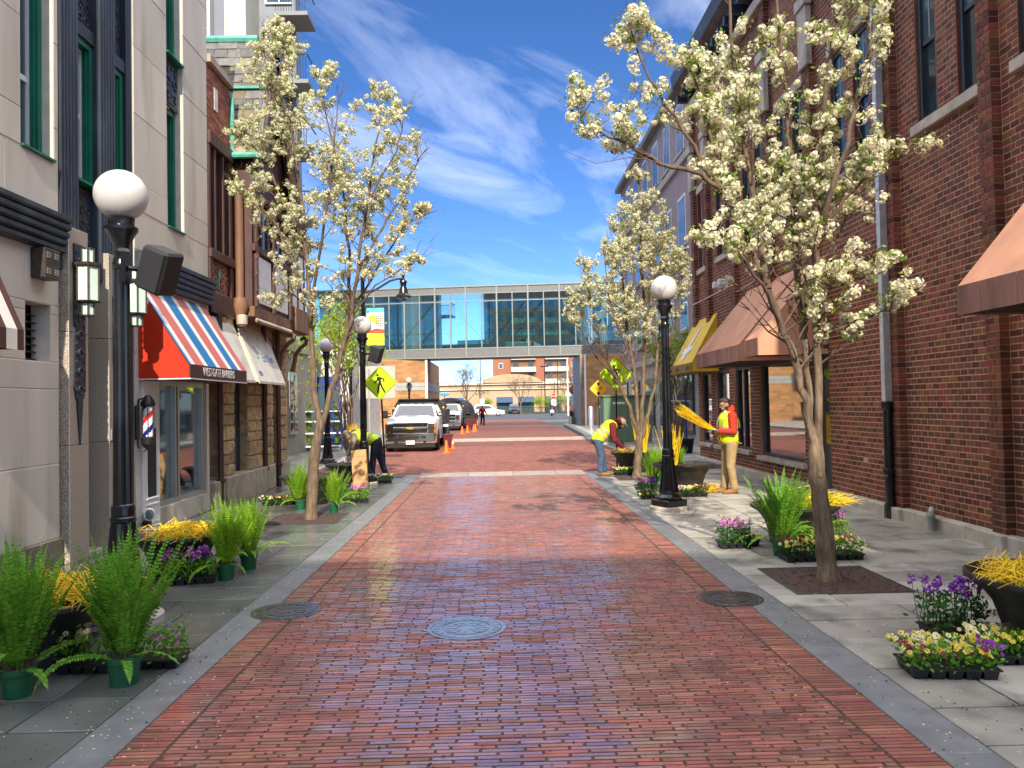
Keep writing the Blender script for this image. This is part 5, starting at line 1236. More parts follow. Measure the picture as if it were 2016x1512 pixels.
# ------------------------------------------------------------------ traffic signs
def diamond(c, h, mat, parent, border=True, back=True):
    """rounded diamond plate facing the camera (-y)"""
    def ring(s, y): 
        pts = []
        for k in range(4):
            a = k*math.pi/2; 
            for e in (-.09, .09): pts.append((h*s*math.cos(a+e)*(1 if abs(e) < .01 else .975), h*s*math.sin(a+e)*.975))
        return pts
    P_ = lambda s, y0, y1: MB().prism([(c[0]+u, c[2]+v) for u, v in ring(s, 0)], 'y', c[1]+y0, c[1]+y1)
    P_(1.0, 0, .012).build('plate', M[mat], parent)
    if border: 
        P_(.955, -.003, -.001).build('border', M['sign_black'], parent); P_(.91, -.006, -.0035).build('panel', M[mat], parent)
def ped_symbol(c, h, parent):
    s = h/1.0; mb = MB(); y0, y1 = c[1]-.011, c[1]-.0065
    def pg(pts): mb.prism([(c[0]+u*s, c[2]+v*s) for u, v in pts], 'y', y0, y1)
    n = 12; pg([(-.16+.085*math.cos(2*math.pi*k/n), .53+.085*math.sin(2*math.pi*k/n)) for k in range(n)])
    pg([(-.17, .40), (-.06, .42), (.06, .38), (.08, .10), (.10, -.02), (-.10, -.02), (-.10, .15), (-.19, .28)])         # trunk
    pg([(-.17, .40), (-.21, .22), (-.40, .03), (-.36, -.03), (-.13, .16), (-.08, .30)])                                  # front arm
    pg([(.02, .40), (.28, .29), (.32, .05), (.25, .04), (.21, .22), (.04, .28)])                                         # rear arm
    pg([(-.10, -.01), (.04, -.01), (-.02, -.28), (-.10, -.66), (-.21, -.66), (-.15, -.30)])                              # legs
    pg([(-.02, -.01), (.10, -.01), (.18, -.22), (.38, -.62), (.29, -.68), (.08, -.30)])
    mb.build('walking_figure', M['sign_black'], parent)
def ped_sign(base, top_px, label, lean=0):
    x, y = base; c = AY(*top_px, y-.05); t = thing('pedestrian_sign', label, 'road sign', (x, y, 0), 0, 'pedestrian crossing signs')
    MB().tube([(x, y, 0), (c.x, y, c.z+.3)], .024, 6).build('post', M['lamp_black'], t)
    h = 32.5*y/1514; diamond((c.x, y-.05, c.z), h, 'sign_yg', t); ped_symbol((c.x, y-.05, c.z), h*.9, t)
    bo = MB()
    for s in (-1, 1): bo.cyl((c.x, y-.064, c.z+s*h*.78), (c.x, y-.056, c.z+s*h*.78), .012, n=6)
    bo.build('bolt', M['aluminium'], t)
b_ = G(759, 937); ped_sign((b_.x, b_.y), (748, 754), 'yellow green walking figure sign in front of the silver pickup')
ped_sign((2.95, 19.2), (1213, 737), 'yellow green walking figure sign half hidden by the flowering tree and planter')
def octagon(c, r, mat, parent, name='plate', y0=0.0, y1=.01): 
    return MB().prism([(c[0]+r*math.cos(math.pi/8+k*math.pi/4), c[2]+r*math.sin(math.pi/8+k*math.pi/4)) for k in range(8)], 'y', c[1]+y0, c[1]+y1).build(name, M[mat], parent)
def stop_sign(px, py, d, w, label, txt=True, base=None):
    c = AY(px, py, d); t = thing('stop_sign', label, 'road sign', (c.x, c.y, 0)); r = w*d/1514/2/math.cos(math.pi/8)
    MB().cyl((c.x, d+.04, -.05), (c.x, d+.04, c.z+r*.6), .04, n=6).build('post', M['lamp_black'], t)
    octagon(c, r, 'white_paint', t); octagon((c.x, c.y-.004, c.z), r*.93, 'sign_red', t, 'panel', 0, .003)
    put_text('lettering', 'STOP', r*.80, M['white_paint'], t, (c.x, c.y-.006, c.z), (1, 0, 0), (0, 0, 1), .9); return t, c
stop_sign(1131, 768, 60, 19.5, 'red stop sign beside the street corner planter')
t, c = stop_sign(1090, 780, 104, 11.5, 'small red stop sign above a white turn arrow sign across the street')
MB().box(c.x-.32, c.x+.32, c.y-.01, c.y, c.z-1.28, c.z-.46).build('arrow_plate', M['white_paint'], t)
MB().prism([(c.x-.12, c.z-1.15), (c.x-.02, c.z-1.15), (c.x-.02, c.z-.95), (c.x+.08, c.z-.82), (c.x+.08, c.z-.88), (c.x+.2, c.z-.72), (c.x+.02, c.z-.62), (c.x+.04, c.z-.72), (c.x-.12, c.z-.92)], 'y', c.y-.016, c.y-.012).build('arrow', M['sign_black'], t)
c = AY(824, 780, 58); t = thing('sign_back', 'grey back of an octagonal sign beside the tan brick block', 'road sign', (c.x, c.y, 0)); octagon(c, .40, 'aluminium', t); MB().cyl((c.x, c.y-.03, 0), (c.x, c.y-.03, c.z+.3), .03, n=6).build('post', M['sign_back'], t)
c = AY(740, 752, 23); t = thing('sign_back', 'large pale back of a rectangular sign behind the walking figure sign', 'road sign', (c.x, c.y, 0)); MB().cbox(c.x-.50, c.x+.58, c.y, c.y+.02, c.z-.50, c.z+.47, .008).build('plate', M['sign_back'], t); MB().cyl((c.x-.2, c.y-.03, 0), (c.x-.2, c.y-.03, c.z+.4), .03, n=6).build('post', M['sign_back'], t)
c = AY(1178, 765, 43); t = thing('clearance_sign', 'orange yellow diamond clearance sign with black arrows and the number 15', 'road sign', (c.x, c.y, 0)); h = .48
MB().cyl((c.x, c.y+.03, 0), (c.x, c.y+.03, c.z+.1), .03, n=6).build('post', M['lamp_black'], t); diamond(tuple(c), h, 'sign_yellow', t, False)
put_text('lettering', "15'-0\"", .25, M['sign_black'], t, (c.x, c.y-.004, c.z), (1, 0, 0), (0, 0, 1), .9)
for s in (-1, 1): MB().prism([(c.x-.05, c.z+s*.17), (c.x+.05, c.z+s*.17), (c.x+.05, c.z+s*.24), (c.x+.12, c.z+s*.24), (c.x, c.z+s*.38), (c.x-.12, c.z+s*.24), (c.x-.05, c.z+s*.24)], 'y', c.y-.006, c.y-.002).build('arrow', M['sign_black'], t)
c = AY(832, 785, 60); 
c = AY(1118, 776, 98); t = thing('street_name_sign', 'pale green street name sign on a tall white pole', 'road sign', (c.x, c.y, 0)); MB().cyl((c.x, c.y+.05, 0), (c.x, c.y+.05, c.z+6), .10, .08, 6).build('post', M['white_paint'], t); MB().box(c.x-.32, c.x+.32, c.y-.06, c.y-.04, c.z-.3, c.z+.3).build('plate', pm('name_green', (.35, .5, .42), .5), t)
c = AY(875, 776, 108); t = thing('kiosk_sign', 'blue oval sign standing above the second truck', 'sign', (c.x, c.y, 0)); MB().ball((c.x, c.y, c.z), .75, 14, 8, sc=(1, .08, .36)).build('plate', pm('oval_blue', (.05, .30, .50), .5), t, smooth=60); MB().cyl((c.x, c.y+.1, 0), (c.x, c.y+.1, c.z), .05, n=6).build('post', M['lamp_black'], t)
c = AY(949, 790, 100); t = thing('turn_sign', 'small white no turn sign before the peach wall', 'road sign', (c.x, c.y, 0)); MB().box(c.x-.3, c.x+.3, c.y, c.y+.02, c.z-.32, c.z+.32).build('plate', M['white_paint'], t); MB().lathe([(.24, -.012), (.24, -.002), (.19, -.002), (.19, -.012)], (c.x, c.y, c.z), 16, axis='y', cap=False).build('red_ring', M['sign_red'], t); MB().cyl((c.x, c.y+.05, 0), (c.x, c.y+.05, c.z), .035, n=6).build('post', M['sign_back'], t)
# ------------------------------------------------------------------ vehicles
def loft(mb, secs, mi=0, cap=True):
    """skin a row of closed outlines (same point count)"""
    n = len(secs[0]); vs = [p for s in secs for p in s]; fs = []
    for i in range(len(secs)-1):
        for j in range(n): j2 = (j+1) % n; fs.append((i*n+j, i*n+j2, (i+1)*n+j2, (i+1)*n+j))
    if cap: fs.append(tuple(range(n))[::-1]); fs.append(tuple(range((len(secs)-1)*n, len(secs)*n)))
    return mb.add(vs, fs, mi)
def wheel(parent, c, r, w):
    t = MB().lathe([(r*.62, -w/2), (r*.93, -w/2), (r, -w*.38), (r, w*.38), (r*.93, w/2), (r*.62, w/2)], c, 22, axis='x', cap=False).build('wheel', M['rubber'], parent, world=False, smooth=40)
    s = 1 if c[0] > 0 else -1
    MB().lathe([(r*.64, -w*.45), (r*.64, w*.45), (r*.5, w*.30), (r*.2, w*.36), (.0, w*.36)], (0, 0, 0), 18, axis='x').xf(Matrix.Translation(c) @ Matrix.Diagonal((s, 1, 1, 1))).build('rim', M['chrome'], t, world=False, smooth=40); return t
def pickup(loc, label, tarp=False):
    t = thing('pickup_truck', label, 'truck', loc, 0, 'silver dump pickups parked along the kerb')
    B = lambda mb, n, m, sm=None, p=None: mb.build(n, m if not isinstance(m, str) else M[m], p or t, world=False, smooth=sm)
    def sec(y, w, z0, z1, ws=None, e=.06):       # body outline at depth y
        ws = w if ws is None else ws
        return [(-w, y, z0), (w, y, z0), (w, y, z1-e*2), (ws, y, z1-e*.5), (ws-e*2, y, z1), (-ws+e*2, y, z1), (-ws, y, z1-e*.5), (-w, y, z1-e*2)]
    hood = MB(); loft(hood, [sec(.10, .90, .34, 1.04, .86), sec(.28, .945, .34, 1.12, .90), sec(.8, .955, .34, 1.20, .92), sec(1.45, .955, .34, 1.27, .92), sec(1.5, .955, .34, 1.27, .92)]); B(hood, 'body', 'truck_white', 30)
    hb = MB(); loft(hb, [[(-.62, .24, 1.115), (.62, .24, 1.115), (.54, .3, 1.15), (-.54, .3, 1.15)], [(-.66, 1.4, 1.27), (.66, 1.4, 1.27), (.56, 1.42, 1.315), (-.56, 1.42, 1.315)]]); B(hb, 'hood_bulge', 'truck_white', 30)
    cab = MB(); loft(cab, [[(-.955, 1.46, .4), (.955, 1.46, .4), (.955, 1.46, 1.20), (.93, 1.46, 1.26), (-.93, 1.46, 1.26), (-.955, 1.46, 1.20)], [(-.955, 3.1, .4), (.955, 3.1, .4), (.955, 3.1, 1.20), (.93, 3.1, 1.26), (-.93, 3.1, 1.26), (-.955, 3.1, 1.20)]])
    B(cab, 'cab', 'truck_white', 30)
    for s in (-1, 1):    # pillars
        pb = MB(); pb.tube([(s*.84, 1.48, 1.24), (s*.68, 1.98, 1.70)], .045, 6).tube([(s*.93, 3.06, 1.24), (s*.72, 2.98, 1.70)], .06, 6).tube([(s*.92, 2.35, 1.24), (s*.715, 2.4, 1.70)], .035, 6); B(pb, 'pillar', 'truck_white')
        B(MB().quad((s*.915, 1.62, 1.26), (s*.915, 3.0, 1.26), (s*.715, 2.95, 1.68), (s*.70, 2.05, 1.68)), 'side_window', 'glass_car')
        fl_b = MB(); fl_b.lathe([(.47, -.07), (.50, .0), (.47, .04)], (s*.945, .92, .44), 20, axis='x'); B(MB().lathe([(.40, -.02), (.40, .012)], (s*.955, .92, .42), 20, axis='x'), 'wheel_arch', 'black_plastic', 30)
        mr = B(MB().tube([(s*.93, 1.62, 1.28), (s*1.06, 1.58, 1.30)], .03, 6).tube([(s*.93, 1.62, 1.40), (s*1.06, 1.58, 1.42)], .025, 6).cbox(s*1.13-.09, s*1.13+.09, 1.50, 1.62, 1.22, 1.52, .02), 'mirror', 'black_plastic')
        # stacked headlights
        for z in (.76, .94):
            h_ = B(MB().cbox(s*.785-.15, s*.785+.15, .055, .2, z-.085, z+.085, .02), 'headlight', pm('lamp_amber', (.30, .12, .03), .15) if 0 else M['bronze'])
            B(MB().lathe([(.07, .045), (.07, .06), (.03, .075)], (s*.77, 0, z), 12, axis='y').xf(Matrix.Identity(4)), 'lens', 'chrome', 40, h_); B(MB().box(s*.90-.03, s*.90+.03, .048, .054, z-.07, z+.07), 'indicator', pm('amber', (.55, .14, .02), .3) if 'amber' not in M else M['amber'], None, h_)
    rf = MB(); loft(rf, [[(-.66, 1.96, 1.69), (.66, 1.96, 1.69), (.62, 1.99, 1.735), (-.62, 1.99, 1.735)], [(-.70, 2.4, 1.70), (.70, 2.4, 1.70), (.62, 2.4, 1.78), (-.62, 2.4, 1.78)], [(-.72, 3.0, 1.69), (.72, 3.0, 1.69), (.64, 3.0, 1.76), (-.64, 3.0, 1.76)]]); B(rf, 'roof', 'truck_white', 30)
    for x in (-.3, 0, .3): B(MB().cbox(x-.05, x+.05, 2.05, 2.12, 1.75, 1.785, .01), 'roof_marker', 'black_plastic')
    B(MB().quad((-.82, 1.49, 1.25), (.82, 1.49, 1.25), (.655, 1.97, 1.69), (-.655, 1.97, 1.69)), 'windscreen', 'glass_car')
    B(MB().tube([(-.6, 1.44, 1.27), (-.1, 1.47, 1.31)], .012, 5).tube([(.1, 1.44, 1.27), (.6, 1.47, 1.31)], .012, 5), 'wiper', 'black_plastic')
    B(MB().box(-.8, .8, 1.9, 2.6, .6, 1.2).cbox(-.62, -.18, 2.2, 2.4, 1.1, 1.55, .06).cbox(.18, .62, 2.2, 2.4, 1.1, 1.55, .06), 'seat', 'black_plastic')
    B(MB().tube([(.38+.17*math.cos(a), 1.75, 1.22+.13*math.sin(a)) for a in np.linspace(0, 6.28, 14)], .015, 5), 'steering_wheel', 'black_plastic')
    # grille: chrome frame, bar with gold bow tie, mesh
    B(MB().box(-.62, .62, .10, .12, .68, 1.05), 'grille_back', 'black_plastic')
    g = MB(); g.cbox(-.64, .64, .04, .10, 1.02, 1.075, .012).cbox(-.64, .64, .04, .10, .66, .70, .012).cbox(-.64, .64, .035, .10, .83, .905, .012)
    B(g, 'grille', 'chrome')
    ms = MB()
    for zr in ((.70, .83), (.905, 1.02)):
        for i in range(22):
            x = -.60+i*1.2/21
            for j in range(3): z = zr[0]+(zr[1]-zr[0])*(j+.5)/3+(.012 if i % 2 else -.012); ms.lathe([(.024, .065), (.024, .085), (.017, .085), (.017, .065)], (x, 0, z), 6, axis='y', cap=False)
    B(ms, 'grille_mesh', 'chrome')
    B(MB().prism([(-.16, -.028), (-.14, .028), (-.06, .028), (-.05, .05), (.05, .05), (.06, .028), (.16, .028), (.14, -.028), (.06, -.028), (.05, -.05), (-.05, -.05), (-.06, -.028)], 'y', .02, .034).xf(Matrix.Translation((0, 0, .868))), 'emblem', pm('gold', (.75, .50, .10), .3, metal=.6))
    bm_ = MB(); loft(bm_, [[(-.94, .05, .32), (.94, .05, .32), (.96, .06, .60), (.94, .04, .68), (-.94, .04, .68), (-.96, .06, .60)], [(-.97, .35, .32), (.97, .35, .32), (.985, .35, .60), (.97, .35, .68), (-.97, .35, .68), (-.985, .35, .60)]])
    loft(bm_, [[(-.80, -.04, .40), (.80, -.04, .40), (.86, -.03, .56), (.84, -.01, .66), (-.84, -.01, .66), (-.86, -.03, .56)], [(-.92, .06, .36), (.92, .06, .36), (.94, .06, .60), (.93, .06, .675), (-.93, .06, .675), (-.94, .06, .60)]])
    B(bm_, 'bumper', 'chrome', 30); B(MB().cbox(-.32, .32, -.055, -.035, .50, .58, .01).cbox(-.56, -.40, -.055, -.03, .49, .58, .01).cbox(.40, .56, -.055, -.03, .49, .58, .01), 'bumper_opening', 'black_plastic')
    B(MB().cbox(-.92, .92, .03, .3, .12, .34, .04), 'air_dam', 'black_plastic')
    pl_ = B(MB().cbox(-.16, .16, -.06, -.045, .27, .42, .005), 'number_plate', 'white_paint'); B(MB().box(-.115, .115, -.0615, -.0605, .33, .365), 'faded_print', pm('plate_grey', (.5, .5, .46), .6, var=.5, vs=60), None, pl_)
    for s in (-1, 1): B(MB().cbox(s*.52-.05, s*.52+.05, -.03, .1, .33, .40, .015), 'tow_hook', 'black_plastic'); wheel(t, (s*.86, .92, .38), .38, .24); wheel(t, (s*.92, 4.55, .38), .38, .42)
    # dump bed with flared sides and headboard
    bd = MB(); 
    bd.prism([(-1.02, .95), (1.02, .95), (1.10, 1.42), (1.10, 1.52), (.86, 1.90), (.80, 1.95), (-.80, 1.95), (-.86, 1.90), (-1.10, 1.52), (-1.10, 1.42)], 'y', 3.2, 3.3)
    for s in (-1, 1): bd.prism([(s*1.0, .95), (s*1.06, .95), (s*1.10, 1.52), (s*1.04, 1.52)] if s > 0 else [(s*1.06, .95), (s*1.0, .95), (s*1.04, 1.52), (s*1.10, 1.52)], 'y', 3.3, 6.0)
    bd.box(-1.0, 1.0, 3.3, 6.0, .90, .98); B(bd, 'dump_bed', 'black_plastic'); B(MB().cbox(-.82, .82, 3.05, 3.6, 1.93, 1.975, .01), 'cab_guard', 'black_plastic')
    for s in (-1, 1): B(MB().cyl((s*1.0, 3.16, 1.60), (s*1.0, 3.2, 1.60), .045, n=10), 'marker_lamp', M['sign_yellow'])
    gm = np.random.default_rng(3); hp = MB()
    for i in range(46 if not tarp else 10): hp.ball((gm.uniform(-.8, .8), gm.uniform(3.4, 5.8), 1.45+gm.uniform(0, .35 if not tarp else .1)), gm.uniform(.12, .3), 8, 6, sc=(1, 1, .7))
    B(hp, 'mulch_load', 'soil', 50)
    if tarp:
        tp = MB(); loft(tp, [[(w*1.12*c, y, 1.40+h*max(0, sn)) for c, sn in ((math.cos(a), math.sin(a)) for a in np.linspace(-.2, math.pi+.2, 12))] for y, w, h in ((3.1, .9, .50), (3.6, 1.0, .72), (4.4, 1.02, .80), (5.2, 1.0, .74), (6.0, .98, .55), (6.3, .9, .3))]); B(tp, 'tarpaulin', 'tarp', 40)
    B(MB().box(-.4, .4, 3.0, 6.2, .5, .9), 'chassis', 'black_plastic'); return t
M['amber'] = pm('amber', (.55, .14, .02), .3)
pickup((-3.22, 28.25, 0), 'silver white dump pickup with chrome grille nearest the pedestrian sign')
pickup((-3.42, 50.5, 0), 'silver white dump pickup with a black tarpaulin parked behind the first pickup', True)
tr = thing('tarped_trailer', 'black trailer heaped under a tarpaulin at the far end of the truck row', 'trailer', (-2.75, 58, 0))
tp = MB(); loft(tp, [[(w*math.cos(a), y, .95+h*math.sin(a)) for a in np.linspace(-.1, math.pi+.1, 12)] for y, w, h in ((0, .7, .75), (.5, .95, 1.05), (1.6, 1.0, 1.12), (2.6, .85, .8))]); tp.build('tarpaulin', M['tarp'], tr, world=False, smooth=40)
MB().box(-.95, .95, 0, 2.6, .45, .98).build('trailer_bed', M['black_plastic'], tr, world=False)
for s in (-1, 1): wheel(tr, (s*.95, 1.3, .33), .33, .2)
def car(loc, rz, mat, label, name='car', L=4.7, H=1.62, estate=True):
    t = thing(name, label, 'car', loc, rz); B = lambda mb, n, m, sm=None: mb.build(n, M[m], t, world=False, smooth=sm); w = .90
    def prof(k): return [(-L/2, .35), (-L/2+.05, .75), (-L/2+.9, .92), (-L/2+1.35, 1.0), (L/2-.25, 1.02), (L/2-.02, .85), (L/2, .40), (L/2-.1, .28), (-L/2+.1, .28)] if k == 0 else None
    P_ = prof(0); loft_b = MB(); loft(loft_b, [[(x*.985, s, z) for x, z in P_] if abs(s) == w else [(x, s, z) for x, z in P_] for s in (-w, -w+.12, w-.12, w)]); B(loft_b, 'body', mat, 35)
    r0 = L/2-.35 if estate else L/2-.9
    cab = [(-L/2+1.25, .98), (-L/2+2.0, H-.08), (-L/2+2.5, H), (r0-.45, H-.03), (r0, 1.0)]
    c_ = MB(); loft(c_, [[(x, s*(.84 if z < 1.1 else .66), z) for x, z in cab] for s in (-1, 1)]); B(c_, 'roof', mat, 30)
    for s in (-1, 1):
        B(MB().add([(-L/2+1.45, s*.845, 1.03), (r0-.12, s*.845, 1.03), (r0-.55, s*.70, H-.14), (-L/2+2.12, s*.70, H-.14)], [(0, 1, 2, 3)]), 'side_window', 'glass_dark')
        B(MB().cbox(-L/2+1.45, -L/2+1.6, s*.98-.08, s*.98+.08, 1.0, 1.14, .02), 'mirror', mat); B(MB().cbox(-L/2-.01, -L/2+.25, s*.68-.16, s*.68+.16, .66, .80, .02), 'headlight', 'chrome'); B(MB().cbox(L/2-.12, L/2+.01, s*.74-.10, s*.74+.10, .78, 1.0, .02), 'tail_light', 'sign_red')
        for x in (-L/2+.92, L/2-.95): 
            c = (x, s*.80, .33); q = MB().lathe([(.20, -.1), (.31, -.1), (.33, -.06), (.33, .06), (.31, .1), (.20, .1)], c, 18, axis='y', cap=False).build('wheel', M['rubber'], t, world=False, smooth=40); MB().lathe([(.215, -.085), (.215, .085)], c, 14, axis='y').build('rim', M['chrome'], q, world=False)
    B(MB().add([(-L/2+1.27, -.74, 1.03), (-L/2+1.27, .74, 1.03), (-L/2+2.0, .58, H-.1), (-L/2+2.0, -.58, H-.1)], [(0, 1, 2, 3)]), 'windscreen', 'glass_dark')
    B(MB().cbox(-L/2-.02, -L/2+.04, -.5, .5, .42, .66, .02), 'grille', 'black_plastic'); return t
car((-1.4, 107, 0), math.pi, 'car_white', 'white estate car crossing the far street behind the walker in red', 'estate_car')
M['car_blue'] = pm('car_blue', (.05, .08, .14), .2, var=.05, coat=.5); M['car_red'] = pm('car_red', (.30, .03, .03), .2, var=.05, coat=.5)
car((2.7, 129, .02), R(90), 'car_blue', 'dark blue car facing us in the car park by the blue awnings'); car((13.6, 133, .02), R(-90), 'car_red', 'dark red car with lit tail lights parked beyond the stop sign')
sc = thing('motor_scooter', 'red and white motor scooter standing beneath the turn arrow sign', 'scooter', (6.95, 99, 0)); B = lambda mb, n, m, sm=40: mb.build(n, M[m], sc, world=False, smooth=sm)
B(MB().lathe([(.16, -.05), (.25, -.05), (.25, .05), (.16, .05)], (0, -.55, .25), 14, axis='x', cap=False).lathe([(.16, -.05), (.25, -.05), (.25, .05), (.16, .05)], (0, .6, .25), 14, axis='x', cap=False), 'wheel', 'rubber')
B(MB().ball((0, .45, .62), .34, 12, 8, sc=(.8, 1.3, .8)).tube([(0, -.5, .4), (0, -.4, .9), (0, -.3, 1.15)], .09, 8).cbox(-.2, .2, -.3, .3, .28, .36, .03), 'body', 'car_red'); B(MB().ball((0, -.5, .55), .26, 12, 8, sc=(1.1, .8, 1)), 'front_shield', 'white_paint'); B(MB().tube([(-.36, -.25, 1.15), (0, -.35, 1.12), (.36, -.25, 1.15)], .025, 6), 'handlebar', 'black_plastic'); B(MB().cbox(-.17, .17, .1, .85, .88, 1.0, .04), 'saddle', 'black_plastic'); B(MB().cbox(-.22, .22, .75, 1.15, 1.0, 1.4, .04), 'top_box', 'navy')
# ------------------------------------------------------------------ cones, bins, boxes, carts
def cone(px, py, label, band=False, s=1.0):
    g = G(px, py); t = thing('traffic_cone', label, 'cone', (g.x, g.y, 0), 0, 'orange cones beside the trucks')
    MB().cbox(-.15*s, .15*s, -.15*s, .15*s, 0, .035, .01).build('foot', M['cone_orange'], t, world=False)
    MB().lathe([(.12*s, .035), (.105*s, .06), (.03*s, .46*s), (.022*s, .47*s)], n=16).build('body', M['cone_orange'], t, world=False, smooth=40)
    if band: MB().lathe([(.080*s, .20*s), (.055*s, .32*s)], n=16, cap=False).xf(Matrix.Diagonal((1.06, 1.06, 1, 1))).build('white_band', M['white_paint'], t, world=False, smooth=40)
cone(879, 893, 'orange cone standing nearest the front wheel of the first pickup'); cone(890, 884, 'orange cone with a white band behind the nearest cone', True); cone(885, 878, 'orange cone hidden partly behind the banded cone')
cone(910, 855.5, 'orange cone at the front wheel of the tarped pickup'); cone(920.5, 853, 'second orange cone alongside the tarped pickup'); cone(933, 851, 'orange cone at the maroon cart of the far trailer'); cone(936, 849.5, 'farthest orange cone beside the black trailer')
def mbin(x, y, label, s=1.0):
    t = thing('maroon_cart', label, 'cart', (x, y, 0), 0, 'maroon carts beside the trucks'); MB().add([(-.22*s, -.26*s, .1), (.22*s, -.26*s, .1), (.22*s, .26*s, .1), (-.22*s, .26*s, .1), (-.28*s, -.32*s, .85*s), (.28*s, -.32*s, .85*s), (.28*s, .32*s, .85*s), (-.28*s, .32*s, .85*s)], [(0, 3, 2, 1), (4, 5, 6, 7), (0, 1, 5, 4), (1, 2, 6, 5), (2, 3, 7, 6), (3, 0, 4, 7)]).build('bin', M['maroon'], t, world=False)
    MB().cbox(-.3*s, .3*s, -.34*s, .34*s, .85*s, .92*s, .02).build('lid', M['maroon'], t, world=False); MB().tube([(-.2, .36*s, .9*s), (0, .42*s, .92*s), (.2, .36*s, .9*s)], .02, 5).build('handle', M['black_plastic'], t, world=False)
    for q in (-1, 1): MB().lathe([(.1, -.03), (.1, .03)], (q*.24*s, .2, .1), 12, axis='x').build('wheel', M['rubber'], t, world=False)
mbin(-1.93, 29.6, 'maroon wheeled cart against the side of the first pickup', .62); mbin(-2.0, 52.5, 'maroon wheeled cart beside the tarped pickup', .75); mbin(-1.75, 56.5, 'maroon wheeled cart in front of the black trailer', .75)
cb = thing('cardboard_sheet', 'tall tan cardboard box leaning against the foot of the lamp post', 'cardboard box', (-2.87, 16.05, 0))
MB().cbox(-.155, .155, -.045, .045, 0, .80, .004).xf(Matrix.Rotation(R(-4), 4, 'Y') @ Matrix.Rotation(R(-9), 4, 'X')).build('carton', M['cardboard'], cb, world=False)
MB().box(-.156, .156, -.048, -.046, .66, .664).xf(Matrix.Rotation(R(-4), 4, 'Y') @ Matrix.Rotation(R(-9), 4, 'X')).build('fold', M['brown_light'], cb, world=False)
tb = thing('cardboard_box', 'tan carton standing by the walker in the red jacket', 'cardboard box', (-1.9, 60.5, 0)); MB().cbox(-.32, .32, -.2, .2, 0, 1.0, .02).build('carton', M['cardboard'], tb, world=False); MB().box(-.33, .33, -.21, -.2, .48, .54).build('tape', M['brown_light'], tb, world=False)
ub_ = thing('utility_box', 'large pale green utility cabinet behind the stooping worker in jeans', 'utility box', (5.0, 29.2, .1))
MB().cbox(-1.05, .75, -.5, .5, .08, 1.78, .02).build('cabinet', M['box_green'], ub_, world=False); MB().cbox(-1.1, .8, -.55, .55, 1.78, 1.84, .01).build('lid', M['box_green'], ub_, world=False); MB().box(-1.1, .8, -.55, .55, 0, .08).build('plinth', M['concrete'], ub_, world=False)
MB().box(-.70, -.25, -.512, -.5, 1.50, 1.58).build('label_plate', M['white_paint'], ub_, world=False); MB().box(-.16, -.15, -.506, -.5, .1, 1.76).build('door_seam', M['dark_void'], ub_, world=False); MB().cyl((-.25, -.53, .9), (-.25, -.5, .9), .03, n=8).build('handle', M['aluminium'], ub_, world=False)
def bollard(x, y, label): 
    t = thing('bollard', label, 'bollard', (x, y, .1), 0, 'grey bollards'); MB().lathe([(.14, 0), (.14, 1.25), (.12, 1.32), (.05, 1.37)], n=14).build('post', M['galv'], t, world=False, smooth=40); MB().lathe([(.17, 0), (.17, .04), (.14, .06)], n=14).build('collar', M['concrete'], t, world=False)
bollard(5.2, 43, 'grey bollard standing before the orange clearance sign'); bollard(5.75, 43.2, 'grey bollard between the clearance sign and the green cabinet')
tc_ = thing('litter_bin', 'black litter bin at the street corner beneath the stop sign', 'litter bin', (5.85, 59.2, .1)); MB().lathe([(.28, 0), (.36, .85)], n=18, flute=.06).build('bin', M['lamp_black'], tc_, world=False); MB().lathe([(.40, .85), (.40, .9), (.3, .95)], n=18).build('rim', M['lamp_black'], tc_, world=False)
cp = thing('concrete_planter', 'low concrete planter box with dry grass at the street corner', 'planter', (6.2, 57.2, .1)); MB().cbox(-.9, .9, -.5, .5, 0, .55, .02).build('box', M['kerb_stone'], cp, world=False); gt = MB(); gg = np.random.default_rng(4)
for i in range(130):
    a = gg.uniform(0, 6.28); p = Vector((gg.uniform(-.7, .9), gg.uniform(-.3, .3), .5)); gt.tube([p, p+Vector((math.cos(a)*.12, math.sin(a)*.12, .4)), p+Vector((math.cos(a)*.35, math.sin(a)*.35, .5+gg.uniform(0, .4)))], [.02, .015, .004], 3)
gt.build('grass', leafmat('dry_grass', (.22, .19, .05), .3), cp, world=False)
bn_ = thing('bench', 'dark slatted bench with side arm on the far pavement beside the utility cabinet', 'bench', (7.2, 33.5, .1), R(0))
for i in range(5): MB().cbox(-.9, .9, -.22+i*.1, -.14+i*.1, .44, .47, .006).build('slat', M['kerb_stone'], bn_, world=False)
for i in range(5): MB().cbox(-.9, .9, .27+i*.02, .30+i*.02, .52+i*.09, .59+i*.09, .006).build('slat', M['kerb_stone'], bn_, world=False)
for s in (-.85, .85): MB().tube([(s, -.22, 0), (s, -.2, .44), (s, .25, .44), (s, .38, .98)], .025, 6).tube([(s, .25, .44), (s, .32, 0)], .025, 6).tube([(s, -.2, .44), (s, -.2, .65), (s, .3, .66)], .022, 6).build('leg_frame', M['lamp_black'], bn_, world=False)
bt_ = thing('blue_trolley', 'tall blue pole trolley with a dark blue tub at the brick building corner', 'trolley', (5.45, 23.2, .1))
for x in (-.28, .24): MB().cbox(x-.025, x+.025, -.02, .02, .2, 1.72, .005).build('upright', M['blue_paint'], bt_, world=False)
MB().cbox(-.28, .4, -.015, .015, 1.55, 1.60, .005).build('cross_bar', M['galv'], bt_, world=False); MB().lathe([(.20, 0), (.26, .42), (.28, .44)], (.2, 0, 0), 16).build('tub', M['navy'], bt_, world=False, smooth=40)
MB().box(-.24, .22, .03, .035, .2, 1.5).build('film', glassmat('film', (.8, .84, .86), .12, .25), bt_, world=False)
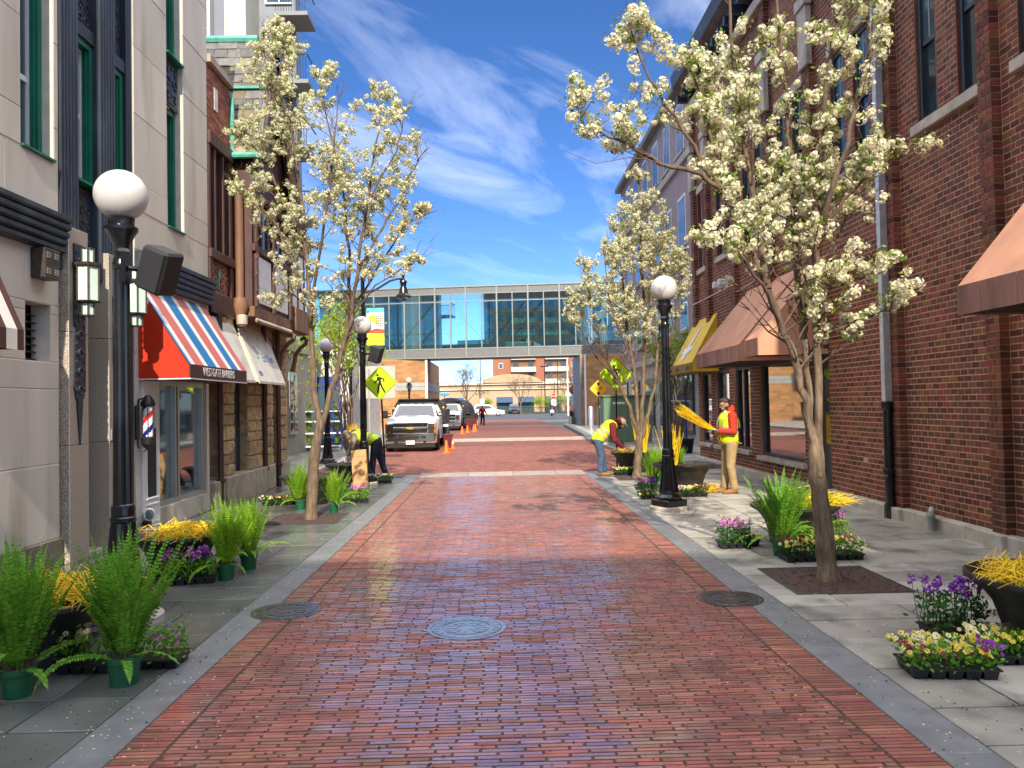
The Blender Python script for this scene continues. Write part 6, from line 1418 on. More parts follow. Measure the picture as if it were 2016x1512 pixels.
# plant trolley with shelves of greenery
ct = thing('plant_trolley', 'blue framed shelf trolley loaded with green plants behind the flowering tree', 'trolley', (-6.42, 28.4, .1))
for x in (-.72, .72):
    for y in (-.28, .28): MB().cbox(x-.03, x+.03, y-.03, y+.03, .12, 1.95, .006).build('upright', M['blue_paint'], ct, world=False)
for z in (.14, .62, 1.05, 1.42): MB().cbox(-.70, .70, -.30, .30, z, z+.05, .006).build('shelf', M['white_paint'], ct, world=False)
for x in (-.62, .62):
    for y in (-.24, .24): MB().lathe([(.075, -.025), (.075, .025)], (x, y, .07), 12, axis='x').build('castor', M['white_paint'], ct, world=False)
wr = thing('wire_rack', 'grey and white rack standing between the stone piers and the plant trolley', 'rack', (-7.35, 27.6, .1)); 
for x in (-.28, .02, .28):
    for y in (-.2, .2): MB().cbox(x-.02, x+.02, y-.02, y+.02, .08, 1.8, .004).build('upright', M['white_paint'], wr, world=False)
for i in range(22): MB().box(-.28, .28, -.19, .19, .15+i*.075, .175+i*.075).build('shelf', M['galv'] if i % 2 else M['off_white'], wr, world=False)
for x in (-.26, .26): MB().lathe([(.07, -.02), (.07, .02)], (x, -.15, .07), 10, axis='x').build('castor', M['rubber'], wr, world=False)
# ------------------------------------------------------------------ people
def fuse(mb, name, mat, parent, voxel=.012, smooth=6):
    """melt overlapping closed shapes into one continuous skin"""
    me = mb.mesh('tmp', mat); ob = bpy.data.objects.new('tmp', me); COL.objects.link(ob)
    r = ob.modifiers.new('r', 'REMESH'); r.mode = 'VOXEL'; r.voxel_size = voxel; s = ob.modifiers.new('s', 'SMOOTH'); s.factor = .5; s.iterations = smooth
    dg = bpy.context.evaluated_depsgraph_get(); m2 = bpy.data.meshes.new_from_object(ob.evaluated_get(dg)); bpy.data.objects.remove(ob); m2.name = name
    m2.materials.clear(); m2.materials.append(mat); m2.polygons.foreach_set('use_smooth', [True]*len(m2.polygons)); return link(name, m2, parent)
def chain(mb, pts, rad, n=10, sc=None, steps=4):
    """row of balls and tapered tubes through the joints"""
    pts = [Vector(p) for p in pts]
    for i in range(len(pts)-1):
        mb.tube([pts[i], pts[i+1]], [rad[i], rad[i+1]], n)
    for p, r in zip(pts, rad): mb.ball(p, r, n, 8)
    return mb
def lerp(a, b, t): return tuple(x+(y-x)*t for x, y in zip(a, b))
def torso(mb, J, grow=0.0, lo=0.0, hi=1.0):
    for t in np.linspace(lo, hi, 9):
        c = lerp(J['pelvis'], J['chest'], t); w = (.165, .150, .148, .165, .185)[min(4, int(t*4.01))]+grow; d = (.125, .118, .115, .125, .120)[min(4, int(t*4.01))]+grow
        mb.ball(c, 1, 14, 10, sc=(d, w, .12+grow*.6))
def hand(mb, wrist, fwd, side, thumb_up=1):
    f = Vector(fwd).normalized(); s = Vector((0, 1, 0))*side; s = (s-f*s.dot(f)).normalized(); u = f.cross(s).normalized(); w = Vector(wrist); pc = w+f*.055
    Mx = Matrix(((f.x, s.x, u.x), (f.y, s.y, u.y), (f.z, s.z, u.z)))
    mb.ball(pc, 1, 10, 8, sc=(.050, .042, .018), rot=Mx)
    for k, (o, L) in enumerate(((-.033, .062), (-.011, .074), (.011, .070), (.032, .055))):
        b = pc+f*.035+s*o; m = b+f*L*.5-u*.006; e = m+f*L*.18-u*.034; mb.tube([b, m, e, e-f*.016-u*.014], [.0095, .009, .0085, .007], 6)
    b = w+f*.02-s*.036; mb.tube([b, b+f*.03-s*.022-u*.01, b+f*.055-s*.016-u*.03], [.012, .0105, .008], 6)
def person(name, label, loc, rz, J, cl, s=1.0):
    t = thing(name, label, 'person', loc, rz); t.scale = (s, s, s)
    hd = Vector(J['head']); hf = Vector(J['face']).normalized(); lat = Vector((0, 1, 0)); hu = hf.cross(lat)*-1 if hf.cross(lat).z < 0 else hf.cross(lat); hu = lat.cross(hf)*-1 if lat.cross(hf).z < 0 and abs(hf.z) < .95 else lat.cross(hf); 
    if J.get('up'): hu = Vector(J['up']).normalized()
    RM = Matrix(((hf.x, lat.x, hu.x), (hf.y, lat.y, hu.y), (hf.z, lat.z, hu.z)))
    H = lambda a, b, c: hd+hf*a+lat*b+hu*c
    b = MB(); torso(b, J, -.012)
    b.ball(hd, 1, 16, 12, sc=(.092, .076, .112), rot=RM); b.ball(H(.035, 0, -.055), 1, 12, 8, sc=(.058, .052, .058), rot=RM)       # skull, jaw
    b.tube([H(.085, 0, .015), H(.112, 0, -.022), H(.088, 0, -.034)], [.009, .015, .010], 6)                                        # nose
    b.tube([H(.088, -.022, -.062), H(.094, 0, -.060), H(.088, .022, -.062)], [.006, .009, .006], 6)                                # lips
    for q in (-1, 1): b.ball(H(-.005, q*.077, -.005), 1, 8, 6, sc=(.022, .010, .032), rot=RM); b.ball(H(.080, q*.030, .022), 1, 8, 6, sc=(.012, .018, .008), rot=RM)
    chain(b, [J['chest'], J['neck'], H(-.015, 0, -.06)], [.09, .056, .056])
    for k, q in (('L', 1), ('R', -1)):
        chain(b, [J['sh'+k], J['el'+k], J['wr'+k]], [.056, .043, .030]); chain(b, [J['hip'+k], J['kn'+k], J['an'+k]], [.088, .060, .044]); b.ball(J['sh'+k], .07, 10, 8)
        an = Vector(J['an'+k]); tf = Vector(J.get('toe', (1, 0, 0))); b.tube([an+Vector((0, 0, -.03)), an+tf*.10+Vector((0, 0, -.05)), an+tf*.19+Vector((0, 0, -.065))], [.042, .038, .025], 8)
        fw = Vector(J.get('hand'+k, Vector(J['wr'+k])-Vector(J['el'+k]))); hand(b, J['wr'+k], fw, q)
    fuse(b, 'body', M['skin'], t, .0085, 3)
    # eyes
    ey = MB()
    for q in (-1, 1): ey.ball(H(.083, q*.030, .012), .0085, 8, 6)
    ey.build('eyes', M['sign_black'], t, world=False, smooth=180)
    # trousers
    p = MB(); torso(p, J, .012, -.05, .22)
    for k in 'LR':
        a = Vector(J['an'+k]); kn = Vector(J['kn'+k]); chain(p, [J['hip'+k], lerp(J['hip'+k], J['kn'+k], .5), J['kn'+k], lerp(J['kn'+k], J['an'+k], .6), a+(kn-a)*.08], [.112, .096, .080, .072, .072])
    fuse(p, 'trousers', M[cl['trousers']], t, .011, 5)
    # jacket with sleeves
    c = MB(); torso(c, J, .020, .12, 1.0)
    for k in 'LR': chain(c, [J['sh'+k], J['el'+k], lerp(J['el'+k], J['wr'+k], .88)], [.088, .066, .050]); chain(c, [J['chest'], J['sh'+k]], [.11, .088])
    nb_ = Vector(J['neck']); c.ball(nb_-hf*.04+Vector((0, 0, 0)), 1, 12, 8, sc=(.085, .085, .055))
    if cl.get('hood_up'): c.ball(hd-hf*.018+hu*.006, 1, 14, 10, sc=(.105, .094, .125), rot=RM)
    else: c.ball(nb_-hf*.085, 1, 12, 8, sc=(.07, .10, .085))
    fuse(c, 'jacket', M[cl['jacket']], t, .011, 4)
    if cl.get('vest'):
        v = MB(); torso(v, J, .038, .06, .98)
        for k, q in (('L', 1), ('R', -1)): chain(v, [J['chest'], lerp(J['chest'], J['sh'+k], .68)], [.135, .105])
        vo = fuse(v, 'vest', M['vest'], t, .012, 5)
        P0, P1 = Vector(J['pelvis']), Vector(J['chest']); ax = (P1-P0).normalized(); fr_ = Vector((0, 1, 0)).cross(ax)
        sb = MB()
        for tt in (.34, .62):
            cc = P0+(P1-P0)*tt
            ring = [cc+fr_*(.166*math.cos(a))+lat*(.200*math.sin(a)) for a in np.linspace(0, 2*math.pi, 29)]
            for r0, r1 in zip(ring[:-1], ring[1:]): 
                n_ = ((r0+r1)/2-cc).normalized()*.010; sb.add([r0-ax*.026, r1-ax*.026, r1+ax*.026, r0+ax*.026, r0-ax*.026-n_, r1-ax*.026-n_, r1+ax*.026-n_, r0+ax*.026-n_], [(0, 1, 2, 3), (7, 6, 5, 4), (3, 2, 6, 7), (1, 0, 4, 5)])
        for q in (-1, 1):
            arcp = [P0+(P1-P0)*.62+lat*q*.115+fr_*(.168*math.cos(a))+ax*(.272*math.sin(a)) for a in np.linspace(-.05, math.pi+.05, 14)]
            for r0, r1 in zip(arcp[:-1], arcp[1:]):
                sb.add([r0-lat*.024, r0+lat*.024, r1+lat*.024, r1-lat*.024], [(0, 1, 2, 3)])
        sb.build('reflective_stripe', M['vest_stripe'], t, world=False)
    bo = MB()
    for k in 'LR':
        an = Vector(J['an'+k]); tf = Vector(J.get('toe', (1, 0, 0))); chain(bo, [an+Vector((0, 0, .05)), an+Vector((0, 0, -.025))], [.058, .056]); bo.tube([an+Vector((0, 0, -.035))-tf*.05, an+tf*.10+Vector((0, 0, -.045)), an+tf*.20+Vector((0, 0, -.055))], [.048, .050, .036], 10); bo.ball(an+tf*.20+Vector((0, 0, -.055)), .036, 10, 6)
    fuse(bo, 'boots', M[cl.get('boots', 'boots')], t, .009, 3)
    if cl.get('cap'):
        cp_ = MB(); cp_.ball(hd+hu*.035-hf*.005, 1, 14, 10, sc=(.108, .094, .088), rot=RM); cp_.ball(hd+hu*.055+hf*.115, 1, 12, 6, sc=(.085, .078, .012), rot=RM); fuse(cp_, 'cap', M[cl['cap']], t, .008, 2)
    else:
        h = MB(); h.ball(hd+hu*.032-hf*.022, 1, 14, 10, sc=(.092, .083, .092), rot=RM); h.ball(hd-hu*.03-hf*.045, 1, 12, 8, sc=(.055, .074, .07), rot=RM); h.ball(hd+hu*.085+hf*.035, 1, 10, 6, sc=(.06, .062, .035), rot=RM)
        if cl.get('beard'):
            for q in (-1, 1): h.ball(H(.02, q*.058, -.06), 1, 8, 6, sc=(.045, .016, .045), rot=RM)
            h.ball(H(.062, 0, -.098), 1, 8, 6, sc=(.03, .04, .022), rot=RM)
        fuse(h, 'hair', M['hair'], t, .007, 2)
    if cl.get('mask'): 
        m_ = MB(); o = H(*cl.get('maskpos', (.075, 0, -.095))); m_.ball(o, 1, 10, 8, sc=(.035, .052, .042), rot=RM); fuse(m_, 'face_mask', M[cl['mask']], t, .006, 2)
    if cl.get('glasses'):
        gl_ = MB()
        for q in (-1, 1): gl_.tube([H(.102, q*.032+.022*math.cos(a), .012+.017*math.sin(a)) for a in np.linspace(0, 6.28, 10)], .004, 4).tube([H(.10, q*.055, .014), H(.0, q*.082, .012)], .004, 4)
        gl_.build('glasses', M['sign_black'], t, world=False)
    if cl.get('gloves'):
        for k, q in (('L', 1), ('R', -1)):
            g_ = MB(); hand(g_, J['wr'+k], Vector(J.get('hand'+k, Vector(J['wr'+k])-Vector(J['el'+k]))), q); mo = Vector(J['wr'+k]); g_.xf(Matrix.Translation(mo) @ Matrix.Scale(1.16, 4) @ Matrix.Translation(-mo)); g_.ball(mo, .04, 10, 8); fuse(g_, 'glove', M[cl['gloves']], t, .0055, 1)
    return t
stand = dict(pelvis=(0, 0, .95), chest=(.015, 0, 1.34), neck=(.03, 0, 1.49), head=(.065, 0, 1.615), face=(.93, 0, -.36),
             shL=(.01, .185, 1.40), elL=(.02, .245, 1.12), wrL=(.25, .10, 1.13), shR=(.01, -.185, 1.40), elR=(.03, -.245, 1.12), wrR=(.27, -.08, 1.10),
             handL=(.9, -.3, .2), handR=(.9, .3, .1), hipL=(0, .10, .90), knL=(.035, .115, .49), anL=(-.03, .12, .085), hipR=(0, -.10, .90), knR=(.03, -.115, .49), anR=(.06, -.12, .085))
person('person', 'standing worker in orange hoodie, yellow vest and khaki trousers sorting yellow twigs', (4.20, 13.95, 0), math.pi+.12, stand, dict(trousers='khaki', jacket='hoodie', vest=1, mask='white_paint', maskpos=(.055, 0, -.13), glasses=1, gloves='glove', beard=1), 1.0)
bentR = dict(pelvis=(-.17, 0, .80), chest=(.12, 0, 1.10), neck=(.24, 0, 1.17), head=(.35, 0, 1.17), face=(.62, 0, -.78), up=(.78, 0, .62),
             shL=(.15, .17, 1.10), elL=(.20, .21, .80), wrL=(.40, .10, .66), shR=(.15, -.17, 1.10), elR=(.18, -.22, .79), wrR=(.38, -.12, .62), handL=(.6, 0, -.7), handR=(.6, 0, -.7),
             hipL=(-.17, .095, .77), knL=(-.07, .11, .43), anL=(-.02, .12, .085), hipR=(-.17, -.095, .77), knR=(-.10, -.11, .43), anR=(-.14, -.12, .085))
person('person', 'stooping worker in jeans, wine red hoodie and yellow vest tending the planter', (2.47, 17.75, 0), -.05, bentR, dict(trousers='denim', jacket='hoodie_wine', vest=1, hood_up=1, cap='grey_cloth', mask='navy'), 1.04)
bentL = dict(pelvis=(.06, 0, .84), chest=(.46, 0, .98), neck=(.60, 0, .99), head=(.72, 0, .97), face=(.75, 0, -.66), up=(.66, 0, .75),
             shL=(.50, .17, .96), elL=(.56, .21, .70), wrL=(.68, .10, .52), shR=(.50, -.17, .96), elR=(.54, -.21, .69), wrR=(.66, -.08, .49), handL=(.5, 0, -.85), handR=(.5, 0, -.85),
             hipL=(.03, .10, .80), knL=(.09, .12, .43), anL=(.12, .12, .085), hipR=(.03, -.10, .80), knR=(-.03, -.12, .43), anR=(-.14, -.12, .085))
person('person', 'stooping worker in grey shirt, yellow vest and dark trousers behind the lamp post', (-2.88, 18.45, 0), math.pi-.05, bentL, dict(trousers='navy', jacket='grey_cloth', vest=1, cap='grey_cloth', gloves='white_paint', boots='black_plastic'), 1.04)
walk = dict(pelvis=(0, 0, .95), chest=(.0, 0, 1.33), neck=(.01, 0, 1.47), head=(.02, 0, 1.60), face=(1, 0, -.05),
            shL=(0, .19, 1.39), elL=(-.05, .30, 1.14), wrL=(.03, .40, .94), shR=(0, -.19, 1.39), elR=(-.06, -.27, 1.13), wrR=(.06, -.25, .92),
            hipL=(0, .09, .9), knL=(.12, .10, .5), anL=(.10, .08, .085), hipR=(0, -.09, .9), knR=(-.04, -.08, .5), anR=(-.22, -.06, .12))
person('person', 'walker in a red jacket and dark jeans crossing the far brick square', (-1.26, 62.2, 0), R(-70), walk, dict(trousers='navy', jacket='red_jacket', boots='black_plastic'), .93)
pw = thing('twig_bundle', 'long bundle of yellow twigs held in the hands of the standing worker', 'twigs', (3.94, 13.9, 1.13)); gg = np.random.default_rng(8); tw = MB()
for i in range(85):
    a = Vector((-.62+gg.normal(0, .06), gg.normal(0, .09), .40+gg.normal(0, .055))); b = Vector((.30+gg.normal(0, .07), gg.normal(0, .04), -.24+gg.normal(0, .05))); m_ = Vector(gg.normal(0, .012, 3)); tw.tube([a, m_+a*.45+Vector((0, 0, -.02)), m_, b], [.002, .004, .005, .003], 4)
tw.build('twigs', M['twig'], pw, world=False)
# ------------------------------------------------------------------ flowering pear trees
def flower_cloud(C, N, nf, rad, fr, rng, jitter=.8):
    """C cluster centres; N outward hints; every cluster is a ball of nf five-petalled flowers"""
    n = len(C); th = np.arccos(1-2*(np.arange(nf)+.5)/nf); ph = np.arange(nf)*2.39996
    D = np.c_[np.sin(th)*np.cos(ph), np.sin(th)*np.sin(ph), np.cos(th)]
    Rm = rng.normal(0, 1, (n, 3, 3)); q, _ = np.linalg.qr(Rm)
    d = np.einsum('nij,fj->nfi', q, D)+rng.normal(0, jitter*.5, (n, nf, 3)); d /= np.linalg.norm(d, axis=2, keepdims=True)
    rr = rad*rng.uniform(.4, 1.4, (n, 1, 1))*rng.uniform(.5, 1.25, (n, nf, 1)); ce = C[:, None, :]+d*rr
    a = np.cross(d, rng.normal(0, 1, (n, nf, 3))); a /= np.linalg.norm(a, axis=2, keepdims=True); b = np.cross(d, a)
    f = fr*rng.uniform(.75, 1.2, (n, nf, 1)); V = np.zeros((n, nf, 6, 3)); V[:, :, 5] = ce-d*f*.30
    for k in range(5):
        an = 2*math.pi*k/5; V[:, :, k] = ce+(a*math.cos(an)+b*math.sin(an))*f*(1+.12*(-1)**k)
    m = n*nf; F = np.array([(0, 1, 5), (1, 2, 5), (2, 3, 5), (3, 4, 5), (4, 0, 5)])[None]+6*np.arange(m)[:, None, None]
    return V.reshape(-1, 3), F.reshape(-1, 3)
def leaf_cloud(C, per, spread, s, rng, asp=.45, up=.2):
    n = len(C)*per; c = np.repeat(C, per, 0)+rng.normal(0, spread, (n, 3)); d = rng.normal(0, 1, (n, 3)); d[:, 2] += up; d /= np.linalg.norm(d, axis=1, keepdims=True)
    a = np.cross(d, rng.normal(0, 1, (n, 3))); a /= np.linalg.norm(a, axis=1, keepdims=True); L = s*rng.uniform(.6, 1.3, (n, 1))
    V = np.stack([c, c+d*L*.5+a*L*asp*.5, c+d*L, c+d*L*.5-a*L*asp*.5], 1); F = np.arange(n*4).reshape(n, 4); return V.reshape(-1, 3), F
def blossom_tree(name, label, base, trunk, stems, seed, n_cl, nf, cr, fr, env, Lb=.85, leaf_per=3, knots=(), dens=1.0):
    g = np.random.default_rng(seed); t = thing(name, label, 'tree', (base[0], base[1], 0), 0, 'flowering pear trees along the street'); o = Vector((base[0], base[1], 0)); Yb = base[1]
    W_ = lambda p: AY(p[0], p[1], Yb+(p[2] if len(p) > 2 else 0))-o
    tb = MB(); tp = [W_(p) for p in trunk[0]]
    pts = []; rr = []
    for i in range(len(tp)-1):
        for k in range(4):
            u = (i+k/4)/(len(tp)-1); q = tp[i].lerp(tp[i+1], k/4); r = trunk[1]+(trunk[2]-trunk[1])*u; r *= 1+(.45*max(0, 1-q.z/.14) if q.z < .14 else 0); pts.append(q+Vector(g.normal(0, .006, 3))*(1 if i or k else 0)); rr.append(r*g.uniform(.95, 1.06))
    pts.append(tp[-1]); rr.append(trunk[2]); pts.append(tp[-1]+Vector((0, 0, .07))); rr.append(trunk[2]*.55); pts[0].z = -.03; tb.tube(pts, rr, 14)
    for kx, kz in knots:
        kp = W_((kx, kz)); kp.y -= trunk[2]*.9; tb.lathe([(.036, 0), (.034, .02), (.02, .024), (.016, .012)], (0, 0, 0), 10).xf(Matrix.Identity(4)) if 0 else tb.ball(kp, .034, 8, 6, sc=(1, .5, 1))
    tips = []; bm_ = MB(); tw_ = MB(); bm2 = MB()
    for path, r0, r1 in stems:
        P = [W_(p) for p in path]; Q = []; 
        for i in range(len(P)-1):
            for k in range(4): Q.append(P[i].lerp(P[i+1], k/4)+Vector(g.normal(0, .012, 3))*(0 if i == 0 and k == 0 else 1))
        Q.append(P[-1]); nQ = len(Q); R_ = [r0+(r1-r0)*i/(nQ-1) for i in range(nQ)]; nl_ = max(3, int(nQ*.42)) if r0 >= .045 else 0
        if nl_: bm_.tube(Q[:nl_+1], R_[:nl_+1], 10)
        bm2.tube(Q[nl_:], R_[nl_:], 9)
        ln = sum((Q[i+1]-Q[i]).length for i in range(nQ-1)); nb_ = int(ln*6.5*dens)
        for b in range(nb_):
            u = g.uniform(.22, 1.0)**.85; i = min(nQ-2, int(u*(nQ-1))); p = Q[i].lerp(Q[i+1], g.random()); tn = (Q[i+1]-Q[i]).normalized(); a = g.uniform(0, 2*math.pi)
            ra = Vector((math.cos(a), math.sin(a), 0)); d = (tn*.45+ra*.8+Vector((0, 0, .35))).normalized(); L = Lb*(1.1-.55*u)*g.uniform(.45, 1.15); q = p.copy(); br_ = [q.copy()]; dd = d
            for k in range(4): dd = (dd+Vector(g.normal(0, .16, 3))+Vector((0, 0, .07))).normalized(); q = q+dd*L/4; br_.append(q.copy())
            rb = max(.005, R_[i]*.38); tw_.tube(br_, [rb*(1-.19*k) for k in range(5)], 5, cap=False)
            for k in range(2, 5): tips.append((br_[k], 1.0))
            for s in range(4):
                k = g.integers(1, 5); q2 = br_[k].copy(); d2 = (dd*.5+Vector(g.normal(0, .6, 3))+Vector((0, 0, .25))).normalized(); L2 = L*g.uniform(.2, .5); tpth = [q2.copy(), q2+d2*L2*.5+Vector(g.normal(0, .012, 3)), q2+d2*L2]
                tw_.tube(tpth, [rb*.45, rb*.35, .0025], 4, cap=False); tips.append((tpth[1], .7)); tips.append((tpth[2], 1.3)); tips.append((tpth[2]-d2*L2*.25, 1.0))
    tb.build('trunk', M['bark'], t, world=False, smooth=60); bm_.build('stem', M['bark'], t, world=False, smooth=60); bm2.build('limb', M['bark_red'], t, world=False, smooth=60); tw_.build('branches', M['bark_red'], t, world=False, smooth=60)
    T = np.array([tuple(p) for p, w in tips]); w = np.array([w for p, w in tips])
    keep = np.ones(len(T), bool)
    if env:
        inside = np.zeros(len(T), bool)
        for (px, py, rx, rz, dy) in env:
            c = W_((px, py, dy)); e = ((T[:, 0]-c.x)/rx)**2+((T[:, 1]-c.y)/(rx*1.0))**2+((T[:, 2]-c.z)/rz)**2; inside |= e < 1
        keep = inside
    T, w = T[keep], w[keep]; sel = g.choice(len(T), min(n_cl, len(T)), replace=False, p=w/w.sum()); C = T[sel]+g.normal(0, .018, (len(sel), 3))
    C2 = C[g.random(len(C)) < .45]; C = np.concatenate([C, C2+g.normal(0, cr*.8, C2.shape)])          # clumps of several balls
    V, F = flower_cloud(C, None, nf, cr, fr, g); link('blossoms', npmesh('blossoms', V, F, M['petal_white']), t, 'stuff')
    Cl = np.concatenate([C[g.random(len(C)) < .75], T[g.choice(len(T), min(len(T), n_cl//2), replace=False)]])
    V, F = leaf_cloud(Cl, leaf_per, cr*.75, cr*1.05, g); link('leaves', npmesh('leaves', V, F, M['leaf_pear']), t, 'stuff'); return t
# the near tree
stemsN = [([(1616, 985), (1604, 890), (1585, 790, -.02), (1556, 680, -.08), (1512, 570, -.15), (1474, 480, -.2), (1432, 380, -.2), (1390, 240, -.1), (1350, 90, 0)], .047, .010),
          ([(1512, 570, -.15), (1500, 470, .1), (1478, 350, .3), (1452, 200, .45), (1440, 20, .5), (1430, -120, .5)], .034, .010),
          ([(1438, 395, -.2), (1380, 345, -.35), (1300, 320, -.45), (1230, 285, -.5), (1165, 255, -.5), (1120, 215, -.5)], .024, .006),
          ([(1402, 350, -.3), (1330, 230, -.3), (1265, 130, -.3), (1240, 50, -.3)], .018, .006),
          ([(1612, 985), (1602, 880), (1593, 760, .05), (1578, 620, .12), (1566, 500, .2), (1560, 360, .3), (1545, 180, .35), (1530, 0, .4), (1520, -150, .4)], .045, .010),
          ([(1618, 985), (1613, 890), (1611, 740, -.03), (1606, 600, -.05), (1605, 480, -.08), (1612, 330, -.1), (1630, 160, -.1), (1650, 0, -.1), (1660, -140, -.1)], .046, .011),
          ([(1605, 480, -.08), (1632, 390, -.3), (1668, 280, -.4), (1700, 150, -.4), (1735, 20, -.35), (1750, -60, -.3)], .028, .008),
          ([(1612, 665, -.05), (1650, 648, -.2), (1700, 630, -.3), (1762, 600, -.4)], .022, .006), ([(1608, 560, -.05), (1650, 560, -.3), (1700, 545, -.45), (1750, 520, -.5)], .016, .005),
          ([(1606, 470, -.08), (1650, 410, -.25), (1705, 345, -.35), (1765, 295, -.4), (1805, 285, -.4)], .018, .006),
          ([(1540, 640, -.1), (1500, 560, -.4), (1452, 500, -.55), (1415, 450, -.6)], .020, .006),
          ([(1578, 620, .12), (1640, 500, .4), (1690, 380, .6), (1720, 240, .7)], .022, .007)]
envN = [(1180, 220, .42, .40, -.45), (1280, 150, .50, .62, -.3), (1400, 250, .62, .85, -.1), (1390, 60, .65, .7, .1), (1510, 300, .75, 1.1, 0), (1560, 60, .85, .8, .1), (1640, 280, .62, 1.0, 0), (1690, 90, .55, .75, -.1), (1750, 285, .36, .22, -.4), (1690, 575, .52, .40, -.3), (1440, 490, .36, .42, -.4), (1720, 610, .36, .30, -.35)]
blossom_tree('pear_tree', 'white flowering pear tree with knotted forked trunk rising from the nearest square tree grate', (3.07, 7.15), ([(1632, 1141), (1622, 1040), (1612, 960), (1606, 880)], .090, .066), stemsN, 3, 960, 22, .047, .0175, envN, .62, 5, ((1609, 935),), 1.2)
stemsL = [([(630, 846), (617, 760), (612, 640), (602, 500), (592, 380), (575, 250), (560, 120), (552, 70)], .048, .008), ([(632, 846), (652, 768, -.05), (682, 660, -.1), (704, 540, -.15), (722, 400, -.15), (742, 280, -.1), (752, 170, 0)], .046, .008),
          ([(612, 640), (575, 520, -.2), (540, 440, -.3), (505, 400, -.4), (470, 380, -.4)], .024, .006), ([(602, 500), (560, 400, .2), (525, 320, .3), (490, 280, .3), (455, 262, .3)], .022, .006), ([(682, 660, -.1), (690, 520, .2), (680, 400, .4), (650, 260, .5), (625, 140, .5)], .030, .007),
          ([(704, 540, -.15), (752, 450, .1), (790, 380, .2), (820, 320, .2), (845, 290, .2)], .022, .006), ([(660, 740, 0), (700, 600, .3), (760, 500, .4), (800, 440, .4), (828, 420, .4)], .024, .006), ([(612, 600, .1), (640, 440, -.3), (655, 300, -.4), (670, 180, -.3)], .026, .007),
          ([(690, 630, 0), (740, 560, -.3), (790, 530, -.4), (832, 508, -.4)], .014, .005), ([(600, 600, 0), (560, 570, -.3), (530, 600, -.4)], .014, .005), ([(592, 380), (560, 280, -.3), (530, 170, -.35), (520, 100, -.3)], .02, .006), ([(722, 400, -.15), (780, 300, -.2), (800, 220, -.2)], .018, .005)]
envL = [(560, 200, .70, 1.35, 0), (600, 380, .95, 1.0, 0), (745, 290, .62, 1.15, 0), (720, 440, .90, .85, 0), (510, 330, .55, .75, 0), (800, 380, .45, .60, .1), (590, 540, .72, .62, -.2), (640, 130, .5, .7, .2), (480, 270, .3, .25, .3), (800, 520, .35, .2, -.4), (500, 400, .4, .35, -.3)]
blossom_tree('pear_tree', 'cream flowering pear tree with twin forked trunk beside the tudor house', (-2.93, 11.82), ([(612, 1021), (616, 940), (624, 870), (631, 835)], .088, .068), stemsL, 11, 2200, 13, .037, .0165, envL, .75, 5, (), 1.15)
stemsR = [([(1258, 862), (1240, 800, -.1), (1215, 745, -.2), (1185, 690, -.3), (1165, 600, -.3), (1150, 530, -.3)], .05, .010), ([(1258, 862), (1252, 760, .1), (1235, 640, .2), (1222, 520, .2), (1218, 420, .2)], .05, .010), ([(1262, 862), (1268, 740, 0), (1270, 620, 0), (1262, 500, 0), (1258, 380, 0), (1256, 345, 0)], .05, .010),
          ([(1266, 862), (1288, 760, .1), (1300, 640, .2), (1308, 520, .2), (1312, 420, .2)], .045, .010), ([(1288, 760, .1), (1318, 680, -.2), (1338, 580, -.3), (1348, 500, -.3)], .03, .008), ([(1215, 745, -.2), (1170, 700, .2), (1140, 640, .3), (1118, 600, .3)], .025, .007), ([(1240, 700, -.3), (1200, 600, -.4), (1190, 500, -.4)], .025, .007), ([(1270, 650, -.3), (1290, 550, -.5), (1290, 450, -.5)], .022, .007)]
envR = [(1255, 430, .65, 1.1, 0), (1200, 550, .95, 1.05, 0), (1305, 540, .66, 1.3, 0), (1250, 605, 1.0, .72, 0), (1140, 610, .42, .5, .2), (1160, 500, .35, .5, -.2)]
blossom_tree('pear_tree', 'cream flowering pear tree half hiding the walking figure sign beside the planters', (3.10, 17.0), ([(1255, 944), (1256, 900), (1260, 855)], .092, .075), stemsR, 17, 1900, 11, .042, .019, envR, .85, 5, (), 1.3)
for (x, y, hw, lab) in ((3.07, 7.15, .50, 'brown square tree grate around the nearest flowering tree'), (-2.93, 11.82, .52, 'brown square tree grate around the tree beside the tudor house'), (3.10, 17.0, .5, 'brown square tree grate around the tree near the stooping worker in jeans')):
    t = thing('tree_grate', lab, 'tree grate', (x, y, 0), 0, 'square tree grates'); mb = MB(); hx = .17
    for (a, b, c, d) in ((-hw, hw, -hw, -hx), (-hw, hw, hx, hw), (-hw, -hx, -hx, hx), (hx, hw, -hx, hx)): mb.box(a, b, c, d, .002, .010)
    mb.build('grate_plate', M['mulch'], t, world=False); MB().box(-hx, hx, -hx, hx, -.02, .004).build('soil', M['soil'], t, world=False)
    gg = np.random.default_rng(int(y*10)); sl = MB()
    for i in range(420):
        a, b = gg.uniform(-hw*.97, hw*.97, 2)
        if abs(a) < hx and abs(b) < hx: continue
        an = gg.uniform(0, 3.14); L = gg.uniform(.008, .022); u = Vector((math.cos(an), math.sin(an), 0))*L; v = Vector((-u.y, u.x, 0))*.35; p = Vector((a, b, .0105)); sl.add([p-u-v, p+u-v, p+u+v, p-u+v, p+Vector((0, 0, gg.uniform(.004, .012)))], [(0, 1, 4), (1, 2, 4), (2, 3, 4), (3, 0, 4)])
    sl.build('chips', M['mulch'], t, world=False, kind='stuff'); fr_ = MB()
    for (a, b, c, d) in ((-hw-.015, hw+.015, -hw-.015, -hw), (-hw-.015, hw+.015, hw, hw+.015), (-hw-.015, -hw, -hw, hw), (hw, hw+.015, -hw, hw)): fr_.box(a, b, c, d, .001, .013)
    fr_.build('rim', M['iron'], t, world=False)
